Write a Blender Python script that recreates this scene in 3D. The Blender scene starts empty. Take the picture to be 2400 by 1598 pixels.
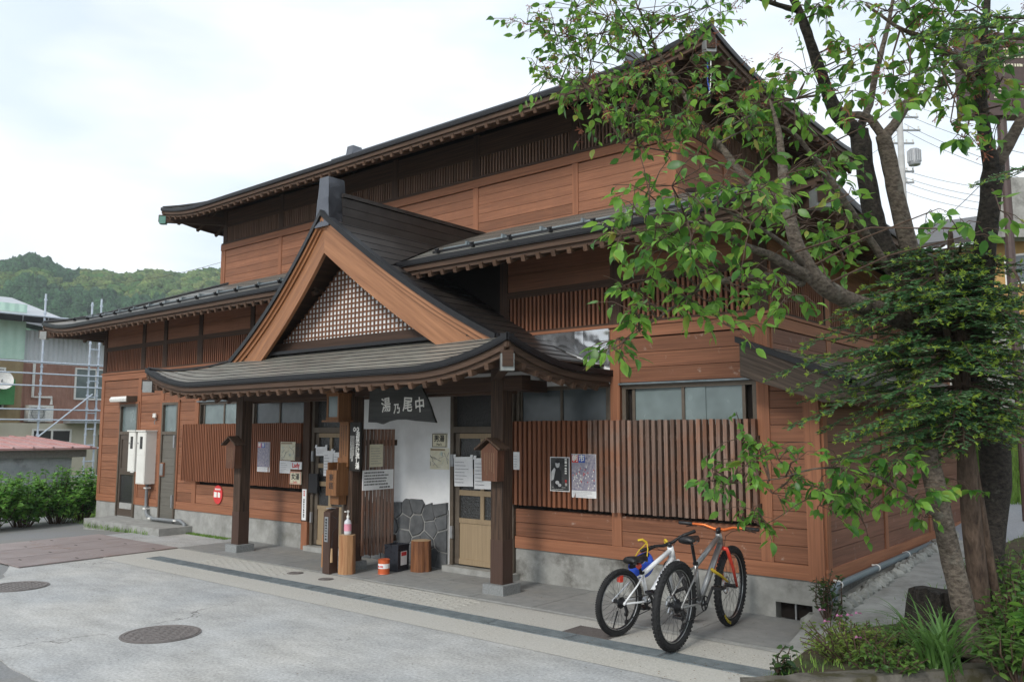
import bpy, bmesh, math, random
import numpy as np
from mathutils import Vector, Matrix, noise as mnoise

# ------------------------------------------------------------------ camera, sky, sun, exposure
scene = bpy.context.scene
COL = scene.collection
F_PX, CX, CY = 1950.0, 1200.0, 799.0
CAM = Vector((3.114, -8.316, 1.85))
RIGHT = Vector((0.77167583, 0.63601605, 0.0))
UP = Vector((0.06906174, -0.08379235, 0.99408718))
FWD = Vector((-0.6322554, 0.76711304, 0.10858491))
camd = bpy.data.cameras.new('camera')
camd.sensor_fit = 'HORIZONTAL'; camd.sensor_width = 36.0; camd.lens = 36.0 * F_PX / 2400.0
camd.clip_start = 0.05; camd.clip_end = 6000
cam = bpy.data.objects.new('camera', camd); COL.objects.link(cam)
Mc = Matrix((RIGHT, UP, -FWD)).transposed().to_4x4(); Mc.translation = CAM
cam.matrix_world = Mc
scene.camera = cam

SUN_EL, SUN_DIR = math.radians(36), Vector((0.12, -0.95, 0))      # towards the sun, over the camera's left shoulder
SUN_AZ = math.atan2(SUN_DIR.x, SUN_DIR.y)
world = bpy.data.worlds.new('World'); scene.world = world; world.use_nodes = True
wn = world.node_tree; wn.nodes.clear()
def wnode(t, **kw):
    n = wn.nodes.new(t)
    for k, v in kw.items(): setattr(n, k, v)
    return n
sky = wnode('ShaderNodeTexSky', sky_type='NISHITA', sun_disc=False)
sky.sun_elevation = SUN_EL; sky.sun_rotation = SUN_AZ
sky.air_density = 1.0; sky.dust_density = 2.0; sky.altitude = 600
tc = wnode('ShaderNodeTexCoord')
mp = wnode('ShaderNodeMapping'); mp.inputs['Scale'].default_value = (1.3, 1.3, 4.2)
nz = wnode('ShaderNodeTexNoise'); nz.inputs['Scale'].default_value = 1.25; nz.inputs['Detail'].default_value = 5; nz.inputs['Roughness'].default_value = 0.5
rp = wnode('ShaderNodeValToRGB')
rp.color_ramp.elements[0].position = 0.30; rp.color_ramp.elements[0].color = (0.80, 0.80, 0.80, 1)
rp.color_ramp.elements[1].position = 0.60; rp.color_ramp.elements[1].color = (1, 1, 1, 1)
cl = wnode('ShaderNodeValToRGB')       # cloud body: pale grey to white
cl.color_ramp.elements[0].position = 0.40; cl.color_ramp.elements[0].color = (0.785, 0.845, 0.905, 1)
cl.color_ramp.elements[1].position = 0.55; cl.color_ramp.elements[1].color = (1.0, 1.0, 1.0, 1)
nz2 = wnode('ShaderNodeTexNoise'); nz2.inputs['Scale'].default_value = 1.9; nz2.inputs['Detail'].default_value = 4
mul = wnode('ShaderNodeMixRGB', blend_type='MULTIPLY'); mul.inputs[0].default_value = 1.0; mul.inputs[2].default_value = (8.0, 8.4, 8.8, 1)
mx = wnode('ShaderNodeMixRGB')
bgd = wnode('ShaderNodeBackground'); bgd.inputs['Strength'].default_value = 0.10
wo = wnode('ShaderNodeOutputWorld')
L = wn.links.new
L(tc.outputs['Generated'], mp.inputs['Vector']); L(mp.outputs[0], nz.inputs['Vector']); L(mp.outputs[0], nz2.inputs['Vector'])
L(nz.outputs['Fac'], rp.inputs[0]); L(nz2.outputs['Fac'], cl.inputs[0]); L(cl.outputs[0], mul.inputs[1])
L(rp.outputs[0], mx.inputs[0]); L(sky.outputs[0], mx.inputs[1]); L(mul.outputs[0], mx.inputs[2])
L(mx.outputs[0], bgd.inputs['Color']); L(bgd.outputs[0], wo.inputs['Surface'])

sund = bpy.data.lights.new('sun', 'SUN'); sund.energy = 1.5; sund.angle = math.radians(14); sund.color = (1.0, 0.955, 0.89)
sun = bpy.data.objects.new('sun', sund); COL.objects.link(sun)
sd = SUN_DIR.normalized() * math.cos(SUN_EL) + Vector((0, 0, math.sin(SUN_EL)))
sun.rotation_euler = sd.to_track_quat('Z', 'Y').to_euler()
scene.view_settings.view_transform = 'Standard'; scene.view_settings.look = 'None'
scene.view_settings.exposure = 0.58; scene.view_settings.gamma = 1.0; scene.view_settings.use_curve_mapping = False
scene.cycles.max_bounces = 6; scene.cycles.transparent_max_bounces = 8; scene.cycles.volume_bounces = 0

# ------------------------------------------------------------------ helpers
R = random.Random(11)
def at(px, py, depth):
    """a point of the place, from its measured place in the survey photograph and its distance"""
    px *= 2400.0 / 2355.0; py *= 2400.0 / 2355.0
    return CAM + (RIGHT * (px - CX) + UP * (CY - py) + FWD * F_PX) * (depth / F_PX)
WM = {}
def link(o, parent=None, M=None):
    M = M or Matrix.Identity(4)
    COL.objects.link(o)
    o.matrix_basis = M
    if parent is not None:
        o.parent = parent; o.matrix_parent_inverse = WM[parent.name].inverted()
    WM[o.name] = M.copy()
    return o
def tag(o, label, cat, group=None, kind=None):
    o['label'] = label; o['category'] = cat
    if group: o['group'] = group
    if kind: o['kind'] = kind
    return o
def thing(name, loc, label, cat, group=None, rz=0.0):
    o = bpy.data.objects.new(name, None); o.empty_display_size = 0.2
    link(o, None, Matrix.Translation(Vector(loc)) @ Matrix.Rotation(rz, 4, 'Z'))
    return tag(o, label, cat, group)
class MB:
    def __init__(s): s.v = []; s.f = []; s.m = []; s.cur = 0
    def add(s, vs, fs):
        b = len(s.v); s.v += [tuple(p) for p in vs]; s.f += [tuple(i + b for i in f) for f in fs]; s.m += [s.cur] * len(fs); return s
    def box(s, x0, x1, y0, y1, z0, z1):
        return s.add([(x0,y0,z0),(x1,y0,z0),(x1,y1,z0),(x0,y1,z0),(x0,y0,z1),(x1,y0,z1),(x1,y1,z1),(x0,y1,z1)],
                     [(0,3,2,1),(4,5,6,7),(0,1,5,4),(1,2,6,5),(2,3,7,6),(3,0,4,7)])
    def quad(s, a, b, c, d): return s.add([a, b, c, d], [(0,1,2,3)])
    def poly(s, pts): return s.add(pts, [tuple(range(len(pts)))])
    def prism(s, pts, off):
        """closed polygon pts swept by vector off"""
        n = len(pts); off = Vector(off); pts = [Vector(p) for p in pts]
        fs = [tuple(range(n))[::-1], tuple(range(n, 2 * n))] + [(i, (i + 1) % n, n + (i + 1) % n, n + i) for i in range(n)]
        return s.add(pts + [p + off for p in pts], fs)
    def beam(s, p, q, w, h, up=(0,0,1)):
        p = Vector(p); q = Vector(q); d = (q - p).normalized(); side = d.cross(Vector(up)).normalized(); u = side.cross(d)
        vs = [e + side * a * w / 2 + u * b * h / 2 for e in (p, q) for a, b in ((-1,-1),(1,-1),(1,1),(-1,1))]
        return s.add(vs, [(0,1,2,3),(7,6,5,4),(0,4,5,1),(1,5,6,2),(2,6,7,3),(3,7,4,0)])
    def tube(s, pts, rad, n=8, caps=True):
        pts = [Vector(p) for p in pts]; m = len(pts)
        if not hasattr(rad, '__len__'): rad = [rad] * m
        t0 = (pts[1] - pts[0]).normalized()
        u = t0.orthogonal().normalized(); vs = []
        for i, p in enumerate(pts):
            t = ((pts[min(i+1, m-1)] - pts[max(i-1, 0)])).normalized()
            u = (u - t * u.dot(t)).normalized(); w = t.cross(u)
            vs += [p + (u * math.cos(2*math.pi*j/n) + w * math.sin(2*math.pi*j/n)) * rad[i] for j in range(n)]
        fs = [(i*n+j, i*n+(j+1)%n, (i+1)*n+(j+1)%n, (i+1)*n+j) for i in range(m-1) for j in range(n)]
        if caps: fs += [tuple(range(n))[::-1], tuple(range((m-1)*n, m*n))]
        return s.add(vs, fs)
    def sweep(s, pts, sec, inward):
        """section [(inward offset, dz)] swept along pts; inward is one vector or one per point"""
        m = len(pts); n = len(sec); vs = []
        for i, p in enumerate(pts):
            nv = inward[i] if isinstance(inward, list) else inward
            vs += [Vector(p) + Vector(nv) * a + Vector((0, 0, b)) for a, b in sec]
        fs = [(i*n+j, i*n+(j+1)%n, (i+1)*n+(j+1)%n, (i+1)*n+j) for i in range(m-1) for j in range(n)]
        fs += [tuple(range(n))[::-1], tuple(range((m-1)*n, m*n))]
        return s.add(vs, fs)
    def lathe(s, prof, c=(0,0,0), n=16, caps=True):
        c = Vector(c); vs = [c + Vector((r*math.cos(2*math.pi*j/n), r*math.sin(2*math.pi*j/n), z)) for r, z in prof for j in range(n)]
        m = len(prof); fs = [(i*n+j, i*n+(j+1)%n, (i+1)*n+(j+1)%n, (i+1)*n+j) for i in range(m-1) for j in range(n)]
        if caps: fs += [tuple(range(n))[::-1], tuple(range((m-1)*n, m*n))]
        return s.add(vs, fs)
    def xform(s, M):
        s.v = [tuple(M @ Vector(p)) for p in s.v]; return s
    def mesh(s, name, mats, smooth=False):
        me = bpy.data.meshes.new(name); me.from_pydata(s.v, [], s.f)
        for m in (mats if isinstance(mats, (list, tuple)) else [mats]): me.materials.append(m)
        if len(me.materials) > 1: me.polygons.foreach_set('material_index', s.m)
        if smooth: me.polygons.foreach_set('use_smooth', [True] * len(me.polygons))
        me.update(); return me
    def build(s, name, mats, parent=None, M=None, smooth=False):
        return link(bpy.data.objects.new(name, s.mesh(name, mats, smooth)), parent, M)
UNIT = {}
def unit(mat):
    if mat.name not in UNIT:
        UNIT[mat.name] = MB().box(-.5,.5,-.5,.5,-.5,.5).mesh('block', mat)
    return UNIT[mat.name]
def piece(name, mat, parent, x0, x1, y0, y1, z0, z1, rot=None):
    """a box-shaped piece that shares its mesh with all pieces of its material"""
    M = Matrix.Translation(((x0+x1)/2, (y0+y1)/2, (z0+z1)/2))
    if rot is not None: M = M @ rot
    M = M @ Matrix.Diagonal((x1-x0, y1-y0, z1-z0, 1))
    return link(bpy.data.objects.new(name, unit(mat)), parent, M)
def beamp(name, mat, parent, p, q, w, h):
    p = Vector(p); q = Vector(q); d = q - p; l = d.length; d.normalize()
    side = d.cross(Vector((0,0,1))).normalized(); u = side.cross(d)
    M = Matrix((d * l, side * w, u * h)).transposed().to_4x4(); M.translation = (p + q) / 2
    return link(bpy.data.objects.new(name, unit(mat)), parent, M)
def bulk(name, V, Fc, mat, parent=None, cols=None, smooth=False):
    """a big mesh from numpy arrays (all faces the same size)"""
    V = np.asarray(V, np.float32); Fc = np.asarray(Fc, np.int32); me = bpy.data.meshes.new(name); k = Fc.shape[1]
    me.vertices.add(len(V)); me.vertices.foreach_set('co', V.ravel())
    me.loops.add(Fc.size); me.loops.foreach_set('vertex_index', Fc.ravel())
    me.polygons.add(len(Fc)); me.polygons.foreach_set('loop_start', np.arange(len(Fc), dtype=np.int32) * k)
    if smooth: me.polygons.foreach_set('use_smooth', np.ones(len(Fc), bool))
    for m in (mat if isinstance(mat, (list, tuple)) else [mat]): me.materials.append(m)
    if cols is not None:
        a = me.color_attributes.new('tint', 'FLOAT_COLOR', 'POINT'); a.data.foreach_set('color', np.asarray(cols, np.float32).ravel())
    me.update(calc_edges=True); me.validate()
    return link(bpy.data.objects.new(name, me), parent)
TXT = {}
def text_mesh(body, size, mat, spacing=1.0, bold=0.0):
    key = (body, size, mat.name, bold)
    if key not in TXT:
        c = bpy.data.curves.new('lettering', 'FONT'); c.body = body; c.size = size; c.align_x = 'CENTER'; c.align_y = 'CENTER'
        c.space_line = spacing; c.extrude = 0.0008; c.offset = bold; c.resolution_u = 2
        o = bpy.data.objects.new('lettering', c)
        me = bpy.data.meshes.new_from_object(o); bpy.data.objects.remove(o); me.name = 'lettering'
        me.materials.clear(); me.materials.append(mat); TXT[key] = me
    return TXT[key]
def text(parent, body, loc, size, mat, rz=0.0, spacing=1.0, bold=0.0, name='lettering', sx=1.0, tilt=0.0):
    M = Matrix.Translation(Vector(loc)) @ Matrix.Rotation(rz, 4, 'Z') @ Matrix.Rotation(math.pi/2, 4, 'X') @ Matrix.Rotation(tilt, 4, 'Z') @ Matrix.Diagonal((sx, 1, 1, 1))
    return link(bpy.data.objects.new(name, text_mesh(body, size, mat, spacing, bold)), parent, M)

# ------------------------------------------------------------------ materials
def base(name):
    m = bpy.data.materials.new(name); m.use_nodes = True; nt = m.node_tree
    return m, nt, nt.nodes['Principled BSDF']
def N(nt, t, **kw):
    n = nt.nodes.new(t)
    for k, v in kw.items(): setattr(n, k, v)
    return n
def rgba(c): return (c[0], c[1], c[2], 1.0)
def surf(name, c1, c2, scale=4.0, vs=(1,1,1), rough=0.7, bump=0.15, rand=0.12, metal=0.0, detail=6.0, spec=0.28,
         blotch=None, bscale=0.9, bw=(0.45,0.65), bdist=0.01, pos=(0.3,0.7), coat=0.0, rvar=0.12, rot=None, bvs=None):
    """two-tone procedural surface: stretched noise between c1 and c2, blotches of a third colour, per-object value shift"""
    m, nt, b = base(name); l = nt.links.new
    g = N(nt, 'ShaderNodeNewGeometry'); oi = N(nt, 'ShaderNodeObjectInfo')
    v = N(nt, 'ShaderNodeVectorMath', operation='MULTIPLY'); v.inputs[1].default_value = vs
    if rot is None: l(g.outputs['Position'], v.inputs[0])
    else:
        vr = N(nt, 'ShaderNodeVectorRotate', rotation_type='Y_AXIS'); vr.inputs['Angle'].default_value = rot
        l(g.outputs['Position'], vr.inputs['Vector']); l(vr.outputs[0], v.inputs[0])
    off = N(nt, 'ShaderNodeVectorMath', operation='ADD'); sc = N(nt, 'ShaderNodeMath', operation='MULTIPLY'); sc.inputs[1].default_value = 37.0 if rand else 0.0
    l(oi.outputs['Random'], sc.inputs[0]); l(v.outputs[0], off.inputs[0]); l(sc.outputs[0], off.inputs[1])
    n = N(nt, 'ShaderNodeTexNoise'); n.inputs['Scale'].default_value = scale; n.inputs['Detail'].default_value = detail; n.inputs['Roughness'].default_value = 0.62
    l(off.outputs[0], n.inputs['Vector'])
    r = N(nt, 'ShaderNodeValToRGB'); r.color_ramp.elements[0].position = pos[0]; r.color_ramp.elements[1].position = pos[1]
    r.color_ramp.elements[0].color = rgba(c1); r.color_ramp.elements[1].color = rgba(c2)
    l(n.outputs['Fac'], r.inputs[0]); out = r.outputs[0]
    if blotch is not None:
        n2 = N(nt, 'ShaderNodeTexNoise'); n2.inputs['Scale'].default_value = bscale; n2.inputs['Detail'].default_value = 7; n2.inputs['Roughness'].default_value = 0.7
        if bvs is None: l(g.outputs['Position'], n2.inputs['Vector'])
        else:
            v2 = N(nt, 'ShaderNodeVectorMath', operation='MULTIPLY'); v2.inputs[1].default_value = bvs; l(g.outputs['Position'], v2.inputs[0]); l(v2.outputs[0], n2.inputs['Vector'])
        r2 = N(nt, 'ShaderNodeValToRGB'); r2.color_ramp.elements[0].position = bw[0]; r2.color_ramp.elements[1].position = bw[1]
        mxx = N(nt, 'ShaderNodeMixRGB'); mxx.inputs[2].default_value = rgba(blotch)
        l(n2.outputs['Fac'], r2.inputs[0]); l(r2.outputs[0], mxx.inputs[0]); l(out, mxx.inputs[1]); out = mxx.outputs[0]
    if rand:
        h = N(nt, 'ShaderNodeHueSaturation'); mr = N(nt, 'ShaderNodeMapRange')
        mr.inputs['To Min'].default_value = 1 - rand; mr.inputs['To Max'].default_value = 1 + rand
        l(oi.outputs['Random'], mr.inputs[0]); l(mr.outputs[0], h.inputs['Value']); l(out, h.inputs['Color']); out = h.outputs[0]
    l(out, b.inputs['Base Color'])
    rm = N(nt, 'ShaderNodeMapRange'); rm.inputs['To Min'].default_value = max(0.03, rough - rvar); rm.inputs['To Max'].default_value = min(1, rough + rvar)
    l(n.outputs['Fac'], rm.inputs[0]); l(rm.outputs[0], b.inputs['Roughness'])
    b.inputs['Metallic'].default_value = metal; b.inputs['Specular IOR Level'].default_value = spec; b.inputs['Coat Weight'].default_value = coat
    if bump:
        bp = N(nt, 'ShaderNodeBump'); bp.inputs['Strength'].default_value = bump; bp.inputs['Distance'].default_value = bdist
        l(n.outputs['Fac'], bp.inputs['Height']); l(bp.outputs[0], b.inputs['Normal'])
    return m
def plain(name, c, rough=0.6, metal=0.0, spec=0.4, bump=0.05, var=0.12, scale=18, coat=0.0):
    return surf(name, [x*(1-var) for x in c], [min(1, x*(1+var)) for x in c], scale=scale, rough=rough, metal=metal, spec=spec, bump=bump, rand=0.0, coat=coat, detail=3, bdist=0.003)
H = (0.7, 0.7, 26.0); V = (26.0, 26.0, 0.7)
M_ = {}
M_['board'] = surf('stained_board', (0.158,0.066,0.036), (0.340,0.150,0.082), 2.1, H, 0.60, 0.4, 0.20, blotch=(0.225,0.100,0.056), bscale=1.1, bw=(0.45,0.68), bvs=(2.6,2.6,0.55), bdist=0.004)
M_['board_old'] = surf('flaking_board', (0.135,0.056,0.030), (0.275,0.120,0.067), 1.9, H, 0.66, 0.35, 0.10, blotch=(0.42,0.33,0.27), bscale=7.0, bw=(0.62,0.72), bdist=0.004)
M_['board_side'] = surf('weathered_side_board', (0.135,0.062,0.041), (0.245,0.120,0.082), 1.8, H, 0.68, 0.3, 0.10, blotch=(0.36,0.29,0.27), bscale=5.0, bw=(0.60,0.76), bdist=0.004)
M_['trimh'] = surf('stained_trim', (0.205,0.084,0.044), (0.360,0.155,0.083), 1.5, H, 0.62, 0.2, 0.06, bdist=0.004)
M_['trimv'] = surf('stained_post', (0.195,0.080,0.042), (0.350,0.150,0.080), 1.5, V, 0.62, 0.2, 0.06, bdist=0.004)
M_['dark_h'] = surf('dark_beam', (0.036,0.020,0.013), (0.092,0.052,0.034), 1.6, H, 0.7, 0.4, 0.15, bdist=0.005)
M_['dark_v'] = surf('dark_post', (0.034,0.019,0.013), (0.088,0.050,0.033), 1.6, V, 0.7, 0.4, 0.10, bdist=0.005)
M_['pillar'] = surf('weathered_pillar', (0.022,0.014,0.010), (0.135,0.083,0.056), 2.6, V, 0.75, 0.8, 0.06, bdist=0.008, pos=(0.35,0.72))
M_['pillar_base'] = surf('painted_pillar_foot', (0.050,0.028,0.020), (0.085,0.050,0.038), 3.0, V, 0.55, 0.3, 0.05)
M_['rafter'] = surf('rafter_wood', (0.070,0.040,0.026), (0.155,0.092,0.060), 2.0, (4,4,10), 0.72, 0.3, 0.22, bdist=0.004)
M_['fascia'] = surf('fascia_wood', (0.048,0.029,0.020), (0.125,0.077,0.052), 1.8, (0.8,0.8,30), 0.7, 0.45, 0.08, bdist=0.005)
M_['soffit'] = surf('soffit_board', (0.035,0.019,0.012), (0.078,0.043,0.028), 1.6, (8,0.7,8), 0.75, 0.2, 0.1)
M_['slat'] = surf('red_slat', (0.170,0.064,0.032), (0.290,0.118,0.062), 1.5, V, 0.62, 0.1, 0.06, bdist=0.003)
M_['slat_grey'] = surf('greying_slat', (0.105,0.062,0.045), (0.285,0.20,0.16), 2.2, V, 0.72, 0.4, 0.30, blotch=(0.225,0.100,0.056), bscale=1.6, bw=(0.46,0.68), bdist=0.004)
M_['lat'] = surf('lattice_bar', (0.150,0.060,0.033), (0.275,0.118,0.066), 1.6, V, 0.66, 0.2, 0.15, bdist=0.003)
M_['lat_dark'] = surf('upper_lattice_bar', (0.115,0.066,0.045), (0.225,0.135,0.095), 1.6, V, 0.7, 0.2, 0.15, bdist=0.003)
M_['barge'] = surf('orange_barge_board', (0.27,0.105,0.038), (0.50,0.225,0.092), 1.0, (5,5,16), 0.52, 0.25, 0.05, blotch=(0.33,0.15,0.075), bscale=1.6, bw=(0.42,0.7), bdist=0.004, spec=0.45)
M_['barge_l'] = surf('orange_barge_board_left', (0.195,0.078,0.030), (0.385,0.172,0.074), 1.7, (.6,1,14), 0.5, 0.3, 0.0, rot=math.radians(35), bdist=0.004, spec=0.45)
M_['barge_r'] = surf('orange_barge_board_right', (0.215,0.090,0.038), (0.405,0.190,0.090), 1.7, (.6,1,14), 0.5, 0.3, 0.0, rot=math.radians(-35), bdist=0.004, spec=0.45)
M_['barge_dark'] = surf('weathered_barge_board', (0.022,0.016,0.012), (0.105,0.078,0.060), 2.4, (.6,1,16), 0.75, 0.8, 0.0, rot=math.radians(-24), bdist=0.006)
M_['grid'] = surf('gable_grid_bar', (0.12,0.055,0.03), (0.25,0.12,0.068), 2.0, V, 0.65, 0.2, 0.1)
M_['inside'] = plain('dark_interior', (0.012,0.008,0.006), 0.9, bump=0)
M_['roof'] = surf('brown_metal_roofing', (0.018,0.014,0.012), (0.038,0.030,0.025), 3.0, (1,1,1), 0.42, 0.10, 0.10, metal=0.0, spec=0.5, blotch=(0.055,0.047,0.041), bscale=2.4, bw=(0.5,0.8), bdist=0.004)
M_['roof_gloss'] = surf('glossy_metal_sheet', (0.10,0.105,0.12), (0.16,0.165,0.18), 5.0, (1,1,1), 0.22, 0.35, 0.05, metal=0.85, spec=0.7, bdist=0.01)
M_['edge'] = surf('black_metal_edge_and_seam_shade', (0.007,0.007,0.008), (0.014,0.014,0.016), 5.0, (1,1,1), 0.42, 0.05, 0.0, spec=0.35)
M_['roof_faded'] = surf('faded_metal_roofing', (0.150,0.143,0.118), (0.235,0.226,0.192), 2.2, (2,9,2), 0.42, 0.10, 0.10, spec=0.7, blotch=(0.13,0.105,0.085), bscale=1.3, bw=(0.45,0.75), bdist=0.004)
M_['steel'] = surf('stainless_flashing', (0.50,0.50,0.50), (0.62,0.62,0.62), 2.2, (1,1,1), 0.16, 0.6, 0.0, metal=1.0, bdist=0.06, detail=2)
M_['plaster'] = surf('white_plaster', (0.74,0.75,0.75), (0.83,0.84,0.84), 6.0, (1,1,1), 0.85, 0.12, 0.0, bdist=0.004, spec=0.2)
M_['conc'] = surf('foundation_concrete', (0.25,0.25,0.235), (0.38,0.38,0.36), 5.0, (1,1,1), 0.85, 0.2, 0.04, blotch=(0.155,0.15,0.13), bscale=1.1, bw=(0.52,0.74), spec=0.25)
M_['stone'] = surf('stone_facing', (0.070,0.075,0.080), (0.135,0.14,0.145), 7.0, (1,1,1), 0.75, 0.5, 0.16, bdist=0.01, spec=0.3)
M_['mortar'] = surf('stone_mortar', (0.22,0.22,0.21), (0.31,0.31,0.30), 14.0, (1,1,1), 0.9, 0.4, 0.0)
M_['granite'] = surf('post_stone', (0.17,0.18,0.18), (0.29,0.30,0.30), 45.0, (1,1,1), 0.8, 0.2, 0.05, detail=3)
def glassy(name, c, rough, scale, bumpv, spec=0.5, c2=None):
    return surf(name, c, c2 or [x*1.35 for x in c], scale, (1,1,1), rough, bumpv, 0.0, spec=spec, detail=2, bdist=0.012, rvar=0.06)
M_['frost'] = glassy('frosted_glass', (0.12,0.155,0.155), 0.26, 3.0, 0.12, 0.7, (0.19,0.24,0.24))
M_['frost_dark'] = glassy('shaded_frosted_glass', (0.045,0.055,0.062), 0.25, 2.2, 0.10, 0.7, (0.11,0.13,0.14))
M_['pebble'] = glassy('pebbled_glass', (0.028,0.028,0.027), 0.18, 42.0, 1.0, 0.7)
M_['bronze'] = surf('bronze_frame', (0.105,0.085,0.065), (0.150,0.122,0.095), 9, (1,1,1), 0.45, 0.05, 0.0, metal=0.25)
M_['tan'] = surf('tan_door_panel', (0.27,0.20,0.125), (0.35,0.265,0.165), 2, V, 0.5, 0.05, 0.04, metal=0.1)
M_['doorgrey'] = surf('grey_door_panel', (0.115,0.108,0.092), (0.165,0.155,0.132), 2.0, H, 0.5, 0.05, 0.0)
M_['doorbrown'] = surf('brown_door_panel', (0.075,0.058,0.046), (0.105,0.083,0.066), 4, (1,1,1), 0.4, 0.05, 0.0)
M_['white'] = plain('white_enamel', (0.78,0.77,0.73), 0.4)
M_['cream'] = surf('cream_box', (0.70,0.69,0.64), (0.80,0.79,0.74), 3, (1,1,1), 0.45, 0.05, 0.0, blotch=(0.50,0.45,0.36), bscale=3, bw=(0.62,0.8))
M_['grey'] = plain('grey_metal', (0.34,0.35,0.36), 0.4, 0.5)
M_['greybox'] = plain('grey_cap_sheet', (0.30,0.31,0.30), 0.35, 0.4)
M_['pipe'] = plain('grey_pipe', (0.20,0.215,0.225), 0.45)
M_['pipe_blue'] = plain('blue_grey_pipe', (0.145,0.18,0.205), 0.4)
M_['paper'] = plain('paper', (0.80,0.80,0.80), 0.8, var=0.05)
M_['paper_y'] = plain('yellowed_paper', (0.70,0.66,0.50), 0.8, var=0.06)
M_['ink'] = plain('black_ink', (0.02,0.02,0.022), 0.6, var=0.02)
M_['inkgrey'] = plain('grey_ink', (0.22,0.22,0.24), 0.7, var=0.05)
M_['red'] = plain('red_print', (0.62,0.045,0.045), 0.5)
M_['bluep'] = plain('blue_print', (0.035,0.10,0.42), 0.5)
M_['wtext'] = plain('white_lettering', (0.80,0.79,0.74), 0.6, var=0.03)
M_['signwood'] = surf('grey_sign_board', (0.030,0.031,0.030), (0.085,0.085,0.080), 1.5, (0.9,0.9,14), 0.75, 0.5, 0.0, bdist=0.006)
M_['blackwood'] = surf('black_sign_board', (0.016,0.015,0.014), (0.036,0.034,0.031), 2, V, 0.6, 0.2, 0.0)
M_['newwood'] = surf('fresh_cedar', (0.125,0.054,0.022), (0.255,0.120,0.050), 1.6, V, 0.55, 0.2, 0.08, bdist=0.003)
M_['log'] = surf('peeled_log', (0.24,0.10,0.042), (0.52,0.30,0.15), 1.8, (9,9,0.8), 0.6, 0.5, 0.10, bdist=0.008)
M_['logtop'] = surf('log_end_grain', (0.34,0.22,0.12), (0.52,0.37,0.22), 9, (1,1,1), 0.8, 0.2, 0.06)

# ------------------------------------------------------------------ ground
def smooth01(t): t = max(0.0, min(1.0, t)); return t * t * (3 - 2 * t)
def path_z(y): return 0.2 * smooth01((y + 1.2) / 1.2) + max(0.0, y) * 0.052
def kind(o, k): o['kind'] = k; return o
def grid_sheet(name, mat, x0, x1, y0, y1, nx, ny, zf, k='structure', smooth=True):
    xs = np.linspace(x0, x1, nx + 1); ys = np.linspace(y0, y1, ny + 1)
    Vv = [(x, y, zf(x, y)) for y in ys for x in xs]
    Ff = [(j*(nx+1)+i, j*(nx+1)+i+1, (j+1)*(nx+1)+i+1, (j+1)*(nx+1)+i) for j in range(ny) for i in range(nx)]
    return kind(bulk(name, Vv, Ff, mat, smooth=smooth), k)
M_['earth'] = surf('grassy_earth', (0.045,0.07,0.022), (0.10,0.125,0.045), 0.6, (1,1,1), 0.95, 0.2, 0.0, blotch=(0.10,0.085,0.055), bscale=0.12)
M_['asphalt'] = surf('old_asphalt', (0.165,0.17,0.175), (0.265,0.27,0.275), 55, (1,1,1), 0.9, 0.3, 0.0, detail=4, blotch=(0.225,0.215,0.195), bscale=0.9, bw=(0.4,0.75), spec=0.25)
M_['asphalt_b'] = surf('bluish_asphalt', (0.20,0.215,0.24), (0.30,0.315,0.34), 40, (1,1,1), 0.85, 0.3, 0.0, detail=4)
M_['slab'] = surf('pale_concrete_slab', (0.25,0.255,0.255), (0.49,0.49,0.475), 22, (1,1,1), 0.9, 0.8, 0.0, detail=12, blotch=(0.315,0.335,0.35), bscale=0.5, bw=(0.40,0.72), pos=(0.25,0.75), spec=0.25, bdist=0.006)
M_['slab_tan'] = surf('exposed_aggregate', (0.31,0.30,0.27), (0.56,0.54,0.49), 60, (1,1,1), 0.9, 0.5, 0.0, detail=5, blotch=(0.45,0.44,0.41), bscale=0.8, bw=(0.4,0.7), spec=0.25, bdist=0.006)
M_['tile'] = surf('grey_floor_tile', (0.21,0.215,0.21), (0.29,0.29,0.28), 10, (1,1,1), 0.7, 0.1, 0.10, blotch=(0.31,0.30,0.27), bscale=1.5, bw=(0.5,0.8))
M_['rust'] = surf('checker_plate_steel', (0.25,0.205,0.195), (0.35,0.30,0.29), 2.5, (1,1,1), 0.6, 0.1, 0.06, blotch=(0.25,0.155,0.115), bscale=1.8, bw=(0.55,0.8), metal=0.0)
M_['iron'] = surf('cast_iron_cover', (0.14,0.125,0.118), (0.22,0.20,0.19), 30, (1,1,1), 0.6, 0.2, 0.0, metal=0.2)
M_['galv'] = surf('galvanised_grating', (0.15,0.18,0.195), (0.25,0.285,0.30), 8, (1,1,1), 0.45, 0.1, 0.05, metal=0.4)
M_['dirt'] = surf('planter_soil', (0.035,0.028,0.018), (0.09,0.07,0.045), 12, (1,1,1), 0.95, 0.6, 0.0, blotch=(0.06,0.085,0.03), bscale=1.5, bw=(0.5,0.65), bdist=0.02)
M_['moss'] = surf('mossy_concrete', (0.07,0.064,0.052), (0.20,0.185,0.16), 9, (1,1,1), 0.95, 0.7, 0.0, blotch=(0.05,0.045,0.022), bscale=4.5, bw=(0.47,0.6), bdist=0.015)
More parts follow.
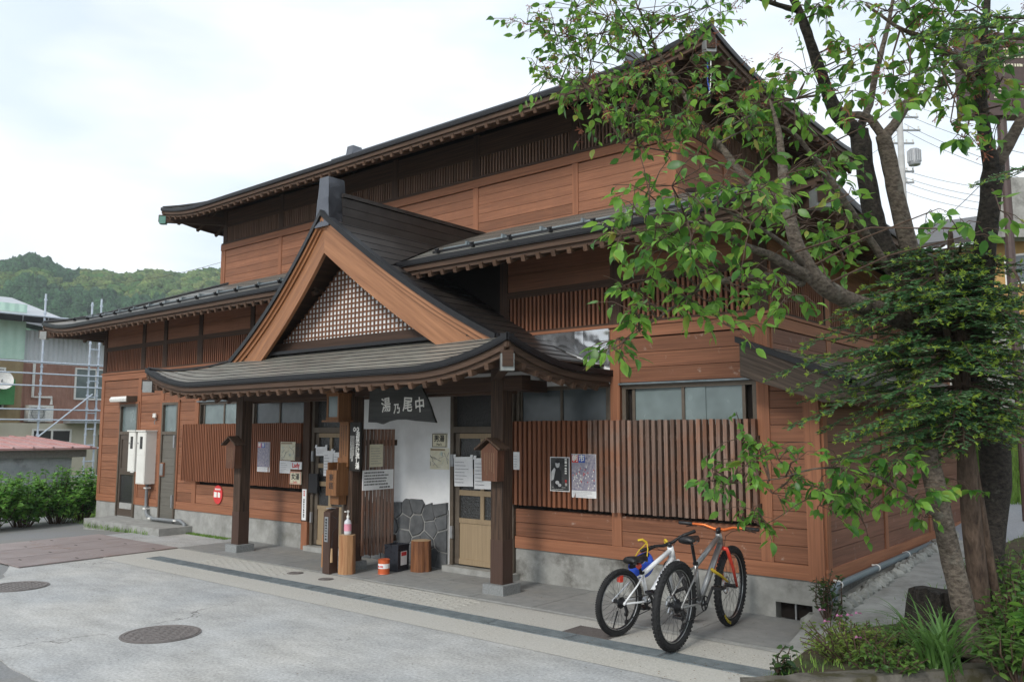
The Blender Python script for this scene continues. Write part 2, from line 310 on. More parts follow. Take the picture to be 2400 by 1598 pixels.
def worn_concrete():
    m, nt, b = base('worn_concrete'); l = nt.links.new; g = N(nt,'ShaderNodeNewGeometry')
    def nz(scale, det, rough=.6, vs=None):
        n = N(nt,'ShaderNodeTexNoise'); n.inputs['Scale'].default_value = scale; n.inputs['Detail'].default_value = det; n.inputs['Roughness'].default_value = rough
        if vs: v = N(nt,'ShaderNodeVectorMath',operation='MULTIPLY'); v.inputs[1].default_value = vs; l(g.outputs['Position'],v.inputs[0]); l(v.outputs[0],n.inputs['Vector'])
        else: l(g.outputs['Position'], n.inputs['Vector'])
        return n.outputs['Fac']
    def ramp(x, p0, c0, p1, c1):
        r = N(nt,'ShaderNodeValToRGB'); r.color_ramp.elements[0].position = p0; r.color_ramp.elements[1].position = p1; r.color_ramp.elements[0].color = rgba(c0); r.color_ramp.elements[1].color = rgba(c1); l(x, r.inputs[0]); return r.outputs[0]
    def mix(t, fac, a, bb):
        n = N(nt,'ShaderNodeMixRGB',blend_type=t); n.inputs[0].default_value = fac if not hasattr(fac,'links') else 1.0
        if hasattr(fac,'links'): l(fac, n.inputs[0])
        l(a, n.inputs[1]); l(bb, n.inputs[2]); return n.outputs[0]
    c = ramp(nz(.42,5,.62), .36, (0.395,0.405,0.41), .64, (0.475,0.465,0.44))
    c = mix('MULTIPLY', 1.0, c, ramp(nz(1.6,8,.7,(1,1.8,1)), .28, (0.72,0.72,0.715), .62, (1.08,1.08,1.08)))
    c = mix('MULTIPLY', 1.0, c, ramp(nz(38,6,.7), .28, (0.60,0.60,0.59), .62, (1.12,1.12,1.12)))
    vo = N(nt,'ShaderNodeTexVoronoi',feature='DISTANCE_TO_EDGE'); vo.inputs['Scale'].default_value = .33
    dn = N(nt,'ShaderNodeTexNoise'); dn.inputs['Scale'].default_value = 2.2; dn.inputs['Detail'].default_value = 6; l(g.outputs['Position'], dn.inputs['Vector'])
    ad = N(nt,'ShaderNodeVectorMath',operation='ADD'); l(g.outputs['Position'], ad.inputs[0]); l(dn.outputs['Color'], ad.inputs[1]); l(ad.outputs[0], vo.inputs['Vector'])
    cr = ramp(vo.outputs['Distance'], 0.0, (0.35,0.34,0.33), .0045, (1,1,1)); mk = ramp(nz(.5,2), .50, (0,0,0), .56, (1,1,1))
    c2 = mix('MULTIPLY', 1.0, c, cr); c = mix('MIX', mk, c, c2); l(c, b.inputs['Base Color']); b.inputs['Roughness'].default_value = .9; b.inputs['Specular IOR Level'].default_value = .25
    bp = N(nt,'ShaderNodeBump'); bp.inputs['Strength'].default_value = .6; bp.inputs['Distance'].default_value = .006; l(nz(30,8,.7), bp.inputs['Height']); l(bp.outputs[0], b.inputs['Normal']); return m
M_['concrete'] = worn_concrete()
kind(MB().quad((-640,-300,-.20),(300,-300,-.20),(300,640,-.20),(-640,640,-.20)).build('ground', M_['earth']), 'structure')
def asph_z(x, y): return -0.012 - 0.10 * smooth01((-12.0 - x) / 3.5)
grid_sheet('asphalt_road', M_['asphalt'], -26, 14, -30, 0.2, 60, 30, asph_z)
# concrete forecourt, a cast slab with a worn outer edge
edge = [(-12.3,-1.15),(-12.3,-2.6),(-9.3,-3.85),(-8.75,-4.1),(-8.6,-4.9),(-8.4,-5.52),(-4.4,-5.56),(-1.0,-5.55),(9,-5.55),(9,-2.2),(0.6,-2.2),(0.6,0.03),(-12.3,0.03)]
fine = []
for i in range(len(edge)):
    a = Vector(edge[i]).to_3d(); b = Vector(edge[(i+1) % len(edge)]).to_3d(); n = max(1, int((b-a).length / 0.18)) if 1 <= i <= 7 else 1
    for j in range(n):
        p = a.lerp(b, j / n)
        if 1 <= i <= 7 and j: p += Vector((R.uniform(-.03,.03), R.uniform(-.03,.03), 0))
        fine.append((p.x, p.y, 0.0))
mb = MB(); mb.poly([(x,y,0.0) for x,y,_ in fine])
for i in range(len(fine)):
    a = fine[i]; b = fine[(i+1) % len(fine)]; mb.quad((a[0],a[1],-.13),(b[0],b[1],-.13),b,a)
kind(mb.build('forecourt', M_['concrete']), 'structure')
mb = MB(); mb.quad((-9.75,-2.5,.003),(0.55,-2.55,.003),(0.55,0,.003),(-9.75,0,.003)); kind(mb.build('pavement', M_['slab_tan']), 'structure')
# porch floor of grey slabs, each its own piece
floor = MB().quad((-9.7,-1.22,.006),(0.24,-1.30,.006),(0.24,0,.006),(-9.7,0,.006)).build('porch_floor', M_['conc']); kind(floor, 'structure')
for i in range(11):
    for j in range(2):
        x0 = -9.66 + i*0.9; x1 = min(x0 + 0.892, 0.235)
        piece('floor_tile', M_['tile'], floor, x0, x1, -1.22 + j*0.6, -1.22 + j*0.6 + 0.592, 0.004, 0.014 + R.uniform(-.001,.001))
# ribbed strips of paving in front of the two doors
for xa in (-8.2, -5.05):
    rb = MB(); 
    for i in range(11):
        y = -1.80 + i*0.049
        for j in range(9):
            xs = xa + j*0.21 + (0.1 if i % 2 else 0)
            rb.box(xs, xs+.19, y, y+.036, .0, .005 + R.uniform(0,.002))
    o = rb.build('ribbed_paving', M_['slab_tan']); kind(o, 'structure')
# drain channel across the forecourt, ten lengths of grating
for i in range(10):
    x0 = -9.0 + i*0.946; x1 = x0 + 0.942; y0 = -2.08; y1 = -1.86; g = MB()
    g.box(x0, x1, y0, y0+.022, -.03, .012); g.box(x0, x1, y1-.022, y1, -.03, .012)
    t = thing('drain_grate', ((x0+x1)/2, (y0+y1)/2, 0), 'long galvanised steel drain grating set across the pale concrete forecourt', 'drain', 'lengths of the long drain grating')
    g.box(x0, x0+.012, y0+.022, y1-.022, -.03, .011); g.box(x1-.012, x1, y0+.022, y1-.022, -.03, .011)
    g.build('frame', M_['galv'], t)
    b = MB(); b.box(x0+.012, x1-.012, y0+.022, y1-.022, -.05, -.012); b.build('channel', M_['inside'], t)
    b = MB()
    for j in range(6): yy = y0+.035+j*.027; b.box(x0+.012, x1-.012, yy, yy+.009, -.02, .009)
    for j in range(38): xx = x0 + .02 + j*.0242; b.box(xx, xx+.006, y0+.022, y1-.022, -.02, .006)
    b.build('bars', M_['galv'], t)
# round manhole covers
def cover(x, y, r, label, group=None):
    t = thing('manhole_cover', (x, y, 0.004), label, 'manhole cover', group)
    m = MB(); m.lathe([(r+.022,.0),(r+.022,.006),(r+.005,.006),(r+.005,.001)], (x,y,0.002), 40); m.build('rim', M_['iron'], t)
    m = MB(); m.lathe([(r,.0),(r,.010),(r-.02,.010),(r-.022,.006),(0.001,.006)], (x,y,0.002), 40, caps=False); m.build('disc', M_['iron'], t)
    m = MB(); s = .055 if r > .2 else .04; k_ = int(r / s)
    for i in range(-k_, k_+1):
        for j in range(-k_, k_+1):
            if math.hypot(i*s, j*s) < r - .045:
                if (i + j) % 2: m.box(x+i*s-.021, x+i*s+.021, y+j*s-.006, y+j*s+.006, .006, .0115)
                else: m.box(x+i*s-.006, x+i*s+.006, y+j*s-.021, y+j*s+.021, .006, .0115)
    o = m.build('tread', M_['iron'], t); kind(o, 'stuff')
cover(-4.41, -4.27, .33, 'large round iron manhole cover in the middle of the forecourt')
cover(-8.02, -4.18, .33, 'round iron manhole cover beside the chipped edge of the forecourt')
cover(-6.23, -1.47, .085, 'small round iron lid in the paving, nearer the dark bollard')
cover(-5.55, -1.50, .075, 'small round iron lid in the paving, nearer the drain grating')
# checker plates over the culvert
for i in range(3):
    for j in range(2):
        x0 = -12.25 + i*0.93; y0 = -3.62 + j*1.2
        w = 0.908; h = 1.176; t = thing('checker_plate', (x0+w/2, y0+h/2, 0), 'rust-brown steel checker plate covering the culvert beside the concrete step', 'steel plate', 'checker plates over the culvert')
        def shp(x, y, y0=y0): return (x + (y + 3.7) * -0.10, y, 0)
        m = MB(); q = [(x0,y0),(x0+w,y0),(x0+w,y0+h),(x0,y0+h)]
        m.prism([(a + (b+3.7)*-.06, b, .006) for a, b in q], (0,0,.014)); m.build('plate', M_['rust'], t)
        m = MB()
        for a in range(18):
            for b in range(23):
                cx = x0 + .03 + a*.05; cy = y0 + .03 + b*.05; cx += (cy+3.7)*-.06; d_ = .014
                if (a+b) % 2: m.add([(cx-d_,cy-.004,.0205),(cx+d_,cy+.002,.0205),(cx+d_,cy+.006,.0225),(cx-d_,cy+.002,.0225)], [(0,1,2,3)])
                else: m.add([(cx-.004,cy-d_,.0205),(cx+.004,cy-d_,.0225),(cx+.004,cy+d_,.0225),(cx-.004,cy+d_,.0205)], [(0,1,2,3)])
        kind(m.build('tread', M_['rust'], t), 'stuff')
        m = MB()
        for a, b in ((.2,.25),(.68,.85)): cx = x0+a+(y0+b+3.7)*-.06; m.box(cx, cx+.09, y0+b, y0+b+.022, .019, .0215)
        m.build('lifting_slot', M_['inside'], t)
# curb stub beside the plates, square grate by the bicycles
tag(MB().prism([(-9.9,-4.15,-.13),(-9.35,-3.95,-.13),(-9.05,-4.1,-.13),(-9.2,-4.3,-.13),(-9.8,-4.45,-.13)], (0,0,.16)).build('kerb_block', M_['conc']), 'broken concrete kerb end beside the steel plates', 'kerb')
t = thing('square_grate', (-1.36,-1.70,0), 'square rusty iron mesh grate in the paving under the white bicycle', 'drain')
m = MB(); m.box(-1.6,-1.12,-1.86,-1.56,.003,.006); m.build('pit', M_['inside'], t)
m = MB()
for i in range(19): x = -1.6 + i*.0262; m.box(x, x+.011, -1.86, -1.56, .004, .014)
for i in range(12): y = -1.86 + i*.0262; m.box(-1.6, -1.12, y, y+.011, .004, .012)
m.build('mesh', M_['iron'], t)

# ------------------------------------------------------------------ the bathhouse
bath = thing('bathhouse', (-7.5, 4, 0), 'large two-storey brown timber bathhouse with gabled entrance porch and dark metal roofs', 'building')
XL, XR = -15.25, -0.31
M_['conc_stain'] = surf('stained_foundation', (0.22,0.22,0.205), (0.36,0.36,0.34), 6.0, (1,1,1), 0.85, 0.2, 0.04, blotch=(0.075,0.07,0.06), bscale=1.3, bw=(0.50,0.66), spec=0.25)
# inner walls the boards are fixed to
MB().box(XL+.05, XR-.05, .07, 7.95, -.2, 4.35).build('wall', M_['inside'], bath)
MB().box(-13.65, -2.33, 1.88, 6.13, 4.6, 6.75).build('wall', M_['inside'], bath)
fnd = MB(); fnd.box(XL-.01, -8.0, -.02, .3, -.35, .41); fnd.box(XL-.01, XL+.2, .3, 8, -.3, .41); fnd.build('foundation', M_['conc'], bath)
fnd = MB(); fnd.box(-3.66, -.30, -.02, .3, -.2, .41); fnd.box(.07, .20, -.02, .3, -.2, .41); fnd.box(-.30,.07,-.02,.3,.165,.41); fnd.box(.19, .2, .3, 8, -.2, .38)
fnd.build('foundation', M_['conc_stain'], bath)
m = MB(); m.box(-.30,.07,.12,.14,-.02,.165); m.build('vent_recess', M_['inside'], bath); piece('vent_bar', M_['grey'], bath, -.12,-.105,.02,.035,0,.165)
step = MB(); step.box(-14.35,-11.35,-.66,-.02,-.2,.13); tag(step.build('concrete_step', M_['conc']), 'low concrete step below the two left doors', 'step')

def boards(x0, x1, z0, z1, pitch, plane, openings=(), mat='board', axis='x', parent=bath, proud=0.022, bottom_adj=0.0):
    """horizontal boards, each its own piece; plane is the wall face, axis the direction they run"""
    nrow = max(1, round((z1 - z0) / pitch)); p = (z1 - z0) / nrow
    for r in range(nrow):
        za, zb = z0 + r*p, z0 + (r+1)*p - .006
        iv = [(x0, x1)]
        for (a, b, c, d) in openings:
            if min(zb, d) - max(za, c) > 0.35 * p:
                iv = [s for (u, v) in iv for s in ((u, min(v, a)), (max(u, b), v)) if s[1] - s[0] > 0.02]
        for u, v in iv:
            e = R.uniform(-.0025, .0025)
            if axis == 'x': piece('board', M_[mat], parent, u, v, plane - proud - e, plane + .05, za, zb)
            else: piece('board', M_[mat], parent, plane - .05, plane + proud + e, u, v, za, zb)
def lattice(x0, x1, z0, z1, plane, pitch, sw, mat, axis='x', frame='dark_h', name='lattice_panel'):
    s = 1 if axis == 'x' else -1
    def bx(m, a, b, d0, d1, c, e):
        if axis == 'x': m.box(a, b, plane + d0, plane + d1, c, e)
        else: m.box(plane - d1, plane - d0, a, b, c, e)
    f = MB(); bx(f, x0, x1, -.03, .05, z0, z0+.028); bx(f, x0, x1, -.03, .05, z1-.028, z1); bx(f, x0, x0+.025, -.028, .05, z0+.028, z1-.028); bx(f, x1-.025, x1, -.028, .05, z0+.028, z1-.028)
    fo = f.build(name, M_[frame], bath)
    n = int((x1 - x0 - .05) / pitch); p = (x1 - x0 - .05) / n
    for i in range(n):
        a = x0 + .025 + (i + .5) * p - sw/2
        if axis == 'x': piece('slat', M_[mat], fo, a, a+sw, plane-.02, plane+.02, z0+.026, z1-.026)
        else: piece('slat', M_[mat], fo, plane-.02, plane+.02, a, a+sw, z0+.026, z1-.026)
# --- front wall, lower zone
OPEN = [(-14.36,-13.56,-1,2.46),(-12.62,-11.98,-1,2.46),(-11.33,-7.72,.95,3.2),(-9.6,-2.2,2.42,3.2),(-3.80,-2.14,.95,3.2),(-2.08,-.42,.95,2.42)]
segs = [-15.12,-13.615,-12.705,-11.405,-8.0]
seg_pairs = [(-15.14,-13.615),(-13.485,-12.705),(-12.575,-11.405),(-11.275,-7.98),(-3.66,-2.215),(-2.085,-.425),(-.295,.055)]
for a, b in seg_pairs:
    top = 2.93 if b < -.3 else 2.44
    boards(a, b, .555, top, .170, 0.0, OPEN, mat='board_old' if a > -3.7 else 'board')
for a, b in ((XL,-14.40),(-13.54,-12.66),(-11.96,-7.98),(-3.66,.20)): piece('sill_beam', M_['trimh'], bath, a, b, -.040, .05, .405, .55)
for a, b in ((XL,-9.6),(-2.14,XR)): piece('belt_beam', M_['trimh'], bath, a, b, -.042, .05, 2.94, 3.065)
piece('lattice_sill', M_['trimh'], bath, XL, XR, -.062, .05, 3.068, 3.102)
for x, z1 in ((-15.19,2.94),(-13.55,2.94),(-12.64,2.94),(-11.34,2.94),(-2.15,2.94),(-.36,2.94)):
    piece('wall_post', M_['trimv'], bath, x-.065, x+.065, -.036, .05, .552, z1 if x != -2.15 else 3.06)
piece('corner_post', M_['trimv'], bath, .055, .212, -.045, .06, -.0+.40, 2.42); 
for x in (-15.19,-13.5,-12.63,-11.33,-9.63,-7.9,-3.86,-2.14,-.36): piece('wall_post', M_['dark_v'], bath, x-.062, x+.062, -.030, .05, 3.104, 4.2)
LP = [-15.19,-13.5,-12.63,-11.33,-9.63,-7.9]
for a, b in list(zip(LP[:-1], LP[1:])) + [(-3.86,-2.14),(-2.14,-.36)]:
    right = a > -5
    lattice(a+.064, b-.064, 3.105, 3.60, .0, .064 if right else .068, .030 if right else .027, 'lat')
    piece('lattice_head', M_['dark_h'], bath, a+.062, b-.062, -.028, .05, 3.603, 3.66)
    boards(a+.062, b-.062, 3.664, 4.12, .23, .012, mat='board')
# --- right side wall of the lower storey (above the lean-to)
for y0, y1 in ((.09,1.72),(1.88,3.6),(3.76,5.6),(5.76,7.9)):
    boards(y0, y1, 2.62, 2.94, .165, XR, mat='board_side', axis='y', proud=.022)
    lattice(y0, y1, 3.105, 3.60, XR+.0, .064, .028, 'lat', axis='y')
    boards(y0, y1, 3.664, 4.12, .23, XR-.012, mat='board', axis='y')
for y in (1.8, 3.68, 5.68, 7.95): piece('wall_post', M_['trimv'], bath, XR-.05, XR+.03, y-.078, y+.078, 2.5, 4.2)
piece('wall_post', M_['trimv'], bath, XR-.051, XR+.03, .052, .09, 2.5, 4.2)
piece('belt_beam', M_['trimh'], bath, XR-.05, XR+.042, -.041, 8, 2.942, 3.064); piece('lattice_sill', M_['trimh'], bath, XR-.05, XR+.062, -.061, 8, 3.069, 3.101)
piece('lattice_head', M_['dark_h'], bath, XR-.05, XR+.027, .052, 8, 3.603, 3.66)
# left and back walls
for a, b in ((0.05, 7.95),): boards(a, b, .41, 4.12, .172, XL+.0, mat='board', axis='y', proud=-.045)
# --- upper storey
UY, UX0, UX1 = 1.82, -13.68, -2.28
UP_POSTS = [-13.63,-11.5,-9.75,-8.0,-6.0,-3.97,-2.33]
for a, b in zip(UP_POSTS[:-1], UP_POSTS[1:]):
    boards(a+.05, b-.05, 5.00, 5.905, .156, UY)
    lattice(a+.064, b-.064, 6.075, 6.46, UY, .062, .026, 'lat_dark')
    piece('wall_panel', M_['dark_h'], bath, a+.062, b-.062, UY-.012, UY+.05, 6.462, 6.8)
for x in UP_POSTS:
    w = .085 if x == UP_POSTS[-1] else .052
    piece('wall_post', M_['trimv'], bath, x-w, x+w, UY-.036, UY+.05, 4.95, 5.91); piece('wall_post', M_['dark_v'], bath, x-.062, x+.062, UY-.03, UY+.05, 6.076, 6.82)
piece('belt_beam', M_['trimh'], bath, UX0-.06, UX1+.06, UY-.052, UY+.05, 5.912, 6.045); piece('lattice_sill', M_['dark_h'], bath, UX0-.03, UX1+.03, UY-.062, UY+.05, 6.047, 6.074)
piece('corner_post', M_['trimv'], bath, UX0-.055, UX0+.02, UY-.04, UY+.12, 4.9, 5.911)
SP = [1.87, 3.32, 4.7, 6.13]
for a, b in zip(SP[:-1], SP[1:]):
    boards(a+.05, b-.05, 5.0, 5.905, .156, UX1, axis='y'); lattice(a+.064, b-.064, 6.075, 6.46, UX1, .062, .026, 'lat_dark', axis='y')
    piece('wall_panel', M_['dark_h'], bath, UX1-.05, UX1+.012, a+.062, b-.062, 6.462, 6.8)
for y in SP: piece('wall_post', M_['trimv'], bath, UX1-.05, UX1+.037, y-.052, y+.052, 4.95, 5.91); piece('wall_post', M_['dark_v'], bath, UX1-.05, UX1+.031, y-.062, y+.062, 6.076, 6.82)
piece('belt_beam', M_['trimh'], bath, UX1-.05, UX1+.053, UY-.05, 6.2, 5.913, 6.044); piece('lattice_sill', M_['dark_h'], bath, UX1-.05, UX1+.063, UY-.06, 6.2, 6.048, 6.073)

# --- windows, front
def window(x0, x1, z0, z1, panes, glass, head=True):
    w = MB(); w.box(x0, x1, -.012, .05, z1-.045, z1); w.box(x0, x1, -.012, .05, z0, z0+.045); w.box(x0, x0+.05, -.011, .05, z0+.045, z1-.045); w.box(x1-.05, x1, -.011, .05, z0+.045, z1-.045)
    wo_ = w.build('window', M_['bronze'], bath); n = len(panes)
    for i, (a, b) in enumerate(panes):
        off = .004 if i % 2 else .018
        piece('pane', M_[glass], wo_, a, b, off+.012, off+.02, 1.93, z1-.045); piece('slat_gap_shade', M_['inside'], wo_, a, b, off+.012, off+.02, z0+.045, 1.93)  # lower glass replaced by an added dark sheet, painted shade for the slat gaps
        piece('sash_stile', M_['bronze'], wo_, a-.018, a+.018, off-.004, off+.03, z0+.045, z1-.045)
        piece('sash_stile', M_['bronze'], wo_, b-.018, b+.018, off-.006, off+.028, z0+.045, z1-.045)
    if head: piece('head_flashing', M_['galv'], wo_, x0-.02, x1+.03, -.062, .05, z1+.002, z1+.022)
    return wo_
window(-11.30,-9.62, .96, 2.40, [(-11.16,-10.47),(-10.47,-9.70)], 'frost')
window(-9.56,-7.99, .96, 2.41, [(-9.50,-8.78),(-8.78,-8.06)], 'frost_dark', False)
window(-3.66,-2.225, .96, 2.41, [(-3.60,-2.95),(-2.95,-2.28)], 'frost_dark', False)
window(-2.07,-.43, .96, 2.39, [(-1.93,-1.29),(-1.29,-.58)], 'frost')
piece('pane', M_['frost'], bath, -1.24,-1.02,.006,.010,1.05,2.34)
# --- slatted screens over the windows
def screen(x0, x1, z0, z1, pitch, sw, matf, y=-.085):
    f = MB()
    for z in (z0+.16, (z0+z1)/2, z1-.2): f.box(x0, x1, y+.012, y+.05, z-.03, z+.03)
    for x in (x0+.05, (x0+x1)/2, x1-.05): f.box(x-.03, x+.03, y+.05, -.02, z0+.1, z0+.2); f.box(x-.03, x+.03, y+.05, -.02, z1-.26, z1-.16)
    fo = f.build('slat_screen', M_['dark_h'], bath); n = int(round((x1-x0)/pitch))
    for i in range(n):
        a = x0 + (i+.5)*(x1-x0)/n - sw/2
        e = R.uniform(-.004,.004)
        piece('slat', M_[matf(a)], fo, a, a+sw, y-.030+e*.5, y+.026, z0+e, z1+e)
screen(-11.70,-9.82, .955, 1.995, .057, .027, lambda a: 'slat'); screen(-9.82,-8.02, .955, 1.995, .057, .027, lambda a: 'slat')
screen(-3.70,-2.50, .945, 1.985, .077, .042, lambda a: 'slat'); screen(-2.50,-.40, .935, 1.985, .079, .045, lambda a: 'slat_grey')
# --- white plaster and stone facing at the entrance
pl = MB(); pl.box(-9.56,-7.99,-.03,.06,2.415,3.06); pl.box(-7.75,-6.92,-.03,.06,2.46,3.06); pl.box(-6.92,-4.80,-.03,.06,0,3.06); pl.box(-4.80,-3.66,-.03,.06,2.46,3.06); pl.box(-3.66,-2.217,-.03,.06,2.415,3.06)
pl.build('plaster', M_['plaster'], bath)
piece('jamb_post', M_['dark_v'], bath, -7.99,-7.83,-.10,.05,.45,2.9); piece('jamb_post', M_['trimv'], bath, -7.985,-7.835,-.098,.05,.014,.45)
# crazy-paved stones: Voronoi cells clipped by half planes
def voronoi(x0, x1, z0, z1, pts):
    out = []
    for i, p in enumerate(pts):
        poly = [(x0,z0),(x1,z0),(x1,z1),(x0,z1)]
        for j, q in enumerate(pts):
            if i == j or not poly: continue
            mx_, mz_ = (p[0]+q[0])/2, (p[1]+q[1])/2; dx, dz = q[0]-p[0], q[1]-p[1]; new = []
            for k_ in range(len(poly)):
                a, b = poly[k_], poly[(k_+1) % len(poly)]
                da = (a[0]-mx_)*dx + (a[1]-mz_)*dz; db = (b[0]-mx_)*dx + (b[1]-mz_)*dz
                if da <= 0: new.append(a)
                if da * db < 0: t_ = da / (da - db); new.append((a[0]+(b[0]-a[0])*t_, a[1]+(b[1]-a[1])*t_))
            poly = new
        out.append(poly)
    return out
sx0, sx1 = -6.9, -4.82
pts = []
for r in range(5):
    for c in range(9): pts.append((sx0 + (c + .5 + R.uniform(-.38,.38))*(sx1-sx0)/9, .02 + (r + .5 + R.uniform(-.38,.38))*.215))
cells = voronoi(sx0, sx1, .014, 1.12, pts)
facing = MB().box(sx0, sx1, -.045, -.028, .0, .80).build('stone_facing', M_['mortar'], bath)
for p, c in zip(pts, cells):
    if len(c) < 3 or p[1] > .90: continue
    cx = sum(a for a, b in c)/len(c); cz = sum(b for a, b in c)/len(c)
    g = .011; sh = [(cx+(a-cx)*(1-g/max(.02, math.hypot(a-cx,b-cz))), cz+(b-cz)*(1-g/max(.02, math.hypot(a-cx,b-cz)))) for a, b in c]
    if p[1] > .66:
        hh = .93 + R.uniform(-.07,.12); sl = R.uniform(-.9,.9); sh = [(a, min(b, hh + sl*(a-cx))) for a, b in sh]
    d_ = R.uniform(.018,.040)
    m = MB(); m.prism([(a, -.036, b) for a, b in sh], (0, -d_, 0)); n_ = len(sh)
    m.v[n_:] = [(cx+(x_-cx)*.95, y_+R.uniform(-.004,.004), cz+(z_-cz)*.95) for x_, y_, z_ in m.v[n_:]]
    m.build('stone', M_['stone'], facing)
# --- doors
def glass_door(x0, x1, z0, zt, ztop, name, label, flip=False):
    d = MB(); y0, y1 = -.06, .05
    d.box(x0, x0+.06, y0, y1, z0, ztop); d.box(x1-.06, x1, y0, y1, z0, ztop); d.box(x0+.06, x1-.06, y0, y1, ztop-.06, ztop); d.box(x0+.06, x1-.06, y0, y1, zt, zt+.08)
    do = d.build(name, M_['bronze'], bath)
    do['label'] = label
    piece('transom_pane', M_['pebble'], do, x0+.06, x1-.06, .012, .02, zt+.08, ztop-.06)
    a, b = x0+.075, x1-.075; st = .075; mid = (a+b)/2
    for u, v in ((a, a+st), (b-st, b)): piece('stile', M_['bronze'], do, u, v, -.03, .015, z0+.02, zt-.01)
    piece('muntin', M_['tan'], do, mid-.03, mid+.03, -.029, .014, z0+.62, zt-.08)
    for z, h in ((zt-.075,.065),(z0+1.20,.07),(z0+.92,.07),(z0+.56,.06),(z0+.02,.07)): piece('rail', M_['tan'], do, a+st, b-st, -.031, .016, z, z+h)
    piece('kick_panel', M_['tan'], do, a+st, b-st, -.018, .01, z0+.09, z0+.56)
    for u, v in ((a+st, mid-.03),(mid+.03, b-st)):
        for c, e in ((z0+.62,z0+.92),(z0+.99,z0+1.20),(z0+1.27,zt-.075)): piece('pane', M_['pebble'], do, u, v, -.006, 0, c, e)
    for z in (z0+.35, z0+1.3): piece('hinge', M_['grey'], do, x0+.03, x0+.07, -.085, -.055, z, z+.16)
    piece('handle', M_['grey'], do, b-.14, b-.02, -.055, -.03, z0+.85, z0+1.02)
    return do
glass_door(-4.78,-3.67, .09, 1.84, 2.45, 'door', 'bronze glass entrance door of the men\'s bath')
glass_door(-7.82,-6.93, .09, 1.84, 2.45, 'door', 'bronze glass entrance door of the women\'s bath')
piece('door_sill', M_['conc'], bath, -4.82,-3.6,-.16,.05,.0,.088); piece('door_sill', M_['conc'], bath, -7.84,-6.9,-.16,.05,.0,.088)
def service_door(x0, x1, glazed):
    d = MB(); d.box(x0, x0+.045, -.05, .05, .14, 2.42); d.box(x1-.045, x1, -.05, .05, .14, 2.42); d.box(x0+.045, x1-.045, -.05, .05, 2.375, 2.42); d.box(x0+.045, x1-.045, -.05, .05, 1.80, 1.86)
    do = d.build('door', M_['bronze'], bath); a, b = x0+.05, x1-.05
    piece('transom_pane', M_['frost'], do, a, b, .0, .008, 1.86, 2.375)
    if glazed:
        for z, h in ((.15,.14),(.98,.13),(1.70,.10)): piece('rail', M_['doorbrown'], do, a, b, -.03, .01, z, z+h)
        for u, v in ((a, a+.06),(b-.06, b)): piece('stile', M_['doorbrown'], do, u, v, -.029, .011, .15, 1.80)
        piece('panel', M_['pebble'], do, a+.06, b-.06, -.008, 0, .29, .98); piece('panel', M_['doorbrown'], do, a+.06, b-.06, -.012, 0, 1.11, 1.70)
        piece('lock_plate', M_['white'], do, b-.14, b-.01, -.045, -.028, 1.03, 1.26)
    else:
        for i in range(11): piece('panel', M_['doorgrey'], do, a, b, -.024-.002*(i % 2), .0, .15+i*.15, .15+i*.15+.147)
        piece('lock_plate', M_['trimv'], do, a+.01, a+.12, -.06, -.026, 1.0, 1.26); piece('lock_box', M_['grey'], do, a+.012, a+.118, -.075, -.061, 1.02, 1.24)
        for z in (.42, 1.55): piece('hinge', M_['grey'], do, b-.03, b+.02, -.075, -.03, z, z+.24)
    fr = MB(); fr.box(x0-.05, x0, -.045, .05, .41, 2.46); fr.box(x1, x1+.05, -.045, .05, .41, 2.46); fr.box(x0-.05, x1+.05, -.046, .05, 2.421, 2.462); fr.build('architrave', M_['trimv'], do)
service_door(-14.34,-13.58, True); service_door(-12.60,-12.0, False)

# ------------------------------------------------------------------ roofs
def lift_f(s, Lw, L_, Rr): return L_ * max(0.0, 1 - min(s, Lw - s) / Rr) ** 2
class Face:
    """one roof slope: eave from A along a, rising inward along n"""
    def __init__(f, A, a, n, Lw, prof, L_, Rr, E): f.A = Vector(A); f.a = Vector(a); f.n = Vector(n); f.Lw = Lw; f.prof = prof; f.L = L_; f.R = Rr; f.E = E
    def z(f, s, e): return f.prof(e) + lift_f(s, f.Lw, f.L, f.R) * max(0.0, 1 - e / f.E)
    def P(f, s, e, dz=0.0):
        p = f.A + f.a * s + f.n * e; return Vector((p.x, p.y, f.z(s, e) + dz))
def samples(s0, s1, Lw, Rr):
    n = max(2, int((s1 - s0) / 0.35)); xs = [s0 + (s1 - s0) * i / n for i in range(n + 1)]
    return xs
def courses(face, parent, mat, e0, e1, step, spans, lip=.0115):
    """each metal course is one piece: spans(e) gives the stretches of it along the eave"""
    n = max(1, round((e1 - e0) / step)); st = (e1 - e0) / n
    for k_ in range(n):
        ea, eb = e0 + k_*st, e0 + (k_+1)*st + .012
        for (lo_a, hi_a), (lo_b, hi_b) in zip(spans(ea), spans(min(eb, e1))):
            if hi_a - lo_a < .05: continue
            m = MB(); na = max(3, int((hi_a - lo_a) / 0.22)); Lr = []; Ur = []
            for i in range(na + 1):
                t_ = i / na; sa = lo_a + (hi_a - lo_a)*t_; sb = lo_b + (hi_b - lo_b)*t_
                wob = 0.0018 * math.sin(sa * 5.1 + k_ * 2.3)
                Lr.append(face.P(sa, ea, lip + wob)); Ur.append(face.P(sb, eb if eb <= e1 else e1, .001))
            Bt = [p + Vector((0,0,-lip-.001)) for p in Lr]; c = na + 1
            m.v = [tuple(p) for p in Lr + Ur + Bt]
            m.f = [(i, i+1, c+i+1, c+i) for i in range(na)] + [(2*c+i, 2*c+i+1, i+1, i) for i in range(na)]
            m.m = [0] * na + [1] * na  # lip faces take the black slot: the shadow under each seam, as colour
            m.build('roof_course', [M_[mat], M_['edge']], parent)
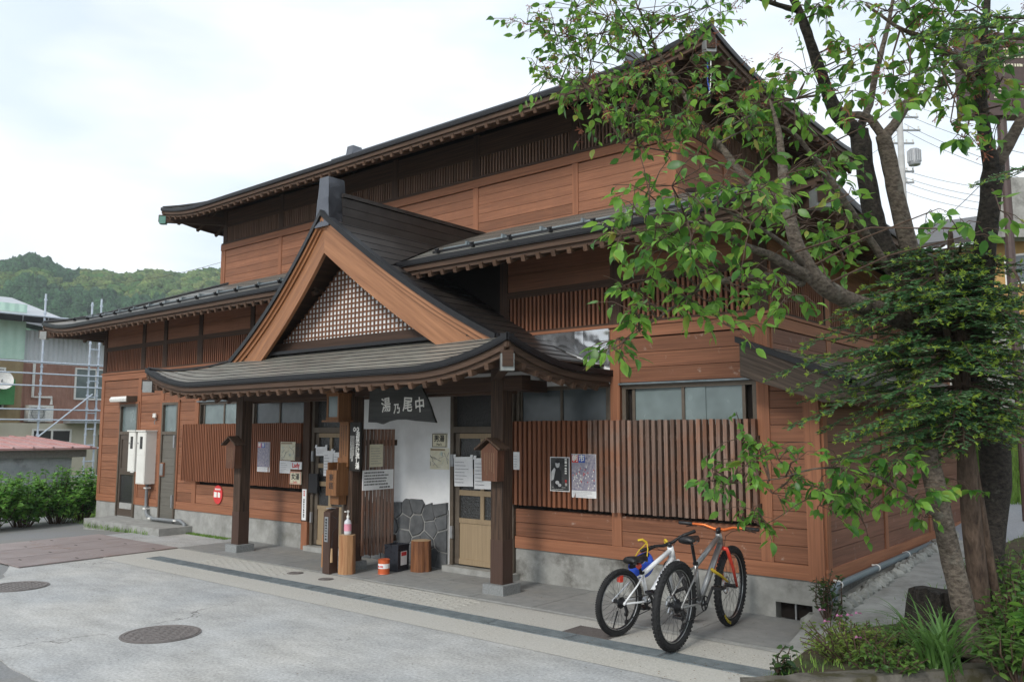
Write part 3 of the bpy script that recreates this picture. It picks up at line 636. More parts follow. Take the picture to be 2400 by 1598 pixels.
def eave_trim(face, parent, s0, s1, mats=('edge','fascia','fascia'), wires=True):
    n = max(4, int((s1 - s0) / 0.18)); ss = [s0 + (s1-s0)*i/n for i in range(n+1)]
    pts = [face.P(s, 0) for s in ss]; nv = face.n
    MB().sweep(pts, [(-.020,.026),(-.020,-.046),(.10,-.046),(.10,.026)], nv).build('eave_edge', M_[mats[0]], parent)
    MB().sweep(pts, [(.012,-.047),(.012,-.115),(.055,-.115),(.055,-.047)], nv).build('fascia', M_[mats[1]], parent)
    MB().sweep(pts, [(.046,-.108),(.046,-.168),(.095,-.168),(.095,-.108)], nv).build('fascia', M_[mats[2]], parent)
    MB().sweep([p + Vector((0,0,.0)) for p in pts], [(-.020,-.030),(-.020,-.036),(-.006,-.036),(-.006,-.030)], nv).build('drip_line', M_['galv'], parent)
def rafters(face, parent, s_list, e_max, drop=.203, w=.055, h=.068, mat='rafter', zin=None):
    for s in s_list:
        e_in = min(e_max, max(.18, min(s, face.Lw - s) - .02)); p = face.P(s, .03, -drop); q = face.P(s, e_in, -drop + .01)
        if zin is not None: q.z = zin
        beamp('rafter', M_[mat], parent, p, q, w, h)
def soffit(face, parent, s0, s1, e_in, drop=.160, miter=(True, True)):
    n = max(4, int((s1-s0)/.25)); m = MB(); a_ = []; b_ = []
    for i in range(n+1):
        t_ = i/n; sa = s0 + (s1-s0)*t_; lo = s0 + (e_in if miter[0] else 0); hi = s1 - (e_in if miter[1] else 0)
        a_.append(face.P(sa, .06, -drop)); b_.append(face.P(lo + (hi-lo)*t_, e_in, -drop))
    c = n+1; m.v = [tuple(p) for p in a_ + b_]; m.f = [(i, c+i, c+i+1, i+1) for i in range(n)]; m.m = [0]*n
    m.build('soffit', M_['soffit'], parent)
def hip_cap(face, parent, e0, e1, start, mat='edge', r=.03):
    pts = []
    for i in range(9):
        e = e0 + (e1-e0)*i/8; pts.append(face.P(e if start else face.Lw - e, e, .028))
    MB().tube(pts, r, 6).build('hip_cap', M_[mat], parent)

# --- porch profile: a concave slope
PXC, PA, PY0, PZ = -5.86, 3.67, -1.95, 2.545
def hp(d): return PZ + .37*d + .0656*d*d
def hp_inv(z): return (-.37 + math.sqrt(.37*.37 + 4*.0656*max(0.0, z-PZ))) / (2*.0656)
def yv(z): return -1.02 - .40*(z - 2.95)/1.8          # the verge leans out towards its peak
def porch_half(z): return PA - hp_inv(z)

# --- lower roof
LE, LS = 4.04, .39
lower = MB().box(-13.6,-2.4,1.9,2.0,4.6,5.0).build('lower_roof', M_['inside'], bath)
lp = lambda e: LE + LS*e
LX0, LX1, LY0, LY1 = -16.2, .64, -.95, 8.95
fF = Face((LX0,LY0,0),(1,0,0),(0,1,0), LX1-LX0, lp, .16, 1.5, 1.5); fR = Face((LX1,LY0,0),(0,1,0),(-1,0,0), LY1-LY0, lp, .16, 1.5, 1.5)
fL = Face((LX0,LY1,0),(0,-1,0),(1,0,0), LY1-LY0, lp, .16, 1.5, 1.5); fB = Face((LX1,LY1,0),(-1,0,0),(0,-1,0), LX1-LX0, lp, .16, 1.5, 1.5)
run = 2.77
def span_front(e):
    lo, hi = e, fF.Lw - e; hw = porch_half(lp(e)) ; c = PXC - LX0
    return [(lo, c - hw), (c + hw, hi)]
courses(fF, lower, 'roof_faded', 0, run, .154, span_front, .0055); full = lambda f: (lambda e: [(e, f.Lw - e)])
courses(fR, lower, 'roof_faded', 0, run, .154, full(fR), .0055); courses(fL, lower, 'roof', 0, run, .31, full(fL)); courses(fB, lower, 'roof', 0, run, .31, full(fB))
cw = porch_half(LE) - .12; cl_ = PXC - LX0 - cw; cr_ = PXC - LX0 + cw
for a, b in ((0, cl_), (cr_, fF.Lw)): eave_trim(fF, lower, a, b)
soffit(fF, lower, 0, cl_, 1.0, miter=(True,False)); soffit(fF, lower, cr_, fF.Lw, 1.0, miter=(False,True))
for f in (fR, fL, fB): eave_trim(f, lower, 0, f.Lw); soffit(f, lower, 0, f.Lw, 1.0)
rafters(fF, lower, [s for s in np.arange(.3, fF.Lw-.25, .218) if s < cl_-.05 or s > cr_+.05], 1.0)
rafters(fR, lower, list(np.arange(.3, fR.Lw-.25, .218)), 1.0); rafters(fL, lower, list(np.arange(.3, fR.Lw-.25, .436)), 1.0)
for f in (fF, fB): hip_cap(f, lower, .02, run, True); hip_cap(f, lower, .02, run, False)
def hip_rafter(f, parent, start, mat='greybox', drop=.235):
    s = 0 if start else f.Lw; c = f.P(s, 0, -drop); d = (f.n + (f.a if start else -f.a)).normalized()
    q = c + d*1.6; q.z = c.z - .05
    MB().beam(c - d*.04, q, .11, .16).build('hip_rafter', M_['dark_h'], parent)
    o = MB(); e = c - d*.02 + Vector((0,0,-.035)); o.beam(e, e + d*.14, .135, .17); o.build('hip_rafter_cap', M_[mat], parent)
for f in (fF,): hip_rafter(f, lower, True); hip_rafter(f, lower, False)
hip_rafter(fB, lower, True)
# snow guards: an angle bar and its brackets along the eave
for a, b, st in ((.55, cl_-.3, .62), (cr_+.35, fF.Lw-1.0, .62)):
    n = 24; pts = [fF.P(a+(b-a)*i/n, .42) for i in range(n+1)]
    g = MB().sweep(pts, [(0,.018),(0,.052),(.006,.052),(.006,.018)], Vector((0,1,0))).build('snow_guard', M_['edge'], lower)
    pts = [fF.P(a+(b-a)*i/n, .62) for i in range(n+1)]
    g2 = MB().sweep(pts, [(0,.03),(0,.055),(.02,.055),(.02,.03)], Vector((0,1,0))).build('snow_guard', M_['galv'], lower)
    s = a + .15
    while s < b:
        p = fF.P(s, .38); m = MB(); m.box(p.x-.016, p.x+.016, p.y-.05, p.y+.02, p.z+.01, p.z+.05); m.tube([p+Vector((-.03,-.03,.06)), p+Vector((.03,-.03,.06))], .014, 6); m.build('bracket', M_['edge'], g)
        p = fF.P(s+.3, .60); m = MB(); m.box(p.x-.014, p.x+.014, p.y-.01, p.y+.10, p.z+.02, p.z+.09); m.build('bracket', M_['galv'], g2)
        s += st
M_['copper'] = plain('green_copper_cap', (0.10,0.22,0.18), 0.4, 0.3)
# --- upper roof, hip-and-gable
UE, US = 6.66, .44
upper = MB().box(-11.6,-4.3,3.9,4.1,7.0,7.9).build('upper_roof', M_['inside'], bath)
up = lambda e: UE + US*e
HX0, HX1, HY0, HY1 = -14.68, -1.24, .82, 7.18
gF = Face((HX0,HY0,0),(1,0,0),(0,1,0), HX1-HX0, up, .20, 1.7, 1.7); gB = Face((HX1,HY1,0),(-1,0,0),(0,-1,0), HX1-HX0, up, .20, 1.7, 1.7)
gR = Face((HX1,HY0,0),(0,1,0),(-1,0,0), HY1-HY0, up, .20, 1.7, 1.7); gL = Face((HX0,HY1,0),(0,-1,0),(1,0,0), HY1-HY0, up, .20, 1.7, 1.7)
GI = 2.1
spu = lambda e: [(min(e, GI), gF.Lw - min(e, GI))]
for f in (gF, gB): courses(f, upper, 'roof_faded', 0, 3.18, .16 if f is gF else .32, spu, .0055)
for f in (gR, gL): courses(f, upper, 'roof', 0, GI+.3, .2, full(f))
for f in (gF, gB, gR, gL):
    eave_trim(f, upper, 0, f.Lw); soffit(f, upper, 0, f.Lw, 1.05)
    rafters(f, upper, list(np.arange(.32, f.Lw-.25, .235 if f in (gF,gR) else .47)), 1.05)
for f in (gF, gB): hip_cap(f, upper, .02, GI, True); hip_cap(f, upper, .02, GI, False)
for st in (True, False): hip_rafter(gF, upper, st, 'copper' if st else 'greybox')
for gx, s in ((HX0+GI, -1), (HX1-GI, 1)):                       # gable ends of the upper roof
    zg = up(GI); m = MB(); m.prism([(gx - s*.35, HY0+GI, zg), (gx - s*.35, HY1-GI, zg), (gx - s*.35, 4.0, up(3.18))], (-s*.05,0,0)); m.build('gable_wall', M_['dark_h'], upper)
    for q in (-1, 1):
        m = MB(); a = Vector((gx, 4.0 + q*(3.18-GI), zg)); b = Vector((gx, 4.0, up(3.18))); m.prism([a + Vector((0,0,.03)), b + Vector((0,0,.03)), b + Vector((0,0,-.3)), a + Vector((0,-q*.05,-.16))], (-s*.05,0,0)); m.build('barge_board', M_['barge'], upper)
m = MB(); z0 = up(3.18); rx0, rx1 = HX0+GI+.05, HX1-GI-.05
m.box(rx0, rx1, 3.86, 4.14, z0-.05, z0+.12); m.box(rx0, rx1, 3.88, 4.12, z0+.12, z0+.24); m.box(rx0, rx1, 3.85, 4.15, z0+.24, z0+.27); m.build('ridge', M_['roof_gloss'], upper)
for x in (-11.85, -4.22): 
    m = MB(); q = [(x-.14,3.78),(x+.14,3.78),(x+.14,4.22),(x-.14,4.22)]; m.add([(a,b,z0-.12) for a,b in q] + [(x+(a-x)*.72, 4+(b-4)*.6, z0+.46) for a,b in q], [(0,3,2,1),(4,5,6,7),(0,1,5,4),(1,2,6,5),(2,3,7,6),(3,0,4,7)]); m.build('ridge_end', M_['roof_gloss'], upper)

# --- the entrance porch
porch = piece('porch_roof', M_['dark_h'], bath, PXC-2.7, PXC+2.7, -.72, -.60, 2.30, 2.46)
PX0, PX1 = PXC-PA, PXC+PA
pF = Face((PX0,PY0,0),(1,0,0),(0,1,0), 2*PA, hp, .27, 1.45, 1.0)
pR = Face((PX1,PY0,0),(0,1,0),(-1,0,0), 40.0, hp, .27, 1.45, 1.0)
pL = Face((PX0,PY0,0),(0,1,0),(1,0,0), 40.0, hp, .27, 1.45, 1.0)
EG = .97
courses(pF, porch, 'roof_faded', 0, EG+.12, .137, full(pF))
def yback(d):
    z = hp(d); return -.01 if z < LE - .1 else (z - LE)/LS + LY0 - .04
def span_side(d):
    y0 = PY0 + d if d < EG - .02 else yv(hp(d)) - .02
    return [(y0 - PY0, max(y0 - PY0 + .06, yback(d) - PY0))]
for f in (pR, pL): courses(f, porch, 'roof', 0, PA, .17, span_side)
eave_trim(pF, porch, 0, 2*PA)
for f in (pR, pL): eave_trim(f, porch, 0, 1.93)
soffit(pF, porch, 0, 2*PA, 1.2)
for f in (pR, pL): soffit(f, porch, 0, 1.93, 1.0, miter=(True, False))
rafters(pF, porch, list(np.arange(.28, 2*PA-.2, .225)), 1.15); 
for f in (pR, pL): rafters(f, porch, list(np.arange(.3, 1.85, .225)), .95)
hip_cap(pF, porch, .02, EG, True, r=.018); hip_cap(pF, porch, .02, EG, False, r=.018)
hip_rafter(pF, porch, True); hip_rafter(pF, porch, False)
# verge: black edge, two mouldings, broad barge board on either side
def verge(side):
    N_ = 26; bl = 'barge_r' if side > 0 else 'barge_l'
    def line(zoff, yoff, d0, d1):
        out = []
        for i in range(N_+1):
            d = d0 + (d1-d0)*i/N_; z = hp(d)
            out.append(Vector((PXC + side*(PA-d), yv(z) + yoff, z + zoff)))
        return out
    def band(name, mat, zt, zb, yf, yb, d0=EG-.06, d1=PA, db=None):
        A = line(zt, yf, d0, d1); B = line(zb, yf, d0 if db is None else db, d1); A2 = line(zt, yb, d0, d1); B2 = line(zb, yb, d0 if db is None else db, d1)
        m = MB(); c = N_+1; m.v = [tuple(p) for p in A + B + B2 + A2]
        m.f = [((k_*c+i), (k_*c+i+1), (((k_+1) % 4)*c+i+1), (((k_+1) % 4)*c+i)) for k_ in range(4) for i in range(N_)] + [(0, c, 2*c, 3*c), (N_, 3*c+N_, 2*c+N_, c+N_)]
        m.m = [0]*len(m.f); m.build(name, M_[mat], porch)
    band('verge_edge', 'edge', .045, -.035, -.075, .05)
    band('verge_moulding', bl, -.035, -.10, -.045, .05); band('verge_moulding', bl, -.10, -.165, -.015, .05)
    band('barge_board', bl, -.150, -.535, .012, .065, db=EG+.30)
    band('verge_soffit', 'soffit', -.165, -.185, .055, .65)
for s in (1, -1): verge(s)
m = MB()
for z in (4.56,): m.prism([(PXC-.09, yv(4.7)-.012, 4.57), (PXC+.09, yv(4.7)-.012, 4.57), (PXC+.05, yv(4.7)-.012, 4.63), (PXC-.05, yv(4.7)-.012, 4.63)], (0,.03,0))
m.build('peak_block', M_['barge'], porch)
# gable grid of square bars before a white panel
GY, GZ0 = -.93, 3.16
def grid_top(x): return hp(PA - abs(x - PXC)) - .40
m = MB(); c = [(PXC-1.75, GY+.03, GZ0-.12), (PXC+1.75, GY+.03, GZ0-.12)] + [(PXC + t_, GY+.03, max(GZ0-.1, hp(PA-abs(t_)) - .42)) for t_ in np.linspace(1.75, -1.75, 31)]
m.poly(c); m.build('gable_panel', M_['plaster'], porch)
gp = piece('gable_base', M_['dark_h'], porch, PXC-1.9, PXC+1.9, GY-.03, GY+.03, GZ0-.16, GZ0)
x = PXC - 1.62
while x < PXC + 1.63:
    zt = grid_top(x)
    if zt > GZ0 + .05: piece('grid_bar', M_['grid'], gp, x-.013, x+.013, GY+.016, GY+.027, GZ0-.01, zt)
    x += .080
z = GZ0 + .045
while z < 4.4:
    hw = PA - hp_inv(z + .40)
    if hw > .05: piece('grid_bar', M_['grid'], gp, PXC-hw, PXC+hw, GY+.020, GY+.0275, z-.0115, z+.0115)
    z += .070
piece('skirt_flashing', M_['edge'], porch, PXC-2.5, PXC+2.5, GY-.13, GY-.03, 2.985, 3.03)
# porch ridge and its end cap
m = MB(); y1 = 1.74
m.box(PXC-.10, PXC+.10, -1.22, y1, 4.66, 5.08); m.build('ridge', M_['edge'], porch)
for k_, (w, za, zb) in enumerate(((.150,4.66,4.775),(.138,4.785,4.90),(.128,4.91,5.03),(.155,5.04,5.09))): piece('ridge_course', M_['roof'], porch, PXC-w, PXC+w, -1.22, y1, za, zb)
cap = None
for k_, (za, zb) in enumerate(((4.60,4.80),(4.80,5.00),(5.00,5.17),(5.17,5.29))):
    def ring(z): t_ = (z-4.6)/.69; w = .150 - .055*t_; return [(PXC-w, -1.47+.03*t_, z), (PXC+w, -1.47+.03*t_, z), (PXC+w*.9, -1.16, z), (PXC-w*.9, -1.16, z)]
    m = MB(); a = ring(za); b = ring(zb); e = .006*(k_ % 2)
    m.add(a + [(p[0], p[1]-e, p[2]) for p in b], [(0,3,2,1),(4,5,6,7),(0,1,5,4),(1,2,6,5),(2,3,7,6),(3,0,4,7)]); m.build('ridge_end', M_['roof_gloss'], porch)
# porch frame: pillars on stones, beams
for x in (-8.55, -5.87, -3.22):
    w = .092
    st = MB(); q = .155 if x != -5.87 else .14; st.box(x-q, x+q, -.82-q, -.82+q, .0, .125); st.build('pillar_stone', M_['granite'], bath)
    p = MB(); p.box(x-w, x+w, -.82-w, -.82+w, .12, .62); p.build('pillar_foot', M_['pillar_base'], bath)
    p = MB(); p.box(x-w+.003, x+w-.003, -.82-w+.003, -.82+w-.003, .60, 2.46); p.build('pillar', M_['pillar'], bath)
piece('porch_beam', M_['dark_h'], bath, -8.9, -2.85, -.90, -.74, 2.33, 2.50)
for x in (-8.55, -5.87, -3.22): piece('porch_beam', M_['dark_h'], bath, x-.07, x+.07, -.74, -.03, 2.34, 2.48)
for z in (3.05,): piece('ceiling_board', M_['soffit'], bath, -9.4, -2.3, -.9, -.03, 2.62, 2.64)
# bright steel flashing on the wall above the porch slope
fl = MB(); A = (-3.42,-.066,3.055); B = (-2.21,-.066,3.055); Cc = (-2.21,-.066,2.62); ncol = 10
for i in range(ncol):
    t0, t1 = i/ncol, (i+1)/ncol; zb = lambda t_: 3.05 - .43*t_
    x0, x1 = A[0]+(B[0]-A[0])*t0, A[0]+(B[0]-A[0])*t1
    fl.quad((x0, -.066, zb(t0)), (x1, -.066, zb(t1)), (x1, -.072-.006*math.sin(i*1.7+1), 3.062), (x0, -.072-.006*math.sin((i-1)*1.7+1), 3.062))
fl.build('wall_flashing', M_['steel'], bath, smooth=True)

# --- lean-to on the right side
lean = thing('lean_to', (.2, 3.4, 0), 'brown boarded lean-to with small sloping metal roof against the bathhouse side', 'lean-to')
qz = lambda x: 2.78 - .41*(x + .46)
boards(.10, 7.0, .52, 2.28, .178, .205, mat='board_side', axis='y', parent=lean, proud=.012)
for y in (.06, 1.98, 4.0, 6.0): piece('wall_post', M_['trimv'], lean, .17, .235, y-.055, y+.055, .40, 2.3)
piece('sill_beam', M_['trimh'], lean, .17, .236, -.02, 7.0, .37, .52)
MB().box(-.25, .17, .08, 6.95, .0, 2.3).build('wall', M_['inside'], lean)
lr = MB().box(-.3, .6, .05, 6.7, 2.28, 2.30).build('roof', M_['soffit'], lean)
ff = Face((.70,-.45,0),(0,1,0),(-1,0,0), 7.2, lambda e: qz(.70) + .41*e, 0.0, 1, 1)
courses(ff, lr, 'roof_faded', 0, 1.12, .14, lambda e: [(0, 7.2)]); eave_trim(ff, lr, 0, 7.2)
rafters(ff, lr, list(np.arange(.2, 7.0, .3)), .6, drop=.2)
m = MB(); ya = -.45
m.prism([(.71, ya, qz(.71)+.03), (-.46, ya, qz(-.46)+.03), (-.46, ya, qz(-.46)-.03), (.71, ya, qz(.71)-.03)], (0,.12,0)); m.build('verge_edge', M_['edge'], lr)
m = MB(); m.prism([(.66, ya+.02, qz(.66)-.028), (-.42, ya+.02, qz(-.42)-.028), (-.42, ya+.02, qz(-.42)-.36), (.40, ya+.02, qz(.40)-.30), (.60, ya+.02, qz(.60)-.22)], (0,.05,0)); m.build('barge_board', M_['barge_dark'], lr)

# ------------------------------------------------------------------ signs, boxes and other things fixed to the building
def scribble(parent, x0, x1, z0, z1, y, rows, mat='inkgrey', vertical=False, fill=.85, rz=None, th=.2, name='printed_text'):
    """rows of tiny strokes standing in for print too small to read"""
    m = MB(); n = rows
    for r in range(n):
        if not vertical:
            zc = z1 - (r + .5)*(z1-z0)/n; h = (z1-z0)/n*th; x = x0; end = x0 + (x1-x0)*R.uniform(fill-.25, fill+.1)
            while x < min(end, x1):
                w = R.uniform(.4,1.0)*h*1.1; m.quad((x,y,zc-h/2),(min(x+w,x1),y,zc-h/2),(min(x+w,x1),y,zc+h/2*R.uniform(.5,1)),(x,y,zc+h/2)); x += w + h*R.uniform(.2,.5)
        else:
            xc = x1 - (r + .5)*(x1-x0)/n; w = (x1-x0)/n*th; z = z1; end = z1 - (z1-z0)*R.uniform(fill-.25, fill+.1)
            while z > max(end, z0):
                h = R.uniform(.4,1.0)*w*1.1; m.quad((xc-w/2,y,max(z-h,z0)),(xc+w/2,y,max(z-h,z0)),(xc+w/2*R.uniform(.5,1),y,z),(xc-w/2,y,z)); z -= h + w*R.uniform(.2,.5)
    if rz: m.xform(rz)
    o = m.build(name, M_[mat], parent); o['kind'] = 'stuff'; return o
def sheet(name, loc, x0, x1, z0, z1, y, mat, label, cat, group=None, t=.003, tilt=0.0):
    o = thing(name, ((x0+x1)/2, y, z0), label, cat, group)
    m = MB(); nx = 6; cx, cz = (x0+x1)/2, (z0+z1)/2; ph = R.uniform(0,6); amp = loc
    def q(x, z, dy):
        a, b = x-cx, z-cz; return (cx + a*math.cos(tilt) - b*math.sin(tilt), y + dy - amp*math.sin(ph + (x-x0)/(x1-x0)*3.0)*((z1-z)/(z1-z0)+.2), cz + a*math.sin(tilt) + b*math.cos(tilt))
    for i in range(nx):
        for j in range(2):
            xa, xb = x0+(x1-x0)*i/nx, x0+(x1-x0)*(i+1)/nx; za, zb = z0+(z1-z0)*j/2, z0+(z1-z0)*(j+1)/2
            for dy in (0, t): m.quad(q(xa,za,dy), q(xb,za,dy), q(xb,zb,dy), q(xa,zb,dy))
    m.build('sheet', M_[mat], o); return o
YS = -.119                    # just before the slats of the screens
# right screen: a monochrome portrait poster and a coloured market calendar
M_['photo_grey'] = surf('monochrome_print', (0.012,0.012,0.012), (0.10,0.10,0.10), 9, (1,1,1), 0.5, 0, 0.0)
M_['skin_grey'] = plain('pale_grey_print', (0.52,0.52,0.52), 0.5)
o = sheet('poster', 0, -3.04,-2.75, 1.14, 1.55, YS, 'paper', 'black and white poster of a person in an apron, on the slatted screen', 'poster')
m = MB(); m.quad((-3.03,YS-.002,1.15),(-2.76,YS-.002,1.15),(-2.76,YS-.002,1.54),(-3.03,YS-.002,1.54)); m.build('photo', M_['photo_grey'], o)
def ell(cx, cz, rx, rz, y, n=18): return [(cx+rx*math.cos(2*math.pi*i/n), y, cz+rz*math.sin(2*math.pi*i/n)) for i in range(n)]
m = MB(); m.poly(ell(-2.925,1.465,.032,.045,YS-.005)); m.poly(ell(-2.93,1.245,.03,.022,YS-.005,10)); m.poly(ell(-2.895,1.215,.026,.02,YS-.005,10)); m.poly([(-3.02,YS-.0045,1.37),(-2.975,YS-.0045,1.42),(-2.955,YS-.0045,1.40),(-2.985,YS-.0045,1.28),(-3.02,YS-.0045,1.26)]); m.build('portrait', M_['skin_grey'], o)
m = MB(); m.poly([(-2.985,YS-.004,1.17),(-2.865,YS-.004,1.17),(-2.87,YS-.004,1.38),(-2.905,YS-.004,1.425),(-2.95,YS-.004,1.415),(-2.975,YS-.004,1.36)]); m.poly(ell(-2.925,1.495,.034,.022,YS-.006)); m.build('apron', M_['ink'], o)
scribble(o, -2.825,-2.78,1.29,1.53,YS-.004,1,'wtext',True,th=.7,fill=.95); scribble(o, -3.01,-2.78,1.155,1.20,YS-.004,2,'wtext')
scribble(o, -2.82,-2.785,1.245,1.28,YS-.004,1,'red',True,th=.8,fill=1.2); text(o, '展', (-2.80,YS-.004,1.222), .036, M_['wtext'])
o = sheet('calendar', .002, -2.72,-2.37, 1.08, 1.59, YS, 'paper', 'coloured market calendar with crowd photo and large title, on slatted screen', 'calendar')
M_['crowd'] = surf('crowd_print', (0.10,0.11,0.20), (0.55,0.50,0.52), 34, (1,1,1), 0.6, 0, 0.0, blotch=(0.32,0.30,0.36), bscale=14, bw=(0.45,0.6), detail=3)
m = MB(); m.quad((-2.715,YS-.006,1.165),(-2.375,YS-.006,1.165),(-2.375,YS-.006,1.585),(-2.715,YS-.006,1.585)); m.build('photo', M_['crowd'], o)
m = MB(); m.box(-2.708,-2.618,YS-.009,YS-.007,1.49,1.58); m.build('title_block', M_['red'], o); m = MB(); m.box(-2.612,-2.522,YS-.009,YS-.007,1.49,1.58); m.build('title_block', M_['bluep'], o)
text(o, '朝', (-2.663,YS-.011,1.536), .085, M_['wtext'], bold=.002); text(o, '市', (-2.567,YS-.011,1.536), .085, M_['wtext'], bold=.002)
m = MB()
for i in range(26): x = R.uniform(-2.70,-2.39); z = R.uniform(1.18,1.44); m.quad((x,YS-.008,z),(x+.012,YS-.008,z),(x+.012,YS-.008,z+.018),(x,YS-.008,z+.018))
m.build('figures', M_['wtext'], o); m = MB()
for i in range(14): x = R.uniform(-2.70,-2.39); z = R.uniform(1.2,1.44); m.quad((x,YS-.0085,z),(x+.010,YS-.0085,z),(x+.010,YS-.0085,z+.016),(x,YS-.0085,z+.016))
m.build('figures', M_['red'], o); scribble(o, -2.705,-2.385,1.09,1.155,YS-.007,4)
o = sheet('paper_note', .001, -3.62,-3.52, 1.38,1.60, YS, 'paper', 'small white printed note at the pillar end of the slatted screen', 'note'); scribble(o, -3.61,-3.53,1.40,1.56,YS-.005,5,fill=.7)
# left screen
o = sheet('poster', .003, -9.20,-8.85, 1.19,1.68, YS, 'paper', 'coloured crowd poster on the left slatted screen beside the pillar', 'poster')
m = MB(); m.quad((-9.195,YS-.007,1.27),(-8.855,YS-.007,1.27),(-8.855,YS-.007,1.675),(-9.195,YS-.007,1.675)); m.build('photo', M_['crowd'], o)
m = MB(); m.box(-9.185,-9.09,YS-.010,YS-.008,1.59,1.665); m.build('title_block', M_['red'], o); m = MB(); m.box(-9.085,-8.99,YS-.010,YS-.008,1.59,1.665); m.build('title_block', M_['bluep'], o)
text(o, '朝', (-9.138,YS-.012,1.627), .075, M_['wtext'], bold=.002); text(o, '市', (-9.037,YS-.012,1.627), .075, M_['wtext'], bold=.002); scribble(o, -9.18,-8.87,1.2,1.26,YS-.008,4)
M_['mapprint'] = surf('map_print', (0.62,0.58,0.42), (0.74,0.72,0.60), 16, (1,1,1), 0.7, 0, 0.0, blotch=(0.42,0.52,0.50), bscale=9, bw=(0.58,0.66))
def map_sheet(x0, x1, z0, z1, y, label):
    o = sheet('map_sheet', .001, x0, x1, z0, z1, y, 'mapprint', label, 'map')
    m = MB()
    for i in range(16):
        a = Vector((R.uniform(x0+.02,x1-.02), y-.004, R.uniform(z0+.02,z1-.07))); b = Vector((min(x1-.01,max(x0+.01,a.x+R.uniform(-.15,.15))), y-.004, min(z1-.06,max(z0+.01,a.z+R.uniform(-.1,.1)))))
        m.beam(a, b, .002, .005, up=(0,1,0))
    m.build('map_lines', M_['inkgrey'], o); m = MB(); m.box(x0+.02, x1-.08, y-.005, y-.003, z1-.035, z1-.012); m.build('map_title', M_['tan'], o)
map_sheet(-8.56,-8.16,1.395,1.69,YS,'yellowed street map sheet on the left slatted screen'); 
o = sheet('paper_note', .001, -8.57,-8.28,1.185,1.385,YS,'paper','white printed notice below the map on the left slatted screen','note'); scribble(o,-8.54,-8.31,1.21,1.36,YS-.005,5,fill=.7)
t = thing('lady_sign', (-8.11,YS,1.25), 'small white sign with red handwritten Lady on the left screen', 'sign'); m = MB(); m.box(-8.26,-7.97,YS-.012,YS,1.255,1.375); m.build('plate', M_['paper'], t); text(t,'Lady',(-8.115,YS-.014,1.318),.105,M_['red'],bold=.003,tilt=.05)
t = thing('womens_bath_sign', (-8.12,YS,1.02), 'cream framed sign reading women\'s bath below the red Lady sign', 'sign'); m = MB(); m.box(-8.27,-7.97,YS-.014,YS,1.02,1.22); m.build('plate', M_['paper_y'], t)
m = MB()
for a,b,c,d in ((-8.262,-7.978,1.205,1.212),(-8.262,-7.978,1.028,1.035),(-8.262,-8.255,1.035,1.205),(-7.985,-7.978,1.035,1.205)): m.box(a,b,YS-.016,YS-.014,c,d)
m.build('border', M_['red'], t); text(t,'女湯',(-8.12,YS-.016,1.135),.105,M_['ink'],bold=.002); text(t,"Lady's",(-8.12,YS-.016,1.057),.045,M_['red'])
t = thing('wood_plaque', (-8.07,YS,1.39), 'narrow weathered wooden plaque beside the map sheet', 'plaque'); m = MB(); m.box(-8.14,-8.0,YS-.016,YS,1.39,1.67); m.build('plate', M_['pillar'], t); text(t,'女\n湯',(-8.07,YS-.018,1.53),.09,M_['ink'])
# entrance wall
t = thing('mens_bath_sign', (-5.0,-.03,1.64), 'cream framed sign reading men\'s bath on the white wall', 'sign'); m = MB(); m.box(-5.14,-4.86,-.046,-.03,1.64,1.83); m.build('plate', M_['paper_y'], t)
m = MB()
for a,b,c,d in ((-5.134,-4.866,1.818,1.826),(-5.134,-4.866,1.644,1.652),(-5.134,-5.126,1.652,1.818),(-4.874,-4.866,1.652,1.818)): m.box(a,b,-.049,-.046,c,d)
m.build('border', M_['ink'], t); text(t,'男湯',(-5.0,-.049,1.755),.10,M_['ink'],bold=.002); text(t,"Man's",(-5.0,-.049,1.68),.045,M_['ink'])
map_sheet(-5.19,-4.82,1.34,1.63,-.034,'yellowed street map sheet below the men\'s bath sign')
t = thing('notice_strip', (-7.90,-.1,.45), 'tall narrow white notice strip on the post beside the women\'s door', 'notice'); m = MB(); m.box(-7.965,-7.86,-.106,-.1,.47,.95); m.build('plate', M_['paper'], t); scribble(t,-7.94,-7.885,.84,.93,-.108,1,'red',True,th=.6,fill=1.0); scribble(t,-7.94,-7.885,.5,.80,-.108,1,'ink',True,th=.6,fill=.95)
for i,(x0,x1,z0,z1,lab) in enumerate(((-4.70,-4.36,1.13,1.52,'white taped notice on the hinge side of the men\'s door'),(-4.33,-4.0,1.11,1.51,'white taped notice in the middle of the men\'s door'),(-4.05,-3.78,1.44,1.55,'short white taped notice high on the men\'s door'),(-7.70,-7.42,1.48,1.62,'short white taped notice high on the women\'s door'),(-7.50,-7.27,1.17,1.56,'long white taped notice on the women\'s door'),(-7.25,-7.0,1.17,1.54,'long white taped notice beside the offertory box, on the women\'s door'))):
    o = sheet('taped_notice', .006, x0,x1,z0,z1,-.062-.004*(i%3),'paper',lab,'notice',tilt=R.uniform(-.02,.03)); scribble(o,x0+.03,x1-.03,z0+.03,z1-.05,-.078-.004*(i%3),7 if z1-z0>.2 else 3,fill=.75)
    m = MB()
    for a in (x0,x1-.03): m.quad((a-.02,-.070-.004*(i%3),z1-.02),(a+.03,-.070-.004*(i%3),z1-.02),(a+.035,-.066,z1+.03),(a-.01,-.066,z1+.03))
    m.build('tape', M_['paper'], o)
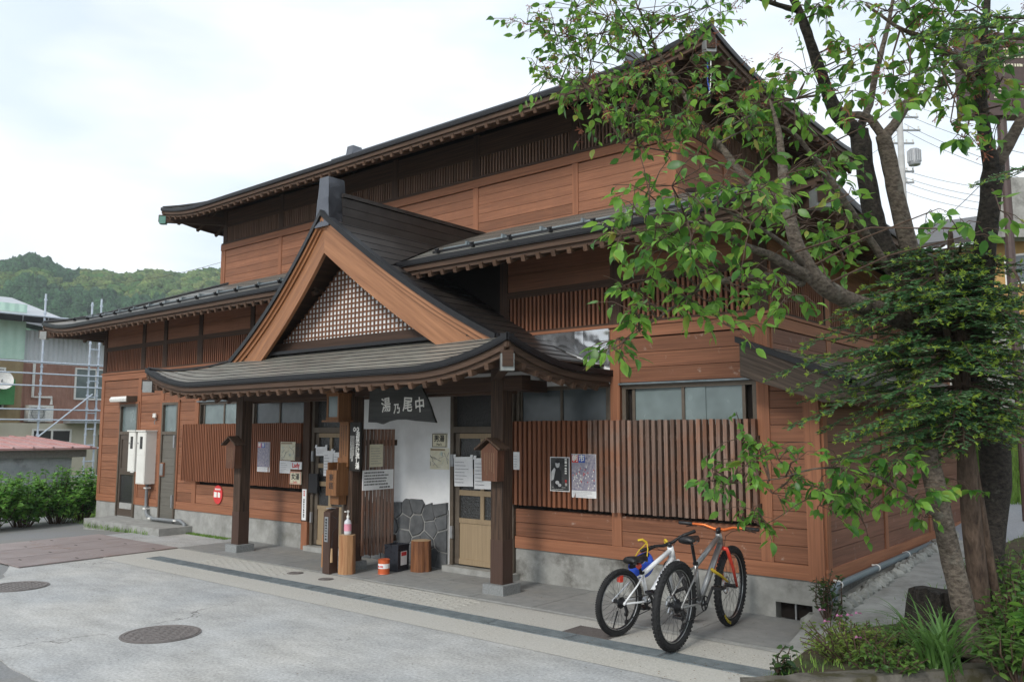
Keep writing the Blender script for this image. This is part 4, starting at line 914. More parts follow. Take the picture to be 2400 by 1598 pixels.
# grey driftwood name board hanging from the beam
t = thing('name_board', (-5.25,-.68,1.97), 'large grey driftwood name board with pale carved calligraphy under the porch beam', 'sign')
SH = .34; YB = -.93
top = [(-5.78,2.44),(-5.5,2.425),(-5.2,2.445),(-4.95,2.43),(-4.80,2.455),(-4.72,2.44),(-4.76,2.40),(-4.72,2.36),(-4.66,2.27),(-4.60,2.17),(-4.55,2.06),(-4.50,1.975)]
bot = [(-4.62,1.985),(-4.85,2.0),(-5.05,2.02),(-5.25,2.02),(-5.4,2.0),(-5.52,1.965),(-5.62,1.985),(-5.80,1.99)]
MB().prism([((a+5.8)*.97-5.8+SH,YB,b-.012) for a,b in top+bot][::-1], (0,.035,0)).build('board', M_['signwood'], t)
for ch,x,z,sz,tl in (('湯',-5.45,2.20,.20,.12),('乃',-5.24,2.155,.14,.05),('尾',-5.04,2.20,.20,-.05),('中',-4.82,2.19,.20,.10)): text(t,ch,(x+SH,YB-.003,z-.012),sz,M_['wtext'],bold=.0035,tilt=tl,sx=.92,name='calligraphy')
# black spring-source sign on the middle pillar
t = thing('spring_sign', (-5.76,-.92,1.33), 'tall black wooden sign with white brush lettering on the middle pillar', 'sign')
MB().box(-5.80,-5.585,-.955,-.925,1.33,1.98).build('board', M_['blackwood'], t)
m = MB(); m.poly(ell(-5.705,1.885,.028,.030,-.957)); m.poly(ell(-5.638,1.885,.028,.030,-.957)); m.build('emblem', M_['wtext'], t)
m = MB(); m.poly(ell(-5.705,1.885,.013,.014,-.959)); m.poly(ell(-5.638,1.885,.013,.014,-.959)); m.box(-5.674,-5.669,-.960,-.957,1.87,1.955); m.build('emblem_centre', M_['blackwood'], t)
text(t,'源\n泉\nか\nけ\n流\nし\n湯',(-5.635,-.957,1.60),.085,M_['wtext'],spacing=.82,bold=.0015); scribble(t,-5.79,-5.70,1.42,1.80,-.957,4,'wtext',True,th=.4)
# lantern box, name plaque, offertory box on the middle pillar
t = thing('lantern', (-5.98,-1.0,2.0), 'wooden wall lantern with frosted panes high on the middle pillar', 'lantern')
m = MB(); x0,x1,y0,y1 = -6.09,-5.83,-1.13,-.92
for a in (x0,x1-.03):
    for b in (y0,y1-.03): m.box(a,a+.03,b,b+.03,2.01,2.37)
for c,d in ((2.01,2.05),(2.33,2.37)): m.box(x0-.005,x1+.005,y0-.005,y1+.005,c,d)
m.build('frame', M_['newwood'], t)
m = MB(); m.prism([(x0-.06,y0-.06,2.37),(x1+.06,y0-.06,2.37),(x1+.03,y0-.06,2.40),((x0+x1)/2,y0-.06,2.45),(x0-.03,y0-.06,2.40)],(0,y1-y0+.1,0)); m.build('cap', M_['newwood'], t)
m = MB(); m.box(x0+.01,x1-.01,y0+.01,y1-.01,2.05,2.33); m.build('pane', M_['frost'], t)
m = MB(); m.box(x0-.05,x1+.05,y0-.04,y1,1.985,2.008); m.build('shelf', M_['newwood'], t)
m = MB(); m.box(x1-.03,x1+.006,y0+.03,y1-.03,2.05,2.33); m.build('side_board', M_['newwood'], t)
t = thing('cedar_plaque', (-5.90,-.93,1.38), 'tall pale cedar board with faint lettering below the lantern', 'plaque'); m = MB(); m.box(-6.02,-5.83,-.955,-.915,1.38,1.985); m.build('board', M_['newwood'], t); scribble(t,-6.0,-5.85,1.42,1.94,-.957,3,'dark_v',True,th=.4)
t = thing('offertory_box', (-5.98,-1.0,1.0), 'slim cedar offertory box with brushed characters on the middle pillar', 'box')
m = MB(); x0,x1 = -6.08,-5.86; m.box(x0,x1,-1.12,-1.10,1.02,1.34); m.box(x0,x0+.018,-1.10,-.93,1.02,1.44); m.box(x1-.018,x1,-1.10,-.93,1.02,1.44); m.box(x0,x1,-.93,-.915,1.02,1.50); m.box(x0,x1,-1.12,-.92,1.0,1.02); m.build('case', M_['newwood'], t)
m = MB(); m.quad((x0+.018,-1.09,1.33),(x1-.018,-1.09,1.33),(x1-.018,-.935,1.36),(x0+.018,-.935,1.36)); m.build('inside', M_['dark_h'], t); m = MB(); m.box(x0+.02,x1-.02,-1.06,-.93,.88,1.0); m.build('bracket', M_['newwood'], t)
text(t,'賽\n銭',(-5.97,-1.122,1.18),.10,M_['ink'],spacing=1.1)
# little roofed letter boxes on the outer pillars
def shrine_box(x, lab):
    t = thing('roofed_box', (x,-.97,1.29), lab, 'wooden box'); z0,z1 = 1.29,1.64; y0,y1 = -1.04,-.915
    MB().prism([(x-.115,y0,z0),(x+.115,y0,z0),(x+.125,y0,z1),(x,y0,z1+.09),(x-.125,y0,z1)],(0,y1-y0,0)).build('body', M_['log2'], t)
    for s in (-1,1):
        m = MB(); a = Vector((x+s*.19,y0-.05,z1-.0)); b = Vector((x,y0-.05,z1+.125)); m.prism([a,b,b+Vector((0,0,.022)),a+Vector((s*.008,0,.022))],(0,y1-y0+.07,0)); m.build('roof_board', M_['pillar'], t)
    scribble(t,x-.085,x+.085,z0+.03,z1-.03,y0-.002,5,'tan',True,th=.13)
M_['log2'] = surf('red_brown_box_wood', (0.060,0.027,0.017), (0.155,0.070,0.041), 1.6, V, 0.6, 0.3, 0.1)
shrine_box(-3.22,'small roofed wooden box with faded lettering on the right pillar'); shrine_box(-8.55,'small roofed wooden box with faded lettering on the left pillar')
# slatted divider between the two doors
t = thing('slat_divider', (-5.75,-.5,.15), 'upright slatted wooden divider screen between the two entrances', 'screen')
for i in range(9): y = -.76 + i*.066; piece('slat', M_['slat_grey'], t, -5.765,-5.735, y, y+.036, .17+R.uniform(0,.03), 1.89)
for z in (.33,1.66): piece('rail', M_['dark_h'], t, -5.79,-5.766,-.80,-.12,z,z+.08)
RZ = Matrix.Translation((-5.733,-.47,0)) @ Matrix.Rotation(math.pi/2,4,'Z')
t = thing('divider_notice', (-5.73,-.5,1.05), 'wide white handwritten notice board on the slatted divider', 'notice'); m = MB(); m.box(-5.733,-5.725,-.78,-.22,1.06,1.33); m.build('plate', M_['paper'], t)
scribble(t,-.25,.25,1.115,1.315,-.006,5,'ink',th=.55,fill=.95,rz=Matrix.Translation((-5.7305,-.50,0)) @ Matrix.Rotation(math.pi/2,4,'Z')); scribble(t,.02,.24,1.075,1.108,-.006,1,'ink',th=.7,fill=.95,rz=Matrix.Translation((-5.7305,-.50,0)) @ Matrix.Rotation(math.pi/2,4,'Z'))
t = thing('divider_paper', (-5.73,-.5,1.36), 'small yellowish printed sheet above the handwritten notice on the divider', 'notice'); m = MB(); m.box(-5.733,-5.728,-.66,-.42,1.37,1.68); m.build('plate', M_['paper_y'], t); scribble(t,-.10,.10,1.40,1.64,-.006,7,'inkgrey',rz=Matrix.Translation((-5.7325,-.54,0)) @ Matrix.Rotation(math.pi/2,4,'Z'))
# things standing under the porch
def log(x, y, r, h, lab, mat='log'):
    t = thing('log_stump', (x,y,.012), lab, 'log'); m = MB(); n = 18; prof = []
    rr = [1 + .06*math.sin(j*2.1+x) + R.uniform(-.03,.03) for j in range(n)]; vs = []
    for z,k_ in ((0,1.03),(h*.4,1.0),(h,.97)): vs += [(x+r*k_*rr[j]*math.cos(2*math.pi*j/n), y+r*k_*rr[j]*math.sin(2*math.pi*j/n), .012+z) for j in range(n)]
    m.add(vs,[(i*n+j,i*n+(j+1)%n,(i+1)*n+(j+1)%n,(i+1)*n+j) for i in range(2) for j in range(n)]); m.build('trunk', M_[mat], t)
    m = MB(); m.poly(vs[2*n:]); m.build('cut_face', M_['logtop'], t)
M_['logbark'] = surf('reddish_bark_log', (0.085,0.035,0.02), (0.27,0.115,0.05), 2.2, (8,8,.9), 0.55, 0.5, 0.0, bdist=0.01)
log(-5.63,-1.10,.105,.50,'tall peeled log holding the spray bottle beside the dark bollard'); log(-6.30,-.90,.075,.44,'thin peeled log standing behind the dark bollard'); log(-5.04,-.33,.135,.40,'short red-barked log stump in front of the stone facing','logbark')
t = thing('signpost', (-5.84,-1.20,0), 'dark square wooden bollard with an inset name plate and hanging cord', 'bollard')
m = MB(); m.prism([(-5.92,-1.27,.012),(-5.78,-1.27,.012),(-5.78,-1.27,.80),(-5.92,-1.27,.80)],(0,.14,0)); m.add([(-5.92,-1.27,.80),(-5.78,-1.27,.80),(-5.78,-1.13,.86),(-5.92,-1.13,.86)],[(0,1,2,3)]); m.add([(-5.78,-1.27,.80),(-5.78,-1.13,.80),(-5.78,-1.13,.86)],[(0,1,2)]); m.build('post', M_['pillar_base'], t)
m = MB(); m.box(-5.885,-5.815,-1.279,-1.27,.42,.74); m.build('name_plate', M_['grey'], t); scribble(t,-5.875,-5.825,.44,.72,-1.281,1,'ink',True,th=.75,fill=1.0)
m = MB(); m.box(-5.90,-5.80,-1.25,-1.16,.845,.853); m.build('top_plate', M_['grey'], t)
m = MB(); m.tube([(-5.775,-1.22,.75),(-5.74,-1.21,.72),(-5.70,-1.20,.74),(-5.72,-1.22,.6),(-5.76,-1.24,.55),(-5.762,-1.25,.34)],.004,5); m.build('cord', M_['ink'], t); m = MB(); m.tube([(-5.762,-1.25,.34),(-5.762,-1.25,.16)],[.012,.018],8); m.build('cord_handle', M_['logtop'], t)
M_['clear'] = plain('cloudy_plastic', (0.62,0.63,0.66), 0.25)
t = thing('spray_bottle', (-5.63,-1.10,.51), 'white sanitiser pump bottle with pink label on the tall log', 'bottle'); c = (-5.63,-1.10,.512)
MB().lathe([(.001,0),(.045,.0),(.048,.02),(.048,.15),(.040,.18),(.016,.20),(.014,.22)],c,18,caps=False).build('bottle', M_['clear'], t, smooth=True)
m = MB(); m.lathe([(.0487,.05),(.0487,.14)],c,18,caps=False); m.build('label', M_['pinklabel'] if 'pinklabel' in M_ else plain('pink_label',(0.72,0.30,0.38),0.5), t)
m = MB(); m.lathe([(.018,.215),(.018,.245),(.008,.25),(.008,.285),(.02,.29),(.016,.31),(.001,.315)],c,12,caps=False); m.box(c[0]-.012,c[0]+.012,c[1]-.05,c[1],c[2]+.292,c[2]+.308); m.build('pump', M_['white'], t)
M_['orange'] = plain('orange_tin', (0.62,0.13,0.045), 0.35, 0.2)
M_['tin'] = plain('dark_tin', (0.040,0.044,0.056), 0.3, 0.4)
t = thing('tin_can', (-5.25,-.80,.012), 'orange and white paint tin in front of the dark oil can', 'tin'); c = (-5.25,-.80,.012)
MB().lathe([(.075,0),(.078,.004),(.075,.012),(.075,.075)],c,24).build('can', M_['orange'], t); MB().lathe([(.0752,.075),(.0752,.135)],c,24,caps=False).build('label', M_['paper'], t); MB().lathe([(.075,.135),(.075,.178),(.078,.184),(.074,.188),(.066,.182),(.001,.182)],c,24,caps=False).build('lid', M_['orange'], t)
scribble(t,-.04,.04,.095,.135,0,1,'red',th=.6,fill=1.0,rz=Matrix.Translation((-5.225,-.873,0)) @ Matrix.Rotation(.35,4,'Z'))
t = thing('oil_can', (-5.32,-.50,.012), 'square dark tin can with a red and white label under the porch', 'can'); m = MB(); RR = Matrix.Translation((-5.33,-.50,.012)) @ Matrix.Rotation(.15,4,'Z')
MB().box(-.115,.115,-.115,.115,0,.33).xform(RR).build('body', M_['tin'], t); m = MB()
for a,b,c_,d in ((-.12,.12,-.12,-.105),(-.12,.12,.105,.12),(-.12,-.105,-.105,.105),(.105,.12,-.105,.105)): m.box(a,b,c_,d,.325,.348)
m.xform(RR).build('rim', M_['tin'], t); MB().box(.1155,.117,-.06,.07,.08,.26).xform(RR).build('label', M_['paper'], t); MB().box(.1175,.118,-.05,.06,.20,.25).xform(RR).build('label_band', M_['red'], t)
# meter boxes, wall light, conduit, taps
for x0,x1,z0,z1,lab in ((-13.50,-13.22,1.07,1.86,'shorter cream electricity meter box with small window'),(-13.14,-12.80,.84,1.86,'taller cream electricity meter box with small window and conduit')):
    t = thing('meter_box', ((x0+x1)/2,-.1,z0), lab, 'meter box'); d = -.24
    MB().box(x0,x1,d,-.025,z0,z1).build('case', M_['cream'], t)
    m = MB(); m.box(x0-.025,x1+.025,d-.03,-.025,z1,z1+.025); m.build('cap', M_['cream'], t)
    zm = z1-.47; m = MB(); m.box(x0+.02,x1-.02,d-.008,d,zm+.008,z1-.015); m.build('door', M_['cream'], t); m = MB(); m.box(x0+.02,x1-.02,d-.008,d,z0+.015,zm-.008); m.build('door', M_['cream'], t)
    cx = (x0+x1)/2; m = MB(); m.box(cx-.045,cx+.055,d-.012,d-.008,zm+.13,zm+.37); m.build('window', M_['pebble'], t)
    m = MB(); m.tube([(x0+.05,d-.006,zm+.24),(x0+.05,d-.016,zm+.24)],.016,10); m.build('lock', M_['grey'], t)
t = thing('conduit', (-12.97,-.1,0), 'grey bent conduit running down from the taller meter box to the ground', 'pipe')
m = MB(); m.tube([(-12.95,-.10,.84),(-12.95,-.10,.72),(-12.99,-.08,.62),(-12.99,-.08,.40),(-12.95,-.09,.28),(-12.85,-.11,.22),(-12.6,-.12,.19),(-11.9,-.12,.20),(-11.62,-.12,.22),(-11.47,-.12,.17),(-11.42,-.12,.05),(-11.42,-.12,-.1)],.032,8); m.build('pipe', M_['pipe'], t, smooth=True)
for p in ((-12.95,-.10,.76),(-12.99,-.08,.36),(-12.7,-.12,.195),(-11.75,-.12,.21)): m = MB(); m.box(p[0]-.045,p[0]+.045,p[1]-.045,p[1]+.06,p[2]-.015,p[2]+.015); m.build('clip', M_['white'], t)
t = thing('wall_light', (-14.0,-.1,2.5), 'white box wall light above the left service door', 'lamp'); m = MB(); m.prism([(-14.42,-.025,2.47),(-14.42,-.23,2.47),(-14.42,-.25,2.52),(-14.42,-.21,2.575),(-14.42,-.025,2.575)],(.72,0,0)); m.build('shade', M_['white'], t); m = MB(); m.box(-13.70,-13.67,-.24,-.02,2.46,2.58); m.build('end_plate', M_['bronze'], t)
t = thing('wall_taps', (-12.83,-.05,2.12), 'pair of small white electrical insulators between the service doors', 'insulator')
for x in (-12.87,-12.81): m = MB(); m.lathe([(.02,0),(.026,.03),(.018,.05),(.024,.08),(.001,.09)],(x,-.07,2.13),10,caps=False); m.build('insulator', M_['white'], t)
m = MB(); m.tube([(-12.84,-.03,2.10),(-12.82,-.08,2.05),(-12.83,-.06,2.0)],.010,6); m.tube([(-12.87,-.02,2.13),(-12.81,-.08,2.12)],.008,6); m.build('bracket', M_['grey'], t)
t = thing('round_sign', (-10.51,-.03,.56), 'faded red oval enamel sign low on the boards beside the left pillar', 'sign'); m = MB(); q = ell(-10.51,.74,.145,.165,-.042,28); m.prism(q[::-1],(0,.012,0)); m.build('plate', M_['red'], t)
scribble(t,-10.63,-10.39,.69,.79,-.0435,1,'wtext',th=.95,fill=1.1); scribble(t,-10.60,-10.42,.815,.855,-.0435,1,'wtext',th=.8,fill=1.0)
t = thing('door_speaker', (-7.74,-.07,.98), 'black screen panel mounted on the frame of the women\'s door', 'panel'); m = MB(); m.box(-7.82,-7.60,-.10,-.065,.90,1.20); m.build('panel', M_['ink'], t)
t = thing('drain_pipe', (.3,2,.37), 'long blue-grey drain pipe along the base of the lean-to', 'pipe')
m = MB(); m.tube([(.29,-.05,.02),(.29,-.05,.34),(.30,-.02,.375),(.30,.1,.38),(.30,6.5,.43)],.035,10); m.build('pipe', M_['pipe_blue'], t, smooth=True)
for y in (.08,1.3,2.5,3.7): m = MB(); m.lathe([(.038,-.012),(.042,0),(.038,.012)],(0,0,0),12); m.xform(Matrix.Translation((.30,y,.38+.0078*y)) @ Matrix.Rotation(math.pi/2,4,'X')); m.box(.25,.30,y-.008,y+.008,.41,.425); m.build('clip', M_['white'], t)
M_['river'] = surf('river_stone', (0.20,0.205,0.19), (0.36,0.36,0.33), 7, (1,1,1), 0.85, 0.5, 0.12)
def pebble(x, y, z, r, lab, group):
    m = MB(); n = 10; k_ = 7; ang = R.uniform(0,3)
    for i in range(k_+1):
        ph = math.pi*i/k_
        for j in range(n):
            th = 2*math.pi*j/n; w = 1 + .42*mnoise.noise(Vector((x*9+math.cos(th)*1.3, y*9+math.sin(th)*1.3, ph)))
            m.v.append((x + r*w*math.sin(ph)*math.cos(th+ang), y + r*1.15*w*math.sin(ph)*math.sin(th+ang), z + r*.72*w*math.cos(ph)))
    m.f = [(i*n+j,(i+1)*n+j,(i+1)*n+(j+1)%n,i*n+(j+1)%n) for i in range(k_) for j in range(n)]; m.m = [0]*len(m.f)
    tag(m.build('edging_stone', M_['river']), lab, 'stone', group)
y = -.15; i = 0
while y < 4.6:
    r = R.uniform(.06,.095); pebble(.40 + R.uniform(-.02,.02), y, path_z(y)+.015, r, 'rounded grey river stone in the row along the lean-to wall', 'edging stones along the lean-to'); y += r*1.75
pebble(.10,-.10,.03,.12,'single pale river stone beside the foundation vent',None)
t = thing('hanging_cord', (-1.2,.9,6.0), 'blue and white cords hanging from the upper eave corner', 'cord')
m = MB(); m.tube([(-1.32,.9,6.43),(-1.33,.9,6.2),(-1.31,.92,6.02)],.008,5); m.build('blue_cord', M_['bluep'], t); m = MB(); m.tube([(-1.28,.9,6.43),(-1.27,.88,6.25),(-1.30,.9,6.05),(-1.34,.9,5.98)],.007,5); m.build('white_cord', M_['white'], t)

# ------------------------------------------------------------------ bicycles
M_['rubber'] = surf('tyre_rubber', (0.012,0.012,0.013), (0.030,0.030,0.031), 30, (1,1,1), 0.75, 0.3, 0.0, spec=0.3)
M_['blackp'] = plain('black_plastic', (0.014,0.014,0.016), 0.4, var=0.05)
M_['alu'] = plain('silver_alloy', (0.50,0.51,0.52), 0.3, 0.9, var=0.05)
M_['spoke'] = plain('dark_spoke', (0.08,0.08,0.085), 0.35, 0.8)
M_['paint_white'] = plain('white_frame_paint', (0.78,0.80,0.82), 0.25, coat=0.6, var=0.03)
M_['paint_grey'] = plain('grey_frame_metal', (0.30,0.30,0.30), 0.35, 0.6, var=0.08)
M_['paint_red'] = plain('red_fork_paint', (0.68,0.055,0.03), 0.3, coat=0.5, var=0.04)
M_['paint_orange'] = plain('orange_bar', (0.66,0.15,0.035), 0.28, 0.4, var=0.04)
M_['yellow'] = plain('yellow_strap', (0.62,0.43,0.03), 0.55, var=0.1)
M_['helmet_blue'] = plain('blue_shell', (0.035,0.11,0.66), 0.35, var=0.05)
def torus(m, c, Rr, r, n=48, k_=10, ax='y'):
    b = len(m.v)
    for i in range(n):
        t_ = 2*math.pi*i/n
        for j in range(k_):
            p = 2*math.pi*j/k_; q = Rr + r*math.cos(p); m.v.append((c[0]+q*math.cos(t_), c[1]+r*math.sin(p), c[2]+q*math.sin(t_)))
    for i in range(n):
        for j in range(k_): m.f.append((b+i*k_+j, b+i*k_+(j+1)%k_, b+((i+1)%n)*k_+(j+1)%k_, b+((i+1)%n)*k_+j)); m.m.append(m.cur)
def wheel(parent, M, c, Rr, tr, knobs, rotor=True, brand=None):
    hub = MB(); hub.tube([(c[0],-.055,c[2]),(c[0],-.03,c[2]),(c[0],.03,c[2]),(c[0],.055,c[2])],[.022,.018,.018,.022],12); hub.tube([(c[0],-.075,c[2]),(c[0],.075,c[2])],.008,8)
    w = hub.build('wheel', M_['blackp'], parent, M)
    t_ = MB(); torus(t_, c, Rr-tr, tr, 56, 12)
    ty = t_.build('tyre', M_['rubber'], w, M, smooth=True)
    k_ = MB(); n = knobs
    for i in range(n):
        a = 2*math.pi*i/n
        for row,(ph,h) in enumerate(((-.95,.007),(-.35,.005),(.35,.005),(.95,.007))):
            aa = a + (math.pi/n if row % 2 else 0); rr = Rr - tr + (tr+h*.4)*math.cos(ph); y = (tr+h*.4)*math.sin(ph); s = .42*2*math.pi*Rr/n; wv = tr*.20
            er = Vector((math.cos(aa)*math.cos(ph), math.sin(ph), math.sin(aa)*math.cos(ph))); et = Vector((-math.sin(aa),0,math.cos(aa))); es = er.cross(et)
            o = Vector((c[0]+rr*math.cos(aa), y, c[2]+rr*math.sin(aa)))
            vs = [o + er*p*h*.6 + et*q*s*.5 + es*u*wv for p in (-1,1) for q,u in ((-1,-1),(1,-1),(1,1),(-1,1))]
            k_.add(vs,[(4,5,6,7),(0,1,5,4),(1,2,6,5),(2,3,7,6),(3,0,4,7)])
    kind(k_.build('tread', M_['rubber'], w, M), 'stuff')
    rm = MB(); ri = Rr - 2*tr; torus(rm, c, ri-.004, .013, 48, 8); rm.build('rim', M_['blackp'], w, M, smooth=True)
    rs = MB(); torus(rs, (c[0],-.012,c[2]), ri-.006, .004, 48, 6); torus(rs, (c[0],.012,c[2]), ri-.006, .004, 48, 6); rs.build('rim_edge', M_['alu'], w, M)
    sp = MB()
    for i in range(28):
        a = 2*math.pi*i/28; b = a + (.9 if i % 4 < 2 else -.9); s = 1 if i % 2 else -1
        sp.tube([(c[0]+.022*math.cos(b), s*.028, c[2]+.022*math.sin(b)), (c[0]+(ri-.012)*math.cos(a), 0, c[2]+(ri-.012)*math.sin(a))], .0013, 4, False)
    kind(sp.build('spokes', M_['spoke'], w, M), 'stuff')
    if rotor:
        r_ = MB(); torus(r_, (c[0],.045,c[2]), .078, .007, 32, 4)
        for i in range(5): a = 2*math.pi*i/5; r_.beam((c[0],.045,c[2]),(c[0]+.075*math.cos(a+.4),.045,c[2]+.075*math.sin(a+.4)),.004,.008,up=(0,1,0))
        r_.build('brake_rotor', M_['alu'], w, M)
    if brand:
        for i,ch in enumerate(brand[0]):
            a = math.radians(brand[1]) + (i - len(brand[0])/2)*.10; rr = Rr - tr*.95; yy = -tr*1.03
            T = Matrix.Translation((c[0]+rr*math.cos(a), yy, c[2]+rr*math.sin(a))) @ Matrix.Rotation(math.pi/2,4,'X') @ Matrix.Rotation(a+math.pi/2,4,'Z')
            link(bpy.data.objects.new('lettering', text_mesh(ch,.036,M_['yellowtext'],bold=.001)), w, M @ T)
    return w
M_['yellowtext'] = plain('yellow_lettering', (0.70,0.55,0.03), 0.5)
def bicycle(name, label, base_pt, heading, lean, S):
    M = Matrix.Translation(Vector(base_pt)) @ Matrix.Rotation(heading,4,'Z') @ Matrix.Rotation(-lean,4,'X')
    t = bpy.data.objects.new(name, None); link(t, None, M); tag(t, label, 'bicycle')
    ra, fa, bb, stt, ht, hb = [Vector((p[0],0,p[1])) for p in (S['ra'],S['fa'],S['bb'],S['st'],S['ht'],S['hb'])]
    fm = S['frame']; r1 = S['r']
    f = MB(); f.tube([bb,stt],[r1*.85,r1*.8],10); f.tube([bb,hb+(ht-hb)*.15],[r1*1.15,r1*1.2],10); f.tube([stt+(bb-stt)*.06,ht+(hb-ht)*.25],[r1*.95,r1*1.0],10); f.tube([hb,ht],r1*1.25,12)
    f.tube([bb+Vector((0,-.045,0)),bb+Vector((0,.045,0))],.024,12)
    for s in (-1,1):
        f.tube([bb+Vector((-.02,s*.03,0)),bb+(ra-bb)*.35+Vector((0,s*.055,0)),ra+Vector((0,s*.068,0))],[.011,.010,.009],8)
        f.tube([stt+(bb-stt)*.10+Vector((-.01,s*.015,0)),stt+(ra-stt)*.4+Vector((0,s*.055,-.0)),ra+Vector((0,s*.068,.01))],[.009,.008,.008],8)
        f.tube([ra+Vector((0,s*.062,0)),ra+Vector((0,s*.076,0))],.018,10)
    f.build('frame', M_[fm], t, M, smooth=True)
    wheel(t, M, ra, S['R'], S['tr'], S['kn'], S['rotor'], S.get('brandr'))
    ax = (ht-hb).normalized(); Ms = M @ Matrix.Translation(hb) @ Matrix.Rotation(S['steer'],4,ax) @ Matrix.Translation(-hb)
    fk = MB(); cr = hb - ax*.035
    for s in (-1,1): fk.tube([cr+Vector((0,0,.0)),cr+Vector((.01,s*.05,-.005)),cr+Vector((.02,s*.06,-.04)),cr+(fa-cr)*.5+Vector((.012,s*.062,0)),fa+Vector((0,s*.062,0))],[.020,.019,.018,.016,.011],8)
    fk.tube([hb,cr-ax*.0],.024,10); fk.build('fork', M_[S['fork']], t, Ms, smooth=True)
    wheel(t, Ms, fa, S['R'], S['tr'], S['kn'], S['rotor'], S.get('brandf'))
    sp = S['seat']; se = Vector((sp[0],0,sp[1])); MB().tube([stt+(bb-stt)*.1, se-Vector((0,0,.04))],.0145,10).build('seat_post', M_['blackp'], t, M)
    MB().tube([stt+(bb-stt)*.02,stt-(bb-stt)*.02],r1*1.05,12).build('seat_clamp', M_['blackp'], t, M)
    sd = MB(); prof = [(-.13,.070,.004),(-.11,.076,.016),(-.05,.066,.014),(0,.040,.010),(.06,.024,.008),(.12,.019,.004),(.135,.012,-.006)]; n = 10; vs = []
    for x,w,z in prof:
        for j in range(n): a = math.pi*2*j/n; vs.append((se.x+x, w*math.cos(a), se.z+z+(.020 if math.sin(a) > 0 else .034)*math.sin(a) - (.012*(math.cos(a)**2))))
    k_ = len(prof); sd.add(vs,[(i*n+j,i*n+(j+1)%n,(i+1)*n+(j+1)%n,(i+1)*n+j) for i in range(k_-1) for j in range(n)]+[tuple(range(n))[::-1],tuple(range((k_-1)*n,k_*n))])
    sdo = sd.build('saddle', M_['blackp'], t, M, smooth=True)
    rl = MB()
    for s in (-1,1): rl.tube([(se.x-.09,s*.025,se.z-.02),(se.x-.03,s*.022,se.z-.045),(se.x+.05,s*.022,se.z-.04),(se.x+.10,s*.012,se.z-.015)],.0035,6)
    rl.build('saddle_rail', M_['alu'], sdo, M)
    bw = S['barw']; bc = ht + ax*S['rise'] + Vector((S['stem'],0,0)); st = MB(); st.tube([ht-ax*.005, ht+ax*(S['rise']+.01)],.019,12); st.tube([ht+ax*S['rise'],bc],[.019,.021],12); st.build('stem', M_['blackp'], t, Ms, smooth=True)
    hbp = [bc+Vector((-.045,s*bw/2,S['up'])) for s in (-1,1)]
    bar = MB(); bar.tube([hbp[0],bc+Vector((-.02,-.14,S['up']*.9)),bc+Vector((0,-.05,0)),bc+Vector((0,.05,0)),bc+Vector((-.02,.14,S['up']*.9)),hbp[1]],[.011,.0125,.016,.016,.0125,.011],10); bo = bar.build('handlebar', M_[S['bar']], t, Ms, smooth=True)
    for s,e in ((-1,hbp[0]),(1,hbp[1])):
        d = (bc+Vector((-.02,s*.14,S['up']*.9))-e).normalized(); MB().tube([e-d*.005,e+d*.005,e+d*.125,e+d*.13],[.014,.0175,.0165,.013],12).build('grip', M_['blackp'], bo, Ms, smooth=True)
        l_ = MB(); p = e + d*.155; l_.tube([p,p+Vector((.03,0,-.012))],.015,8); l_.tube([p+Vector((.03,0,-.012)),p+Vector((.05,s*.03,-.022)),p+Vector((.055,s*.11,-.035))],[.008,.006,.005],6); l_.build('brake_lever', M_['blackp'], bo, Ms, smooth=True)
        MB().tube([p+Vector((.03,-s*.01,-.01)), bc+Vector((.07,s*.09,-.02)), hb+Vector((.05,s*.03,.08)), hb+Vector((.02,s*.02,-.06))],.0028,5).build('cable', M_['blackp'], bo, Ms)
    cr_ = MB(); torus(cr_, (bb.x,-.05,bb.z), S['cring'], .006, 32, 6); cr_.tube([(bb.x,-.07,bb.z),(bb.x,.07,bb.z)],.014,10)
    for i in range(4): a = i*math.pi/2+.3; cr_.beam((bb.x,-.05,bb.z),(bb.x+S['cring']*math.cos(a),-.05,bb.z+S['cring']*math.sin(a)),.006,.014,up=(0,1,0))
    co = cr_.build('crank', M_['blackp'], t, M)
    a = S['cra']; L_ = S['crl']
    for s in (-1,1):
        e = Vector((bb.x+s*-L_*math.cos(a), s*.075, bb.z+s*-L_*math.sin(a)))
        MB().tube([(bb.x,s*.068,bb.z),e],[.015,.012],8).build('crank_arm', M_['blackp'], co, M)
        p = MB(); y = e.y + s*.06
        for u in (-.045,.045): p.box(e.x+u-.007,e.x+u+.007,y-.048,y+.048,e.z-.011,e.z+.011)
        for v in (-.044,0,.044): p.box(e.x-.045,e.x+.045,y+v-.006,y+v+.006,e.z-.010,e.z+.010)
        p.build('pedal', M_['blackp'], co, M)
    cs = MB()
    for i in range(7): cs.lathe([(.022+.0045*(6-i),-.0015),(.022+.0045*(6-i),.0015)],(0,0,0),20); 
    cs = MB()
    for i in range(7): rr = .024+.0052*i*(S['cass']); cs.tube([(ra.x,-.058+.0055*i,ra.z),(ra.x,-.055+.0055*i,ra.z)],rr,22)
    cs.build('cassette', M_['spoke'], t, M)
    ch = MB(); c0 = .03; ch.tube([(bb.x,-.05,bb.z+S['cring']),(ra.x,-.052,ra.z+.04)],.004,5); ch.tube([(bb.x,-.05,bb.z-S['cring']),(ra.x+.05,-.052,ra.z-.16)],.004,5); ch.build('chain', M_['spoke'], t, M)
